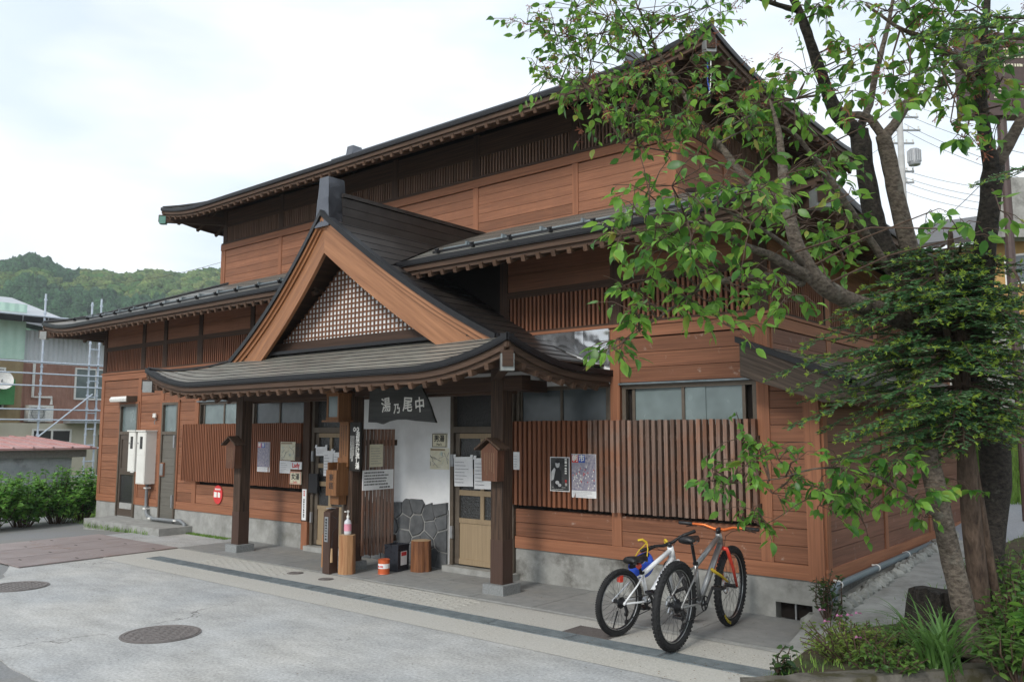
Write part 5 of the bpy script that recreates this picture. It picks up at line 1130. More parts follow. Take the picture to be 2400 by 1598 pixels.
    dr = MB(); dr.tube([(ra.x,-.07,ra.z-.01),(ra.x+.02,-.078,ra.z-.07),(ra.x+.04,-.065,ra.z-.10)],[.014,.016,.013],8); dr.beam((ra.x+.04,-.058,ra.z-.09),(ra.x+.045,-.055,ra.z-.175),.01,.022); dr.tube([(ra.x+.04,-.062,ra.z-.10),(ra.x+.04,-.048,ra.z-.10)],.022,12); dr.tube([(ra.x+.047,-.062,ra.z-.17),(ra.x+.047,-.048,ra.z-.17)],.022,12); dr.build('derailleur', M_['blackp'], t, M)
    return t, M, Ms
def on_bike(base_pt, heading): return Matrix.Translation(Vector(base_pt)) @ Matrix.Rotation(heading,4,'Z')
SG = dict(ra=(0,.372),fa=(1.19,.372),bb=(.49,.325),st=(.385,.68),ht=(.865,.90),hb=(.925,.785),frame='paint_grey',r=.0235,R=.372,tr=.033,kn=58,rotor=True,steer=math.radians(3),fork='paint_red',seat=(.30,.90),barw=.77,rise=.035,stem=.045,up=.035,bar='paint_orange',cring=.062,crl=.172,cra=.9,cass=1.25,brandf=('MAXXIS',-118))
bg, Mg, Mgs = bicycle('bicycle', 'grey fat-tyred mountain bicycle with red fork and orange handlebar', (-.46,-1.83,0.012), math.radians(92), math.radians(-3), SG)
m = MB(); m.tube([(.46,.03,.31),(.50,.10,.2),(.62,.24,.004)],[.012,.010,.009],8); m.tube([(.60,.235,.012),(.65,.25,.004)],.012,6); m.build('kickstand', M_['blackp'], bg, Mg)
for s in (.35,.6,.8):
    p = Vector((.49,0,.325)).lerp(Vector((.925,0,.785)), s); MB().tube([p-Vector((.018,0,.019)),p+Vector((.018,0,.019))],.0262,12,False).build('red_decal', M_['paint_red'], bg, Mg)
m = MB(); m.tube([(.66,-.03,.60),(.70,-.05,.57),(.80,-.06,.53),(.93,-.07,.46)],[.014,.015,.013,.012],8); m.build('orange_strap', M_['yellow'], bg, Mg, smooth=True)
SW = dict(ra=(0,.297),fa=(.93,.297),bb=(.40,.265),st=(.30,.53),ht=(.705,.735),hb=(.755,.615),frame='paint_white',r=.0245,R=.297,tr=.024,kn=90,rotor=False,steer=math.radians(62),fork='paint_white',seat=(.235,.66),barw=.58,rise=.03,stem=.05,up=.03,bar='blackp',cring=.068,crl=.15,cra=2.3,cass=.9)
bw_, Mw, Mws = bicycle('bicycle', 'white junior bicycle with black handlebar beside the fat-tyred one', (-1.12,-1.66,0.010), math.radians(80), math.radians(-4), SW)
m = MB(); m.tube([(.255,-.012,.605),(.225,-.012,.595)],.024,12); m.build('rear_reflector', M_['paint_red'], bw_, Mw); m = MB(); m.box(-.02,.02,-.02,.02,.48,.54); m.build('rear_reflector', M_['paint_red'], bw_, Mw)
m = MB(); m.tube([(.05,.06,.20),(.0,.07,.02)],[.009,.007],6); m.build('kickstand', M_['blackp'], bw_, Mw)
m = MB(); torus(m,(0.78,0,.775),.030,.012,16,6); m.build('yellow_tie', M_['yellow'], bw_, Mws)
for i,ch in enumerate('OIN'):
    a = Vector((.40,0,.265)); b = Vector((.755,0,.615)); p = a.lerp(b,.56+.13*i); ang = math.atan2(b.z-a.z,b.x-a.x)
    link(bpy.data.objects.new('lettering', text_mesh(ch,.034,M_['ink'])), bw_, Mw @ Matrix.Translation((p.x,-.0295,p.z)) @ Matrix.Rotation(math.pi/2,4,'X') @ Matrix.Rotation(ang,4,'Z'))
# helmet hung by its straps from the white bicycle's handlebar
hc = Vector((-1.14,-1.20,.585)); t = thing('helmet', hc, 'round blue bicycle helmet hanging by yellow straps from the white bicycle', 'helmet')
m = MB(); n = 20; kk = 9
for i in range(kk+1):
    ph = math.pi*.62*i/kk
    for j in range(n): a = 2*math.pi*j/n; m.v.append((.118*math.sin(ph)*math.cos(a), .145*math.sin(ph)*math.sin(a), -.125*math.cos(ph)))
m.f = [(i*n+j,i*n+(j+1)%n,(i+1)*n+(j+1)%n,(i+1)*n+j) for i in range(kk) for j in range(n)]; m.m = [0]*len(m.f)
HM = Matrix.Translation(hc) @ Matrix.Rotation(.5,4,'X') @ Matrix.Rotation(-.3,4,'Y')
m.build('shell', M_['helmet_blue'], t, HM, smooth=True)
m = MB()
for j in range(n): a = 2*math.pi*j/n; b = 2*math.pi*(j+1)/n; m.quad((.098*math.cos(a),.126*math.sin(a),.042),(.098*math.cos(b),.126*math.sin(b),.042),(.07*math.cos(b),.09*math.sin(b),-.05),(.07*math.cos(a),.09*math.sin(a),-.05))
m.build('liner', M_['blackp'], t, HM)
m = MB(); e1 = HM @ Vector((.09,.02,.04)); e2 = HM @ Vector((-.09,.02,.04)); hk = Vector((-1.09,-1.17,.79))
m.tube([e1,e1.lerp(hk,.6)+Vector((.01,0,0)),hk],.006,6); m.tube([e2,e2.lerp(hk,.5)+Vector((-.02,0,0)),hk],.006,6); m.tube([hk,hk+Vector((-.03,-.03,.03)),hk+Vector((-.07,-.05,.02))],.011,6); m.build('strap', M_['yellow'], t)

# ------------------------------------------------------------------ the right side: path, planter, bank
grid_sheet('footpath', M_['conc'], .2, 1.02, -1.2, 4.2, 8, 40, lambda x, y: path_z(y) + .002*math.sin(x*9+y*5))
grid_sheet('footpath', M_['asphalt_b'], .2, 1.9, 4.2, 9, 8, 30, lambda x, y: path_z(y) - .004)
tag(MB().prism([(1.0,-.9,path_z(-.9)-.2),(1.14,-.9,path_z(-.9)-.2),(1.14,-.9,path_z(-.9)+.08),(1.0,-.9,path_z(-.9)+.08)],(0,4.6,.26)).build('path_kerb', M_['conc']), 'pale concrete kerb between the side path and the planted bed', 'kerb')
def bed_z(x, y): return .06 + .16*smooth01((x-.3)/1.2) + .03*math.sin(x*5.3)*math.cos(y*4.1) + .05*max(0,y+1)
pv = []; pf = []; nx, ny = 40, 30
def bed_xy(u, v):          # a wedge between the mossy wall and the path
    a = Vector((.62,-2.75)).lerp(Vector((6.0,3.95)), u); b = Vector((.50,-1.35)).lerp(Vector((1.1,4.6)), min(1,u*1.5)) + Vector((max(0,u-.67)*2.0,0)); return a.lerp(b, v)
for j in range(ny+1):
    for i in range(nx+1): p = bed_xy(i/nx, j/ny); pv.append((p.x, p.y, bed_z(p.x,p.y)))
pf = [(j*(nx+1)+i, j*(nx+1)+i+1, (j+1)*(nx+1)+i+1, (j+1)*(nx+1)+i) for j in range(ny) for i in range(nx)]
kind(bulk('planting_bed', pv, pf, M_['dirt'], smooth=True), 'structure')
mw = MB(); A = Vector((.60,-2.83,0)); B = Vector((6.8,4.92,0)); nseg = 90; d = (B-A).normalized(); nn = Vector((d.y,-d.x,0)); prev = None
for i in range(nseg+1):
    p = A.lerp(B, i/nseg); jit = .012*mnoise.noise(p*7); q = [p - nn*.02 + Vector((0,0,-.1)), p - nn*(.02+jit) + Vector((0,0,  .200+jit)), p + nn*(.16+jit) + Vector((0,0,.205+jit)), p + nn*(.18-jit) + Vector((0,0,.17)), p + nn*.19 + Vector((0,0,-.1))]
    mw.v += [tuple(x) for x in q]
    if i: b = (i-1)*5; mw.f += [(b+k_, b+5+k_, b+6+k_, b+1+k_) for k_ in range(4)]; mw.m += [0]*4
mw.f.append((0,1,2,3,4)); mw.m.append(0)
tag(mw.build('planter_wall', M_['moss']), 'low mossy concrete wall edging the planted bed under the trees', 'wall')
M_['grassbank'] = surf('bank_grass', (0.055,0.095,0.018), (0.14,0.20,0.05), 3, (1,1,1), 0.95, 0.4, 0.0, bdist=0.03)
def bank_z(x, y): return path_z(y) + .95*smooth01((x-1.5)/2.4)*smooth01((y-3)/4) + .9*smooth01((y-7.5)/4.5)*smooth01((x-1.0)/1.0) + .05*mnoise.noise(Vector((x*1.5,y*1.5,0)))
grid_sheet('grass_bank', M_['grassbank'], 1.55, 16, 3.2, 14, 50, 40, bank_z)
def far_bank(x, y): return path_z(8.2) - .12 + 1.5*smooth01((y-8.0)/4.3) + .12*mnoise.noise(Vector((x*1.3,y*1.3,4)))
grid_sheet('grass_bank', M_['grassbank'], -4, 2.6, 8.1, 12.7, 30, 24, far_bank)
kind(MB().box(-8,30,12.9,60,-.3,3.9).build('terrace', M_['earth']), 'structure')
# stone retaining wall of rough blocks
M_['blockstone'] = surf('pale_wall_stone', (0.30,0.29,0.27), (0.50,0.49,0.46), 5, (1,1,1), 0.9, 0.7, 0.14, blotch=(0.22,0.215,0.2), bscale=3, bw=(0.5,0.7), bdist=0.02)
t = thing('retaining_wall', (2,12.5,1), 'rough pale stone retaining wall above the grass bank', 'wall'); MB().box(-1.6,14,12.55,12.85,.2,4.05).build('core', M_['blockstone'], t)
z = .6; r = 0
while z < 4.0:
    x = -1.6 + (.3 if r % 2 else 0)
    while x < 9.5:
        w = R.uniform(.45,.85); e = R.uniform(0,.05); piece('stone', M_['blockstone'], t, x, x+w-.018, 12.45-e, 12.6, z, z+.40)
        x += w
    z += .415; r += 1
# grass blades on the bank and at the left lawn
M_['blade'] = surf('grass_blade', (0.085,0.175,0.025), (0.20,0.33,0.065), 3, (1,1,1), 0.7, 0, 0.0)
def grass(name, n, fx, hmin, hmax, lean=.5, w=.006):
    rs = np.random.RandomState(len(name)+n); P = np.array([fx(*rs.rand(2)) for _ in range(n)]); a = rs.rand(n)*6.283; h = hmin + (hmax-hmin)*rs.rand(n); l = lean*rs.rand(n)*h; b = rs.rand(n)*6.283
    sd = np.stack([np.cos(a)*w, np.sin(a)*w, np.zeros(n)],1); mid = P + np.stack([np.cos(b)*l*.35, np.sin(b)*l*.35, h*.6],1); tip = P + np.stack([np.cos(b)*l, np.sin(b)*l, h],1)
    Vv = np.stack([P-sd, P+sd, mid+sd*.7, mid-sd*.7, tip],1).reshape(-1,3); i5 = np.arange(n)*5
    Ff = np.concatenate([np.stack([i5,i5+1,i5+2],1), np.stack([i5,i5+2,i5+3],1), np.stack([i5+3,i5+2,i5+4],1)])
    return kind(bulk(name, Vv, Ff, M_['blade']), 'stuff')
o = grass('bank_grass', 26000, lambda u, v: (1.6+u*4.5, 3.4+v*8.8, bank_z(1.6+u*4.5,3.4+v*8.8)), .08, .26, .7, .009); o['label'] = 'tall green grass covering the bank beside the path'; o['category'] = 'grass'
o = grass('far_bank_grass', 16000, lambda u, v: (-2+u*4.4, 8.2+v*4.2, far_bank(-2+u*4.4,8.2+v*4.2)), .10, .34, .7, .010); o['label'] = 'long bright grass on the slope below the stone wall'; o['category'] = 'grass'
o = grass('lawn_grass', 12000, lambda u, v: (-19.5+u*4.0, -.2+v*4.5, -.20), .08, .17, .5, .008); o['label'] = 'short light green lawn grass beside the bathhouse corner'; o['category'] = 'grass'
o = grass('moss_fringe', 900, lambda u, v: (-11.35+u*1.3, -.03-v*.14, .0), .015, .04, .6, .004); o['label'] = 'low green moss and weeds along the left foundation'; o['category'] = 'weeds'
o = grass('step_weeds', 300, lambda u, v: (-14.3+u*2.6, -.67-v*.04, -.05+.06*v), .04, .12, .6, .004); o['label'] = 'thin weeds along the foot of the concrete step'; o['category'] = 'weeds'

# ------------------------------------------------------------------ foliage tools
def leaf_material(name, c1, c2, trans=.45, per='island', old=None):
    m, nt, b = base(name); l = nt.links.new
    g = N(nt,'ShaderNodeNewGeometry'); oi = N(nt,'ShaderNodeObjectInfo'); n = N(nt,'ShaderNodeTexNoise'); n.inputs['Scale'].default_value = 5.0; n.inputs['Detail'].default_value = 3
    ad = N(nt,'ShaderNodeMath',operation='ADD'); sc = N(nt,'ShaderNodeMath',operation='MULTIPLY_ADD'); sc.inputs[1].default_value = .55; sc.inputs[2].default_value = -.28
    l(g.outputs['Position'], n.inputs['Vector']); l(g.outputs['Random Per Island'] if per == 'island' else oi.outputs['Random'], sc.inputs[0]); l(n.outputs['Fac'], ad.inputs[0]); l(sc.outputs[0], ad.inputs[1])
    r = N(nt,'ShaderNodeValToRGB'); r.color_ramp.elements[0].position = .28; r.color_ramp.elements[1].position = .75; r.color_ramp.elements[0].color = rgba(c1); r.color_ramp.elements[1].color = rgba(c2)
    if old: e = r.color_ramp.elements.new(.86); e.color = rgba(old)
    l(ad.outputs[0], r.inputs[0]); l(r.outputs[0], b.inputs['Base Color']); b.inputs['Roughness'].default_value = .38; b.inputs['Specular IOR Level'].default_value = .45
    tr = N(nt,'ShaderNodeBsdfTranslucent'); hs = N(nt,'ShaderNodeHueSaturation'); hs.inputs['Value'].default_value = 1.5; hs.inputs['Hue'].default_value = .485; l(r.outputs[0], hs.inputs['Color']); l(hs.outputs[0], tr.inputs['Color'])
    mx_ = N(nt,'ShaderNodeMixShader'); mx_.inputs[0].default_value = trans; out = nt.nodes['Material Output']; l(b.outputs[0], mx_.inputs[1]); l(tr.outputs[0], mx_.inputs[2]); l(mx_.outputs[0], out.inputs['Surface'])
    return m
M_['cherry_leaf'] = leaf_material('cherry_leaf', (0.042,0.140,0.022), (0.205,0.410,0.062), old=(0.30,0.30,0.06))
M_['cherry_leaf_near'] = leaf_material('cherry_leaf_near', (0.042,0.140,0.022), (0.205,0.410,0.062), per='object', old=(0.30,0.30,0.06))
M_['hydrangea_leaf'] = leaf_material('hydrangea_leaf', (0.065,0.19,0.035), (0.22,0.45,0.09))
M_['camellia_leaf'] = leaf_material('camellia_leaf', (0.018,0.050,0.014), (0.055,0.11,0.026), .2)
M_['lime_leaf'] = leaf_material('lime_leaf', (0.11,0.18,0.03), (0.22,0.30,0.06))
M_['herb_leaf'] = leaf_material('herb_leaf', (0.05,0.12,0.025), (0.15,0.27,0.06))
M_['yew'] = leaf_material('yew_needle', (0.026,0.095,0.034), (0.105,0.225,0.072), .25)
M_['yew_tip'] = leaf_material('yew_new_tip', (0.19,0.31,0.035), (0.36,0.48,0.075), .4)
M_['bark'] = surf('cherry_bark', (0.040,0.030,0.023), (0.20,0.165,0.132), 26, (1,1,1.6), 0.9, 1.0, 0.0, blotch=(0.19,0.18,0.15), bscale=6, bw=(0.55,0.72), bdist=0.02)
M_['bark_dark'] = surf('dark_wet_bark', (0.010,0.009,0.008), (0.070,0.058,0.048), 28, (1,1,1.5), 0.85, 1.0, 0.0, blotch=(0.12,0.115,0.095), bscale=7, bw=(0.62,0.72), bdist=0.02)
M_['bark_yew'] = surf('reddish_yew_bark', (0.040,0.026,0.019), (0.14,0.098,0.072), 14, (2.5,2.5,.7), 0.9, 1.0, 0.0, bdist=0.02)
M_['twig'] = surf('twig_bark', (0.055,0.034,0.024), (0.12,0.080,0.058), 12, (1,1,1), 0.8, 0.2, 0.0)
M_['pedicel'] = plain('withered_blossom', (0.26,0.085,0.045), 0.7)
LEAF = np.array([(0,0,0),(.12,0,.004),(.38,0,.02),(.65,0,.012),(.86,0,-.03),(1.0,0,-.09), (.13,.17,.035),(.38,.265,.06),(.65,.205,.04),(.86,.075,-.01), (.13,-.17,.035),(.38,-.265,.06),(.65,-.205,.04),(.86,-.075,-.01)], float)
LEAF_F = np.array([(0,6,1),(1,6,7),(1,7,2),(2,7,8),(2,8,3),(3,8,9),(3,9,4),(4,9,5),(0,1,10),(1,11,10),(1,2,11),(2,12,11),(2,3,12),(3,13,12),(3,4,13),(4,5,13)], int)
def leaf_frames(P, D, roll, size):
    """rows: leaf base, direction, roll -> stacked leaf vertices"""
    D = D/np.linalg.norm(D,axis=1,keepdims=True); upv = np.tile([0,0,1.0],(len(D),1)); S_ = np.cross(upv,D); ln = np.linalg.norm(S_,axis=1,keepdims=True); S_ = np.where(ln>1e-3,S_/np.maximum(ln,1e-6),[1,0,0]); U_ = np.cross(D,S_)
    c, s = np.cos(roll)[:,None], np.sin(roll)[:,None]; S2 = S_*c + U_*s; U2 = -S_*s + U_*c
    return D, S2, U2
def leaves_mesh(name, P, D, roll, size, mat, parent, wide=1.0):
    P = np.asarray(P,float); D = np.asarray(D,float); roll = np.asarray(roll,float); size = np.asarray(size,float)
    d, s, u = leaf_frames(P,D,roll,size); L0 = LEAF*np.array([1,wide,1]); cu = np.random.RandomState(7).uniform(-.2,3.2,len(P))[:,None,None]
    Vv = P[:,None,:] + size[:,None,None]*(L0[None,:,0:1]*d[:,None,:] + L0[None,:,1:2]*s[:,None,:] + L0[None,:,2:3]*cu*u[:,None,:])
    n = len(P); Ff = (LEAF_F[None] + (np.arange(n)*len(LEAF))[:,None,None]).reshape(-1,3)
    return kind(bulk(name, Vv.reshape(-1,3), Ff, mat, parent, smooth=True), 'stuff')
LEAF_ME = {}
def leaf_object(parent, p, d, roll, size, mat, wide=1.0):
    if mat.name not in LEAF_ME:
        m = MB(); m.v = [tuple(v*np.array([1,wide,1])) for v in LEAF]; m.f = [tuple(int(i) for i in f) for f in LEAF_F]; m.m = [0]*len(m.f); LEAF_ME[mat.name] = m.mesh('leaf', mat, True)
    dd, s, u = leaf_frames(np.array([p]),np.array([d]),np.array([roll]),None)
    M = Matrix((Vector(dd[0])*size, Vector(s[0])*size, Vector(u[0])*size)).transposed().to_4x4(); M.translation = Vector(p)
    return link(bpy.data.objects.new('leaf', LEAF_ME[mat.name]), parent, M)
def smooth_path(nodes, sub=5):
    """Catmull-Rom through (Vector, radius) nodes"""
    P = [n_[0] for n_ in nodes]; Rr = [n_[1] for n_ in nodes]; out = []; rad = []
    for i in range(len(P)-1):
        p0, p1, p2, p3 = P[max(i-1,0)], P[i], P[i+1], P[min(i+2,len(P)-1)]
        for j in range(sub):
            t_ = j/sub; out.append(.5*((2*p1)+(p2-p0)*t_+(2*p0-5*p1+4*p2-p3)*t_*t_+(3*p1-p0-3*p2+p3)*t_**3)); rad.append(Rr[i]+(Rr[i+1]-Rr[i])*t_)
    out.append(P[-1]); rad.append(Rr[-1]); return out, rad
def limb(name, nodes, mat, parent, n=10, rough=.10):
    pts, rad = smooth_path(nodes); rad = [r*(1+rough*mnoise.noise(p*9)) for p, r in zip(pts, rad)]
    m = MB(); m.tube(pts, rad, n)
    m.v = [tuple(Vector(v) + Vector((mnoise.noise(Vector(v)*24),mnoise.noise(Vector(v)*24+Vector((9,0,0))),0))*.006) for v in m.v]
    o = m.build(name, M_[mat], parent, smooth=True); return pts
rs = np.random.RandomState(5)

# ------------------------------------------------------------------ cherry tree
cb = at(2268,1440,6.75); cherry = thing('cherry_tree', cb, 'broad cherry tree with dark forked stems and fresh green leaves', 'tree')
def nd(*rows, k=.70): return [(at(x,y,dp), r*k) for x,y,dp,r in rows]
skeleton = []
skeleton += limb('trunk', nd((2272,1500,6.7,.17),(2275,1300,6.75,.17),(2290,1080,6.8,.20),(2270,960,6.8,.17),(2225,840,6.8,.15),(2160,740,6.7,.15), k=.60), 'bark_dark', cherry, 14)
skeleton += limb('trunk', nd((2252,1560,6.1,.125),(2228,1450,6.12,.115),(2190,1290,6.15,.108),(2165,1180,6.15,.105),(2140,1070,6.18,.105),(2132,1035,6.2,.10)), 'bark', cherry, 14)
main = limb('limb', nd((2200,800,6.75,.13),(2080,735,6.5,.115),(1960,695,6.2,.10),(1880,645,6.0,.092),(1835,570,5.95,.075),(1812,480,5.95,.062),(1800,390,6.0,.050),(1790,300,6.1,.030),(1770,230,6.15,.012)), 'bark', cherry, 12); skeleton += main
for rows, mt in (
    (((1905,660,6.1,.07),(1840,625,5.9,.055),(1770,588,5.7,.045),(1700,560,5.5,.03),(1640,520,5.3,.018),(1580,510,5.2,.010)),'bark'),
    (((1845,650,6.0,.045),(1770,636,5.8,.035),(1690,640,5.6,.028),(1610,665,5.45,.016),(1530,720,5.35,.009),(1440,780,5.3,.005)),'bark'),
    (((1850,610,5.95,.035),(1800,560,5.7,.022),(1740,520,5.4,.014),(1660,480,5.2,.009)),'bark'),
    (((1812,470,5.95,.05),(1730,425,6.3,.042),(1660,340,6.7,.036),(1610,280,7.0,.030),(1560,195,7.3,.024),(1500,95,7.5,.016),(1460,0,7.6,.010)),'bark'),
    (((1640,320,6.8,.02),(1560,270,7.1,.015),(1450,240,7.4,.011),(1340,200,7.7,.008),(1230,160,7.9,.004)),'twig'),
    (((1575,220,7.2,.014),(1450,130,7.6,.010),(1330,90,7.8,.007),(1220,75,7.9,.004)),'twig'),
    (((1720,415,6.3,.016),(1640,370,6.4,.012),(1540,350,6.6,.008),(1430,330,6.8,.005)),'twig'),
    (((2095,690,6.75,.085),(2050,600,6.8,.082),(2010,500,6.8,.078),(1992,400,6.8,.075),(1975,300,6.8,.080)),'bark_dark'),
    (((1972,305,6.8,.07),(1925,260,6.75,.062),(1895,190,6.7,.052),(1868,110,6.65,.042),(1840,30,6.6,.036),(1815,-40,6.6,.03),(1850,-140,6.6,.012)),'bark_dark'),
    (((1835,25,6.6,.028),(1790,12,6.55,.022),(1730,-10,6.5,.018)),'bark_dark'),
    (((1975,300,6.8,.055),(2000,240,6.9,.042),(2012,180,6.9,.036),(2030,110,7.0,.03),(2050,20,7.0,.022),(2070,-110,7.0,.010)),'bark'),
    (((2145,720,6.7,.085),(2100,600,6.7,.075),(2066,470,6.7,.068),(2045,370,6.7,.066),(2030,310,6.7,.062)),'bark'),
    (((2030,320,6.7,.05),(2075,260,6.7,.04),(2105,190,6.7,.032),(2140,100,6.6,.022)),'bark'),
    (((2030,315,6.7,.04),(1995,270,6.75,.034),(1940,265,6.75,.028)),'bark'),
    (((2060,640,6.7,.035),(2000,550,6.6,.030),(1930,445,6.45,.026),(1870,360,6.35,.020),(1815,300,6.3,.014),(1740,290,6.2,.010),(1650,330,6.2,.005)),'bark'),
    (((1880,220,6.7,.016),(1820,230,6.6,.013),(1740,260,6.5,.010),(1660,300,6.45,.006)),'bark'),
    (((2250,800,6.75,.10),(2262,600,6.3,.085),(2275,480,6.1,.08),(2285,380,6.0,.076)),'bark_dark'),
    (((2282,390,6.0,.06),(2262,290,5.9,.048),(2255,200,5.85,.042),(2262,80,5.8,.03),(2270,-20,5.8,.02),(2240,-130,5.9,.010)),'bark_dark'),
    (((2290,380,6.0,.055),(2330,310,5.95,.044),(2370,240,5.9,.036)),'bark'),
    (((2262,215,5.85,.026),(2190,130,5.8,.022),(2110,85,5.75,.018),(2060,60,5.7,.014),(1990,10,5.7,.010)),'bark'),
    (((2160,1190,6.15,.028),(2100,1150,6.05,.022),(2030,1100,5.95,.017),(1950,1078,5.9,.013),(1870,1078,5.85,.009),(1790,1100,5.8,.006),(1690,1110,5.75,.004)),'bark'),
    (((1990,1088,5.92,.010),(1920,1120,5.85,.008),(1850,1150,5.8,.006),(1780,1195,5.78,.004),(1720,1225,5.75,.003)),'twig')):
    skeleton += limb('limb', nd(*rows, k=.95 if (mt=='bark_dark' or (mt=='bark' and rows[0][0] > 2000 and rows[0][1] < 800)) else .72), mt, cherry, 10 if rows[0][3] > .03 else 6)
SK = np.array([tuple(p) for p in skeleton])
q_ = lambda x, y: (1128.5+.5209*x, .5209*y)
c7 = lambda x, y: ((1650+.3189*x)/1.01911, (760+.3189*y)/1.01911)
CL = []
def clusters(pts, f, depth, r, n, grade=0.0):
    for x, y in pts: px, py = f(x, y); CL.append((px, py, depth + rs.uniform(-.25,.25) + grade*(px-1500)/1000, r, n))
clusters([(220,130),(160,110),(280,110),(200,290),(250,350),(290,200)], q_, 7.8, .15, 12)
clusters([(380,30),(430,60),(480,150),(560,230),(400,200),(350,250),(520,70),(330,150),(560,130),(440,270)], q_, 7.6, .19, 17)
clusters([(650,40),(720,60),(800,70),(880,40),(960,30),(930,110),(640,150)], q_, 7.3, .18, 15)
clusters([(400,360),(480,430),(590,370),(690,300),(790,340),(880,270),(700,430),(800,450),(900,420),(340,400),(520,520)], q_, 7.0, .19, 16)
clusters([(620,520),(700,570),(770,620),(850,540),(950,560),(1000,400),(1040,460),(640,610)], q_, 6.7, .18, 15)
clusters([(1150,420),(1250,390),(1340,440),(1400,330),(1150,570),(1280,560),(1250,680),(1320,750),(1500,690),(1540,770),(1100,500),(1220,480)], q_, 6.45, .18, 15)
clusters([(700,860),(800,820),(900,870),(1000,850),(1100,850),(1200,920),(680,960),(620,1030),(800,990),(940,960),(1050,1020),(880,1080),(760,1100),(1150,990),(580,1040),(1260,890),(1180,840),(720,1080)], q_, 5.2, .15, 14)
clusters([(620,1370),(650,1450),(560,1500),(540,1540),(780,1310),(880,1320),(950,1330),(730,1230),(850,1190),(1000,1200),(1060,1290),(1130,1270),(1050,1440),(700,1310),(900,1160),(640,1310)], q_, 5.35, .13, 10)
clusters([(1290,1330),(1340,1300),(1250,1280)], q_, 5.4, .12, 9)
clusters([(1450,1000),(1520,1080),(1560,1140),(1440,1110),(1390,980),(1530,980)], q_, 6.4, .16, 13)
clusters([(1420,40),(1560,180),(1640,230),(1700,200),(1600,280),(1530,400),(1600,400),(1480,50)], q_, 6.5, .13, 10)
clusters([(1750,50),(1850,40),(1950,20),(2050,50),(2150,30),(1900,150),(2000,190),(2080,250),(1850,330),(1780,370),(1990,380),(2030,440),(1950,310),(2200,180),(2280,210),(2150,310),(2250,360),(2320,100),(2000,90)], q_, 5.6, .16, 14)
clusters([(2030,540),(2090,610),(2060,470),(2300,490),(2250,540),(2250,930),(2060,1010),(2110,1040),(1930,940),(1690,540),(1580,860)], q_, 5.3, .10, 6)
clusters([(60,1060),(60,1150),(130,1190),(250,1090),(330,1050),(280,830),(400,880),(450,930),(550,1000),(680,1000),(560,1200),(500,1240),(400,1370),(330,1410),(280,1440)], c7, 5.78, .10, 11)
clusters([(700,1180),(800,1230),(900,1250),(850,1330),(900,1100),(1000,1020),(1050,1050),(1000,1230),(1100,1200),(1200,1200),(1300,1020),(1400,1030),(1470,960),(1540,1010),(1350,1180),(1230,1350),(1170,1450),(1480,1240),(1560,1300),(1620,1420),(1540,1180),(2000,1230)], c7, 5.95, .11, 11)
clusters([(1460,-50),(1560,-60),(1660,-40),(1760,-50),(1840,-70),(1910,-60),(1990,-110),(2060,-60),(2150,-80),(2210,-140),(2270,-90),(2360,-60),(1880,-150),(2100,-170),(1400,-10),(2330,-150)], lambda x, y: (x, y), 6.3, .20, 15)
tw = MB(); LP_, LD, LR, LS_ = [], [], [], []; PED = []
for px, py, dp, r, n in CL:
    c = np.array(at(px,py,dp)); n = int(n*(1.15 if py > 950 else 1.7)); k_ = np.argmin(((SK-c)**2).sum(1)); s0 = SK[k_]; mid = (s0+c)/2 + np.array([0,0,.06])*np.linalg.norm(c-s0) + rs.uniform(-.03,.03,3)
    tw.tube([s0,mid,c],[.008,.006,.004],5,False); nt_ = max(2, n//3)
    for i in range(nt_):
        e = c + rs.normal(0,1.1,3)*np.array([r,r,r*.75]); pm = (c+e)/2 + np.array([0,0,.03]); tw.tube([c,pm,e],[.0035,.003,.002],4,False)
        for j in range(int(round(n/nt_))+1):
            t_ = .35 + .65*rs.rand(); b = c*(1-t_)**2 + 2*pm*t_*(1-t_) + e*t_*t_
            d = (e-c)/max(.05,np.linalg.norm(e-c))*.7 + rs.normal(0,.55,3); d[2] = d[2]*.5 - rs.uniform(.15,.95)
            st = b + d/np.linalg.norm(d)*.022
            tw.tube([b,st],[.0016,.0012],3,False); LP_.append(st); LD.append(d); LR.append(rs.normal(0,.65)); LS_.append(rs.uniform(.05,.105) if dp > 6.8 else rs.uniform(.05,.12))
        if py < 400 and rs.rand() < .40: PED.append(e)
kind(tw.build('twigs', M_['twig'], cherry), 'stuff')
LP_, LD, LR, LS_ = map(np.array, (LP_,LD,LR,LS_)); dist = np.linalg.norm(LP_-np.array(CAM),axis=1)/LS_; order = np.argsort(dist); near = order[:290]; rest = order[290:]
crown = leaves_mesh('crown', LP_[rest], LD[rest], LR[rest], LS_[rest], M_['cherry_leaf'], cherry)
for i in near: leaf_object(crown, LP_[i], LD[i], LR[i], LS_[i], M_['cherry_leaf_near'])
pd = MB()
for e in PED:
    for j in range(9):
        d = rs.normal(0,1,3); d[2] -= .6; d /= np.linalg.norm(d); q = e + d*rs.uniform(.025,.05); pd.tube([e,q],.0014,3,False); pd.tube([q,q+d*.012],[.0045,.002],4,False)
kind(pd.build('withered_blossoms', M_['pedicel'], cherry), 'stuff')

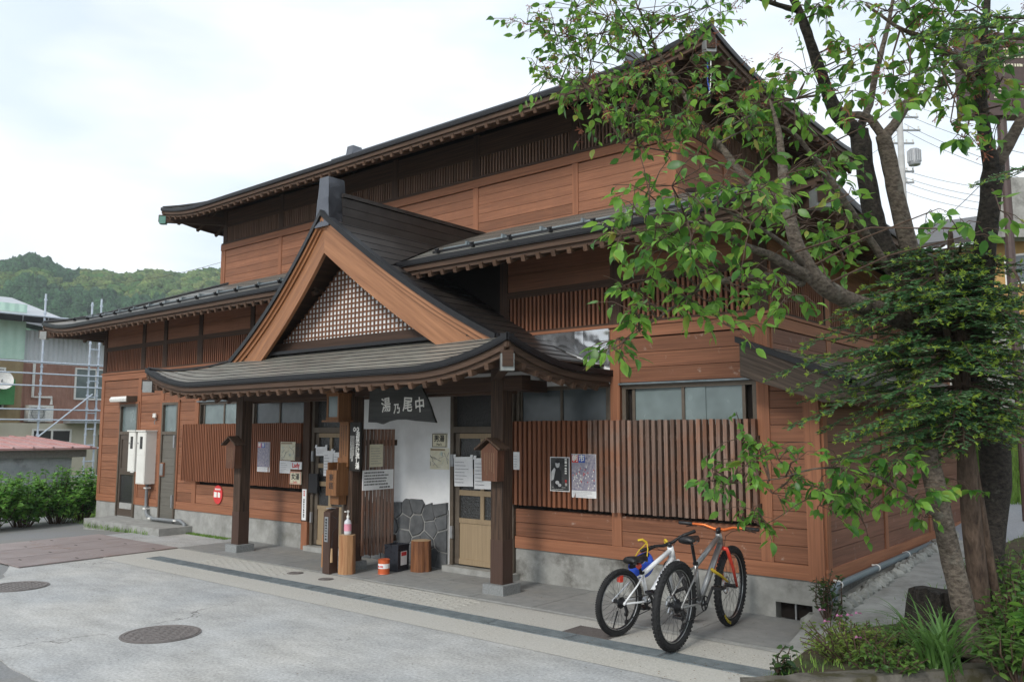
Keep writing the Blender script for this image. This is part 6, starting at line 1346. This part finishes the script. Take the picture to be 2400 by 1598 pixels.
# ------------------------------------------------------------------ yew tree
yb = at(2245,1480,6.35); yew = thing('yew_tree', yb, 'dense dark green yew tree with lime new tips and reddish trunk', 'tree')
yt = limb('trunk', nd((2262,1500,6.4,.12),(2245,1300,6.4,.105),(2225,1100,6.4,.10),(2215,900,6.4,.085),(2205,750,6.4,.07),(2190,600,6.4,.045),(2185,530,6.4,.02)), 'bark_yew', yew, 12)
limb('trunk', nd((2310,1480,6.45,.04),(2270,1250,6.4,.045),(2240,1080,6.4,.05),(2200,880,6.35,.05),(2165,700,6.3,.03),(2150,590,6.3,.02)), 'bark_yew', yew, 8)
limb('limb', nd((2200,950,6.4,.02),(2140,920,6.25,.014),(2080,905,6.1,.008)), 'bark_yew', yew, 6)
NB = []; ytop, ybot = at(2190,560,6.4).z, at(2215,1030,6.4).z; ax_x, ax_y = at(2205,800,6.4).x, at(2205,800,6.4).y
tw = MB(); NP, ND, NS = [], [], []; TIP = []
lw = np.array(RIGHT)*-1.0
def spray_branch(p0, d, Lb):
    d = d/np.linalg.norm(d); side = np.cross(d,[0,0,1.0]); side /= max(1e-6,np.linalg.norm(side)); pts = []
    for i in range(7): t_ = i/6; pts.append(p0 + d*Lb*t_ + np.array([0,0,-.16])*Lb*t_*t_ + rs.normal(0,.008,3))
    tw.tube(pts,[.010*(1-t_/7)+.002 for t_ in range(7)],4,False)
    n = int(Lb/.036)
    for k_ in range(n):
        t_ = (k_+2)/(n+2); i = min(5,int(t_*6)); b = pts[i] + (pts[i+1]-pts[i])*(t_*6-i)
        s = 1 if k_ % 2 else -1; l = (.07+.17*(1-t_))*rs.uniform(.6,1.2)*min(1.2,Lb+.3)
        td = d*.75 + side*s*rs.uniform(.55,1.0) + np.array([0,0,rs.uniform(-.35,.12)]); td /= np.linalg.norm(td); NB.append((b,td,l))
    NB.append((pts[-1]-d*.05,d,.09))
hgt = ytop - ybot
for i in range(270):
    f = rs.rand()**.85; z = ybot + f*hgt; az = rs.uniform(0,6.283); dv = np.array([math.cos(az),math.sin(az),rs.uniform(-.25,.25)])
    toL = float(np.dot(dv[:2],lw[:2])); prof = (.42+.58*math.sin(math.pi*min(1,.12+f*.86)))*(1.0 if f > .12 else .8)
    Lb = (.70+.42*max(0,toL))*prof*rs.uniform(.6,1.08); p0 = np.array([ax_x,ax_y,z]) + dv*np.array([.05,.05,0]); spray_branch(p0,dv,max(.2,Lb))
for px, py, dp, tx, ty in ((2150,640,6.3,1960,720),(2150,700,6.2,1830,745),(2150,780,6.2,1760,800),(2150,820,6.1,1810,840),(2150,880,6.1,1800,925),(2160,930,6.1,1925,965),(2160,980,6.15,1912,1016),(2170,1010,6.2,1985,1050),(2120,660,6.2,1900,690),(2300,60,5.4,2080,50),(2360,90,5.3,2120,110),(2360,40,5.3,2180,20),(2420,110,5.3,2230,120),(2420,380,5.3,2240,385),(2330,620,6.0,2380,700),(2300,700,6.0,2400,800)):
    a = np.array(at(px,py,dp)); b = np.array(at(tx,ty,dp-.25)); spray_branch(a,b-a,np.linalg.norm(b-a)*.97)
NPs, NDs, NSs = [], [], []
for b, td, l in NB:
    m_ = max(6,int(l/.0075)); t_ = np.arange(m_)/m_; side = np.cross(td,[0,0,1.0]); side /= max(1e-6,np.linalg.norm(side)); P_ = b + td*(t_*l)[:,None] + np.array([0,0,-.10])*(l*t_*t_)[:,None]
    sg = np.where(np.arange(m_)%2,1,-1)[:,None]; D_ = side*sg + td*.55 + rs.normal(0,.16,(m_,3)); NPs.append(P_); NDs.append(D_); NSs.append(.032*rs.uniform(.7,1.15,m_)*(1-.3*t_))
    if rs.rand() < .40: TIP.append((b+td*l+np.array([0,0,-.10*l]),td))
    tw.tube([b,b+td*l*.98+np.array([0,0,-.10*l])],[.0025,.0012],3,False)
P_ = np.concatenate(NPs); D_ = np.concatenate(NDs); S_ = np.concatenate(NSs); D_ /= np.linalg.norm(D_,axis=1,keepdims=True); sd_ = np.cross(D_,rs.normal(0,1,D_.shape)); sd_ /= np.maximum(1e-6,np.linalg.norm(sd_,axis=1,keepdims=True)); wv = .0044
Vv = np.stack([P_-sd_*wv*.6, P_+sd_*wv*.6, P_+D_*(S_*.6)[:,None]+sd_*wv, P_+D_*S_[:,None], P_+D_*(S_*.6)[:,None]-sd_*wv],1).reshape(-1,3); n = len(P_)
Ff = (np.array([(0,1,2),(0,2,4),(4,2,3)])[None] + (np.arange(n)*5)[:,None,None]).reshape(-1,3)
kind(bulk('crown', Vv, Ff, M_['yew'], yew), 'stuff'); kind(tw.build('twigs', M_['twig'], yew), 'stuff')
tp_, td_, tr_, ts_ = [], [], [], []
for b, d in TIP:
    for j in range(6): e = d + rs.normal(0,.45,3); tp_.append(b+rs.normal(0,.004,3)); td_.append(e); tr_.append(rs.uniform(0,6)); ts_.append(rs.uniform(.022,.040))
leaves_mesh('new_tips', tp_, td_, tr_, ts_, M_['yew_tip'], yew, wide=.5)
NEEDLES = n

# ------------------------------------------------------------------ shrubs and plants
def shrub(name, label, cat, base_pt, h, r, stems, per, size, mat, wide=1.0, group=None, droop=.3, own=0, twigmat='twig'):
    b0 = np.array(base_pt); t = thing(name, base_pt, label, cat, group); st = MB(); P_, D_, R_, S_ = [], [], [], []
    for i in range(stems):
        az = rs.uniform(0,6.283); rr = r*math.sqrt(rs.rand()); e = b0 + np.array([math.cos(az)*rr, math.sin(az)*rr, h*rs.uniform(.55,1.0)*(1-.25*(rr/r)**2)]); a = b0 + np.array([math.cos(az)*rr*.25, math.sin(az)*rr*.25, 0]); mdl = (a+e)/2 + rs.normal(0,.03,3)
        st.tube([a,mdl,e],[.008,.006,.003],5,False)
        for j in range(per):
            t_ = .25 + .75*rs.rand()**.7; q = a*(1-t_)**2 + 2*mdl*t_*(1-t_) + e*t_*t_; ang = rs.uniform(0,6.283); d = np.array([math.cos(ang),math.sin(ang),rs.uniform(-.5,.6)-droop*(1-t_)])
            P_.append(q+d*.01); D_.append(d); R_.append(rs.normal(0,.4)); S_.append(size*rs.uniform(.65,1.15)*(1-.35*max(0,t_-.85)/.15))
    st.build('stems', M_[twigmat], t); P_,D_,R_,S_ = map(np.array,(P_,D_,R_,S_))
    leaves_mesh('foliage', P_,D_,R_,S_,M_[mat],t,wide)
    return t
for i,(x,y,h,r,lab) in enumerate(((-15.6,-2.75,1.05,.62,'leafy hydrangea bush at the far end of the hedge from the bathhouse'),(-15.75,-1.95,1.18,.62,'hydrangea bush second in the hedge, with bare upright shoots'),(-15.95,-1.2,1.02,.60,'hydrangea bush in the middle of the hedge below the red roofed shed'),(-16.15,-.45,1.12,.62,'rounded hydrangea bush next to the hedge end'),(-16.35,.2,1.10,.55,'hydrangea bush at the hedge end beside the lawn'))):
    shrub('hydrangea_bush', lab, 'bush', (x,y,-.14), h*1.18, r*1.05, 52, 30, .13, 'hydrangea_leaf', 1.25, 'hydrangea bushes in the hedge')
shrub('evergreen_shrub','small evergreen shrub with yellowish new leaves at the bathhouse corner','shrub',(.36,-.42,.12),.50,.17,16,15,.062,'camellia_leaf',.95)
t = shrub('evergreen_shrub','small glossy dark camellia seedling beside the drain end','shrub',(.66,-2.28,.05),.30,.10,6,10,.085,'camellia_leaf',1.1)
shrub('azalea_bush','sprawling half-bare azalea with fresh tips in the planted bed','shrub',(.98,-1.70,.10),.36,.40,60,18,.045,'lime_leaf',.8)
shrub('herb_clump','ferny green columbine clump beside the azalea','plant',(.78,-1.15,.10),.30,.20,18,14,.045,'herb_leaf',1.3)
shrub('herb_clump','low green weeds below the daylily leaves','plant',(1.30,-1.95,.14),.26,.30,34,16,.05,'herb_leaf',1.0)
shrub('leafy_seedling','young cherry shoot with large pointed leaves beside the tree foot','plant',(2.15,-1.3,.30),.62,.22,7,9,.12,'cherry_leaf',1.0)
shrub('fern_clump','bright green ferny clump behind the tree trunks','plant',(2.05,.55,.42),.75,.35,24,20,.07,'herb_leaf',.7)
for px, py, dp, lab in ((2335,1470,5.7,'bright leafy clump right beside the yew foot'),(2345,1360,6.1,'tall bright leafy clump behind the yew foot'),(2310,1250,6.6,'pale green leafy clump along the path edge')):
    q0 = at(px,py,dp); shrub('leafy_clump', lab, 'plant', (q0.x,q0.y,bed_z(q0.x,q0.y)-.03), max(.35,q0.z-bed_z(q0.x,q0.y)+.15), .30, 30, 18, .075, 'herb_leaf', .9)
shrub('azalea_bush','second azalea clump with bright fresh leaves beside the daylily','shrub',(1.18,-1.25,.12),.32,.28,40,16,.05,'herb_leaf',.9)
t = thing('azalea_flowers', (.85,-1.6,.2), 'withered pink azalea blossoms among the shrub tips', 'flowers'); m = MB(); M_['pink'] = plain('pink_petal',(0.42,0.16,0.30),0.6)
for i in range(7):
    c = Vector((.85+R.uniform(-.2,.2),-1.55+R.uniform(-.2,.2),.36+R.uniform(-.05,.12)))
    for j in range(5): a = j*1.257; m.add([c, c+Vector((.02*math.cos(a),.02*math.sin(a),.012)), c+Vector((.03*math.cos(a+.4),.03*math.sin(a+.4),-.004))],[(0,1,2)])
kind(m.build('petals', M_['pink'], t),'stuff')
def blades(name, label, base_pt, n, Lmin, Lmax, w, spread):
    t = thing(name, base_pt, label, 'plant'); M_['lily'] = M_.get('lily') or leaf_material('daylily_leaf',(0.045,0.12,0.025),(0.12,0.24,0.06),.3)
    for i in range(n):
        az = rs.uniform(0,6.283); L_ = rs.uniform(Lmin,Lmax); m = MB(); k_ = 8; b = Vector(base_pt)+Vector((rs.normal(0,.05),rs.normal(0,.05),-.02)); o_ = Vector((math.cos(az),math.sin(az),0)); s = Vector((-math.sin(az),math.cos(az),0)); out = spread*rs.uniform(.4,1.1)
        for j in range(k_+1):
            t_ = j/k_; p = b + o_*L_*out*t_**1.5 + Vector((0,0,L_*(t_ - .62*out*t_*t_*t_))); ww = w*(1-t_**3)*(.7+.3*math.sin(math.pi*min(1,t_*1.5))); m.v += [tuple(p-s*ww),tuple(p+Vector((0,0,-ww*.4))),tuple(p+s*ww)]
        m.f = [f for j in range(k_) for f in ((j*3,j*3+1,j*3+4,j*3+3),(j*3+1,j*3+2,j*3+5,j*3+4))]; m.m = [0]*len(m.f); m.build('leaf_blade', M_['lily'], t, smooth=True)
blades('daylily_clump','arching daylily clump with long narrow leaves at the tree foot',(1.58,-1.72,.16),95,.42,.78,.012,.9)
blades('iris_clump','upright green iris clump on the far side of the tree trunks',(2.3,-.1,.32),46,.55,.85,.014,.45)
o = grass('bed_weeds', 1300, lambda u, v: (lambda p: (p.x,p.y,bed_z(p.x,p.y)))(bed_xy(u*.8,v)), .02, .09, .8, .004); o['label'] = 'low weeds and sprouts covering the planted bed'; o['category'] = 'weeds'
t = thing('tree_stump', at(2140,1400,6.9), 'broken hollow old stump behind the leaning trunk', 'stump')
m = MB(); c = at(2150,1440,6.9); n = 18
for i,(rr,z) in enumerate(((.20,-.25),(.19,0),(.17,.18),(.15,.30))):
    for j in range(n): a = 2*math.pi*j/n; w = 1+.18*math.sin(j*2.3)+.1*math.sin(j*5.1); m.v.append((c.x+rr*w*math.cos(a), c.y+rr*w*math.sin(a), c.z+z+(R.uniform(-.02,.03) if i==3 else 0)))
m.f = [(i*n+j,i*n+(j+1)%n,(i+1)*n+(j+1)%n,(i+1)*n+j) for i in range(3) for j in range(n)]+[tuple(range(3*n,4*n))]; m.m=[0]*len(m.f); m.build('wood', M_['bark_dark'], t)
for i in range(5): pass
M_['fungus'] = plain('white_fungus',(0.75,0.74,0.68),0.7)

# ------------------------------------------------------------------ left background: shed, house, scaffolding
M_['redroof'] = surf('red_metal_roof',(0.42,0.21,0.20),(0.54,0.36,0.34),2,(1,1,1),.45,.05,0.05,metal=.1)
M_['weath'] = surf('weathered_concrete_wall',(0.30,0.33,0.345),(0.43,0.455,0.465),3,(1,1,1),.9,.2,0.0,blotch=(0.15,0.15,0.14),bscale=1.3,bw=(.5,.7))
t = thing('shed', (-20.5,-1.5,-.2), 'low grey concrete shed with a red ribbed metal roof', 'shed')
MB().box(-23.5,-20,-6.5,1.42,-.3,1.22).build('wall', M_['weath'], t); MB().box(-20.03,-19.9,-6.6,1.75,1.19,1.40).build('fascia', M_['greybox'], t)
m = MB(); m.prism([(-19.75,-6.8,1.44),(-24,-6.8,1.72),(-24,-6.8,1.67),(-19.75,-6.8,1.39)],(0,8.75,0)); ro = m.build('roof', M_['redroof'], t)
for i in range(19): y = -6.7+i*.47; MB().prism([(-19.74,y,1.435),(-24,y,1.715),(-24,y,1.755),(-19.74,y,1.475)],(0,.05,0)).build('roof_rib', M_['redroof'], ro)
def ribbed(name, c1, c2, pitch):
    m = surf(name,c1,c2,3,(1,1,1),.6,0,0.0); nt = m.node_tree; b = nt.nodes['Principled BSDF']; w = N(nt,'ShaderNodeTexWave'); w.bands_direction='Y'; w.inputs['Scale'].default_value = .314/pitch; g = N(nt,'ShaderNodeNewGeometry'); bp = N(nt,'ShaderNodeBump'); bp.inputs['Strength'].default_value=.9; bp.inputs['Distance'].default_value=.03
    nt.links.new(g.outputs['Position'],w.inputs['Vector']); nt.links.new(w.outputs['Fac'],bp.inputs['Height']); nt.links.new(bp.outputs[0],b.inputs['Normal']); return m
M_['sid_white'] = ribbed('white_siding',(0.62,0.65,0.67),(0.70,0.73,0.75),.16); M_['sid_brown'] = ribbed('brown_siding',(0.33,0.175,0.13),(0.41,0.235,0.18),.16); M_['sid_mint'] = ribbed('mint_siding',(0.50,0.72,0.59),(0.60,0.80,0.68),.3); M_['sid_tan'] = ribbed('tan_siding',(0.30,0.22,0.12),(0.36,0.28,0.16),.3); M_['beige'] = surf('beige_wall',(0.52,0.48,0.38),(0.62,0.58,0.47),2,(1,1,1),.85,.1,0.0); M_['green'] = plain('green_paint',(0.07,0.25,0.09),.5); M_['roof_grey'] = surf('pale_metal_roof',(0.36,0.37,0.38),(0.50,0.51,0.52),2,(1,1,1),.35,.05,0.0,metal=.4)
hs = thing('neighbour_house', (-30,2,-.3), 'neighbouring house with brown and white siding and a mint green gable', 'house')
MB().box(-36,-28,2.95,11,4.22,5.35).build('wall', M_['sid_white'], hs); MB().box(-36,-27.99,2.95,11,2.15,4.22).build('wall', M_['sid_brown'], hs); MB().box(-36,-27.8,-6,2.95,4.3,6.2).build('wall', M_['sid_mint'], hs); MB().box(-36,-27.82,-6,2.95,2.15,4.3).build('wall', M_['sid_tan'], hs); MB().box(-36,-27.6,-6,11,-.3,2.15).build('wall', M_['beige'], hs)
m = MB(); m.prism([(-27.1,-2.2,5.75),(-32,-2.2,7.0),(-32,-2.2,6.85),(-27.1,-2.2,5.55)],(0,6.1,0)); rf = m.build('roof', M_['roof_grey'], hs); m = MB(); m.prism([(-27.2,3.6,5.38),(-33,3.6,6.35),(-33,3.6,6.2),(-27.2,3.6,5.2)],(0,8,0)); m.build('roof', M_['edge'], hs)
for i in range(8): MB().box(-27.12,-27.05,-2.2+i*.8,-2.2+i*.8+.75,5.52,5.72).build('gutter', M_['edge'], rf); 
def hwin(y0,y1,z0,z1,x=-27.97,glass='frost'):
    m = MB(); m.box(x-.02,x+.03,y0,y1,z0,z0+.06); m.box(x-.02,x+.03,y0,y1,z1-.06,z1); m.box(x-.02,x+.03,y0,y0+.06,z0+.06,z1-.06); m.box(x-.02,x+.03,y1-.06,y1,z0+.06,z1-.06); m.box(x-.02,x+.03,(y0+y1)/2-.03,(y0+y1)/2+.03,z0+.06,z1-.06); w = m.build('window', M_['white'], hs); MB().box(x-.015,x+.0,y0+.06,y1-.06,z0+.06,z1-.06).build('pane', M_[glass], w)
hwin(4.72,6.2,3.0,4.15); hwin(3.25,4.55,1.45,1.95,-27.57,'pebble'); hwin(.5,2.4,2.6,4.0,-27.78,'pebble')
m = MB(); m.box(-27.82,-27.3,.3,2.55,2.75,2.85); m.box(-27.35,-27.3,.3,2.55,2.85,3.6); m.build('balcony', M_['green'], hs); MB().box(-27.6,-27.55,5.5,6.4,-.2,1.75).build('door', M_['pebble'], hs); MB().box(-27.7,-27.1,4.3,7.0,2.15,2.25).build('porch_roof', M_['roof_grey'], hs)
m = MB(); m.tube([(-27.9,3.33,4.2),(-27.9,3.33,3.05),(-27.9,3.95,3.05),(-27.9,3.95,2.8)],.05,6); m.build('drain_pipe', M_['white'], hs)
t = thing('air_conditioner', (-27.7,3.5,2.2), 'white air conditioner unit mounted on the brown sided house', 'air conditioner'); MB().box(-27.95,-27.6,3.12,3.92,2.2,2.76).build('case', M_['white'], t)
m = MB(); torus(m,(0,0,0),.2,.012,24,6); m.xform(Matrix.Translation((-27.59,3.42,2.48)) @ Matrix.Rotation(math.pi/2,4,'Z')); m.build('fan_ring', M_['grey'], t); m = MB()
for i in range(9): m.box(-27.6,-27.585,3.18,3.66,2.27+i*.05,2.285+i*.05)
m.build('grille', M_['grey'], t)
t = thing('satellite_dish', (-27.2,2.0,3.5), 'white satellite dish fixed beside the green balcony', 'satellite dish'); m = MB(); prof = [(.001,-.08),(.12,-.07),(.24,-.04),(.34,.01)]; m.lathe(prof,(0,0,0),20,caps=False); m.xform(Matrix.Translation((-27.0,2.05,3.55)) @ Matrix.Rotation(math.radians(70),4,'Y')); m.build('dish', M_['white'], t, smooth=True); MB().tube([(-27.0,2.05,3.55),(-27.4,2.1,3.1)],.03,6).build('arm', M_['grey'], t)
M_['scaf'] = plain('galvanised_tube',(0.52,0.58,0.66),.45,.2)
sc_ = thing('scaffolding', (-26.5,3.5,-.3), 'galvanised tube scaffolding standing before the neighbouring house', 'scaffolding'); SX = -26.5
for y,z1 in ((-.9,5.0),(.9,5.2),(3.03,6.45),(4.56,6.35),(4.87,6.5),(6.6,6.3)):
    o = MB().tube([(SX,y,-.3),(SX,y,z1)],.034,8).build('standard', M_['scaf'], sc_); m = MB(); 
    for z in np.arange(.4,z1,.45): m.tube([(SX,y,z-.03),(SX,y,z+.03)],.052,8)
    kind(m.build('coupler', M_['scaf'], o),'stuff')
for z in (.35,1.3,2.25,2.59,3.37,3.77,4.15): MB().tube([(SX+.05,-5,z),(SX+.05,5.6,z)],.028,6).build('ledger', M_['scaf'], sc_)
MB().tube([(SX+.05,-5,5.66),(SX+.05,4.9,5.68)],.028,6).build('ledger', M_['scaf'], sc_); MB().tube([(SX+.07,2.8,1.5),(SX+.07,4.7,3.15)],.026,6).build('brace', M_['scaf'], sc_); MB().tube([(SX+.05,4.56,5.75),(SX+.05,4.87,5.8)],.026,6).build('brace', M_['scaf'], sc_)
for i in range(9): MB().tube([(SX,4.56,.3+i*.55),(SX,4.87,.3+i*.55)],.024,6).build('rung', M_['scaf'], sc_)

# ------------------------------------------------------------------ right background: pole, wires, sign, house
M_['pole'] = surf('concrete_pole',(0.36,0.36,0.35),(0.48,0.48,0.47),4,(1,1,1),.8,.1,0.0)
pb = at(2088,700,40); t = thing('utility_pole', (pb.x,pb.y,3.9), 'grey concrete utility pole with transformer and crossarms', 'utility pole'); pt = at(2066,215,40)
MB().tube([(pb.x,pb.y,3.9),pt],[.20,.13],12).build('pole', M_['pole'], t, smooth=True)
tc_ = at(2098,352,40)+Vector((.1,-.1,-.2)); m = MB(); m.lathe([(.001,-.1),(.26,-.1),(.28,0),(.28,.62),(.22,.68),(.001,.70)],tc_-Vector((0,0,.35)),16,caps=False)
for i in range(16): a = 2*math.pi*i/16; m.box(tc_.x+.28*math.cos(a)-.03,tc_.x+.28*math.cos(a)+.03,tc_.y+.28*math.sin(a)-.03,tc_.y+.28*math.sin(a)+.03,tc_.z-.3,tc_.z+.25)
m.build('transformer', M_['grey'], t)
for yy,l in ((232,.5),(270,.7),(300,.8),(330,.5),(395,.5),(420,.5)):
    c = at(2078,yy,40); MB().beam(c-RIGHT*l,c+RIGHT*l,.08,.08).build('crossarm', M_['grey'], t); m = MB()
    for k_ in (-.9,-.3,.3,.9): p = c+RIGHT*l*k_; MB().lathe([(.03,0),(.06,.06),(.03,.1),(.05,.18),(.001,.2)],p,8,caps=False).build('insulator', M_['white'], t)
def wire(a, b, sag, lab, r=.012):
    n = 12; pts = [a.lerp(b,i/n)+Vector((0,0,-sag*4*(i/n)*(1-i/n))) for i in range(n+1)]; tag(MB().tube(pts,r,4,False).build('power_line', M_['blackp']),lab,'wire','overhead wires from the utility pole')
for i,(ya,yb_,da,db) in enumerate(((235,330,40,30),(262,380,40,28),(285,430,40,28),(300,450,40,26),(392,445,40,26),(408,470,40,24),(420,490,40,24),(440,500,40,22),(520,540,40,22),(555,515,40,22))): wire(at(2080,ya,da),at(2500,yb_,db),.3,'thin black overhead wire running from the utility pole towards the sign',.010)
wire(at(2075,300,40),at(1900,400,60),.4,'thin overhead wire passing behind the bathhouse eave'); wire(at(1710,-15,14),Vector((-1.3,.9,6.75)),.0,'service wire dropping to the upper eave corner',.008); wire(at(2260,420,26),at(2080,560,30),.2,'service wire slanting down past the pole',.010)
for a,b,z in ((at(-60,650,60),at(520,600,60),1),(at(-60,700,55),at(240,690,55),.5),(at(-60,745,40),at(260,760,40),.3)): wire(a,b,z,'thin overhead wire crossing before the wooded hill',.014)
M_['signbrown'] = plain('brown_sign_panel',(0.085,0.055,0.05),.5)
sp0 = at(2222,265,13); t = thing('roadside_sign', (sp0.x,sp0.y,2.5), 'large brown sign panel with pale lettering behind the cherry branches', 'sign'); e1 = RIGHT*3.2; e2 = Vector((0,0,1.35)); m = MB(); m.prism([sp0,sp0+e1,sp0+e1+e2,sp0+e2],-Vector((RIGHT.y,-RIGHT.x,0))*.25); m.build('panel', M_['signbrown'], t)
m = MB(); bx_ = at(2305,545,12.9); m.prism([bx_,bx_+RIGHT*.75,bx_+RIGHT*.75+Vector((0,0,.95)),bx_+Vector((0,0,.95))],-Vector((RIGHT.y,-RIGHT.x,0))*.3); m.build('support', M_['blockstone'], t)
ang = math.atan2(RIGHT.y,RIGHT.x)
for k_ in (.62,2.6):
    q0 = sp0+RIGHT*k_+Vector((-RIGHT.y,RIGHT.x,0))*.12; MB().tube([(q0.x,q0.y,.4),(q0.x,q0.y,sp0.z+.2)],.07,10).build('post', M_['signbrown'], t)
for x,z,sz in ((.85,.95,.42),(1.5,.95,.42),(.55,.35,.20),(1.0,.35,.20)):
    q0 = sp0+RIGHT*x-Vector((-RIGHT.y,RIGHT.x,0))*.01; scribble(t,-sz/2,sz/2,z-sz/2,z+sz/2,0,3,'paper_y',th=.35,fill=1.0,rz=Matrix.Translation((q0.x,q0.y,sp0.z)) @ Matrix.Rotation(ang,4,'Z'))
M_['yelwood'] = ribbed('yellow_timber_wall',(0.42,0.24,0.08),(0.55,0.34,0.13),.18)
yh = thing('timber_house', (0,22,3.9), 'distant yellow timber house with dark eave above the stone wall', 'house'); MB().box(-3.2,9,20,28,3.9,7.55).build('wall', M_['yelwood'], yh); m = MB(); m.prism([(-3.8,19.3,7.5),(-3.8,24,9.2),(-3.8,24,9.35),(-3.8,19.3,7.65)],(13.4,0,0)); m.build('roof', M_['roof'], yh)
for x in (-1.1,1.6): m = MB(); m.box(x,x+.9,19.95,20.02,6.2,7.1); w = m.build('window', M_['white'], yh); MB().box(x+.06,x+.84,19.93,19.96,6.26,7.04).build('pane', M_['frost_dark'], w)

# ------------------------------------------------------------------ wooded hill
def hill_h(ang, dst):
    """height over the plain in the direction ang (degrees left of +y), dst metres out"""
    ridge = 80 + 5*math.exp(-((ang-70)/1.6)**2) + .75*max(0,66.5-ang) + 1.2*math.sin(ang*1.9+1)
    return ridge*smooth01((dst-170)/330)
hv = []; hf = []; na, nd_ = 90, 30
for j in range(nd_+1):
    for i in range(na+1):
        a = 20+i*80/na; dd = 150+j*430/nd_; x = CAM.x-dd*math.sin(math.radians(a)); y = CAM.y+dd*math.cos(math.radians(a)); hv.append((x,y,-1+hill_h(a,dd)+ (3*mnoise.noise(Vector((x*.02,y*.02,0))))))
hf = [(j*(na+1)+i,j*(na+1)+i+1,(j+1)*(na+1)+i+1,(j+1)*(na+1)+i) for j in range(nd_) for i in range(na)]
kind(bulk('hill', hv, hf, M_['earth'], smooth=True),'structure')
bm = bmesh.new(); bmesh.ops.create_icosphere(bm,subdivisions=2,radius=1); ico = np.array([v.co[:] for v in bm.verts]); icf = np.array([[v.index for v in f.verts] for f in bm.faces]); bm.free()
bm = bmesh.new(); bmesh.ops.create_icosphere(bm,subdivisions=1,radius=1); ic1 = np.array([v.co[:] for v in bm.verts]); ic1f = np.array([[v.index for v in f.verts] for f in bm.faces]); bm.free()
def tint_material(name):
    m, nt, b = base(name); a = N(nt,'ShaderNodeVertexColor'); a.layer_name='tint'; n = N(nt,'ShaderNodeTexNoise'); n.inputs['Scale'].default_value=.9; n.inputs['Detail'].default_value=6; g = N(nt,'ShaderNodeNewGeometry'); mr = N(nt,'ShaderNodeMapRange'); mr.inputs['From Min'].default_value=.35; mr.inputs['From Max'].default_value=.65; mr.inputs['To Min'].default_value=.45; mr.inputs['To Max'].default_value=1.35; h = N(nt,'ShaderNodeHueSaturation'); l = nt.links.new
    l(g.outputs['Position'],n.inputs['Vector']); l(n.outputs['Fac'],mr.inputs[0]); l(mr.outputs[0],h.inputs['Value']); l(a.outputs['Color'],h.inputs['Color']); l(h.outputs[0],b.inputs['Base Color']); b.inputs['Roughness'].default_value=.9; b.inputs['Specular IOR Level'].default_value=.1; bp = N(nt,'ShaderNodeBump'); bp.inputs['Strength'].default_value=1; bp.inputs['Distance'].default_value=1.2; l(n.outputs['Fac'],bp.inputs['Height']); l(bp.outputs[0],b.inputs['Normal']); return m
VV, FF, CC = [], [], []; off = 0; rs2 = np.random.RandomState(3)
for i in range(5200):
    a = rs2.uniform(44,80); dd = 190+310*rs2.rand()**.8; x = CAM.x-dd*math.sin(math.radians(a)); y = CAM.y+dd*math.cos(math.radians(a)); z = -1+hill_h(a,dd); s = rs2.uniform(2.0,3.9)
    patch = mnoise.noise(Vector((x*.012,y*.012,3))); con = patch > .18 or (67.3 < a < 71.5 and dd > 400)
    jit = 1+.22*rs2.normal(0,1,(len(ico),1)); P_ = ico*jit
    if con: P_ = P_*np.array([.85,.85,1.05]); P_[:,:2] *= np.clip(1.1-.2*(P_[:,2:3]+1.0),.5,1.3); colr = np.array([0.038,0.088,0.040])*rs2.uniform(.8,1.3)
    else: P_ = P_*np.array([1,1,.85]); colr = (np.array([0.060,0.130,0.036])*(1-(u:=rs2.rand()**1.6)) + np.array([0.17,0.21,0.065])*u)*rs2.uniform(.75,1.15)
    VV.append(P_*s+np.array([x,y,z+s*.7])); FF.append(icf+off); off += len(ico); CC.append(np.tile(np.append(colr,1),(len(ico),1)))
o = kind(bulk('forest', np.concatenate(VV), np.concatenate(FF), tint_material('forest_crowns'), None, np.concatenate(CC)),'stuff'); o['label'] = 'mixed green forest covering the far hill'; o['category'] = 'forest'
# ------------------------------------------------------------------ the damp air before the hill
m_, nt_, b_ = base('haze_air'); nt_.nodes.remove(b_); pv_ = N(nt_,'ShaderNodeVolumePrincipled'); pv_.inputs['Color'].default_value = (0.86,0.94,1.0,1); pv_.inputs['Density'].default_value = 0.00045; pv_.inputs['Anisotropy'].default_value = 0.0
nt_.links.new(pv_.outputs[0], nt_.nodes['Material Output'].inputs['Volume'])
o = MB().box(-645,305,-305,645,-3,125).build('haze', m_); o['kind'] = 'stuff'; o['label'] = 'thin pale haze in the air over the valley'; o['category'] = 'haze'

# ------------------------------------------------------------------ litter: dry leaf bits and grit on the ground
M_['litter'] = surf('dry_litter', (0.07,0.045,0.025), (0.20,0.13,0.07), 40, (1,1,1), 0.9, 0, 0.0)
m = MB()
for i in range(620):
    if i < 260: x = R.gauss(.2,.8); y = R.gauss(-2.0,.6)
    else: x = R.uniform(-9,1.2); y = R.uniform(-5.4,-.4)
    if x > .45 and y > -2.4: continue
    s_ = R.uniform(.003,.012); a = R.uniform(0,6.28); z = .017 + R.uniform(0,.002); dx, dy = math.cos(a)*s_, math.sin(a)*s_
    m.add([(x-dx,y-dy,z),(x+dy*.5,y-dx*.5,z+.002),(x+dx,y+dy,z),(x-dy*.5,y+dx*.5,z+.003)],[(0,1,2,3)])
o = m.build('litter', M_['litter']); o['kind'] = 'stuff'; o['label'] = 'scattered dry leaf bits and grit on the forecourt'; o['category'] = 'litter'
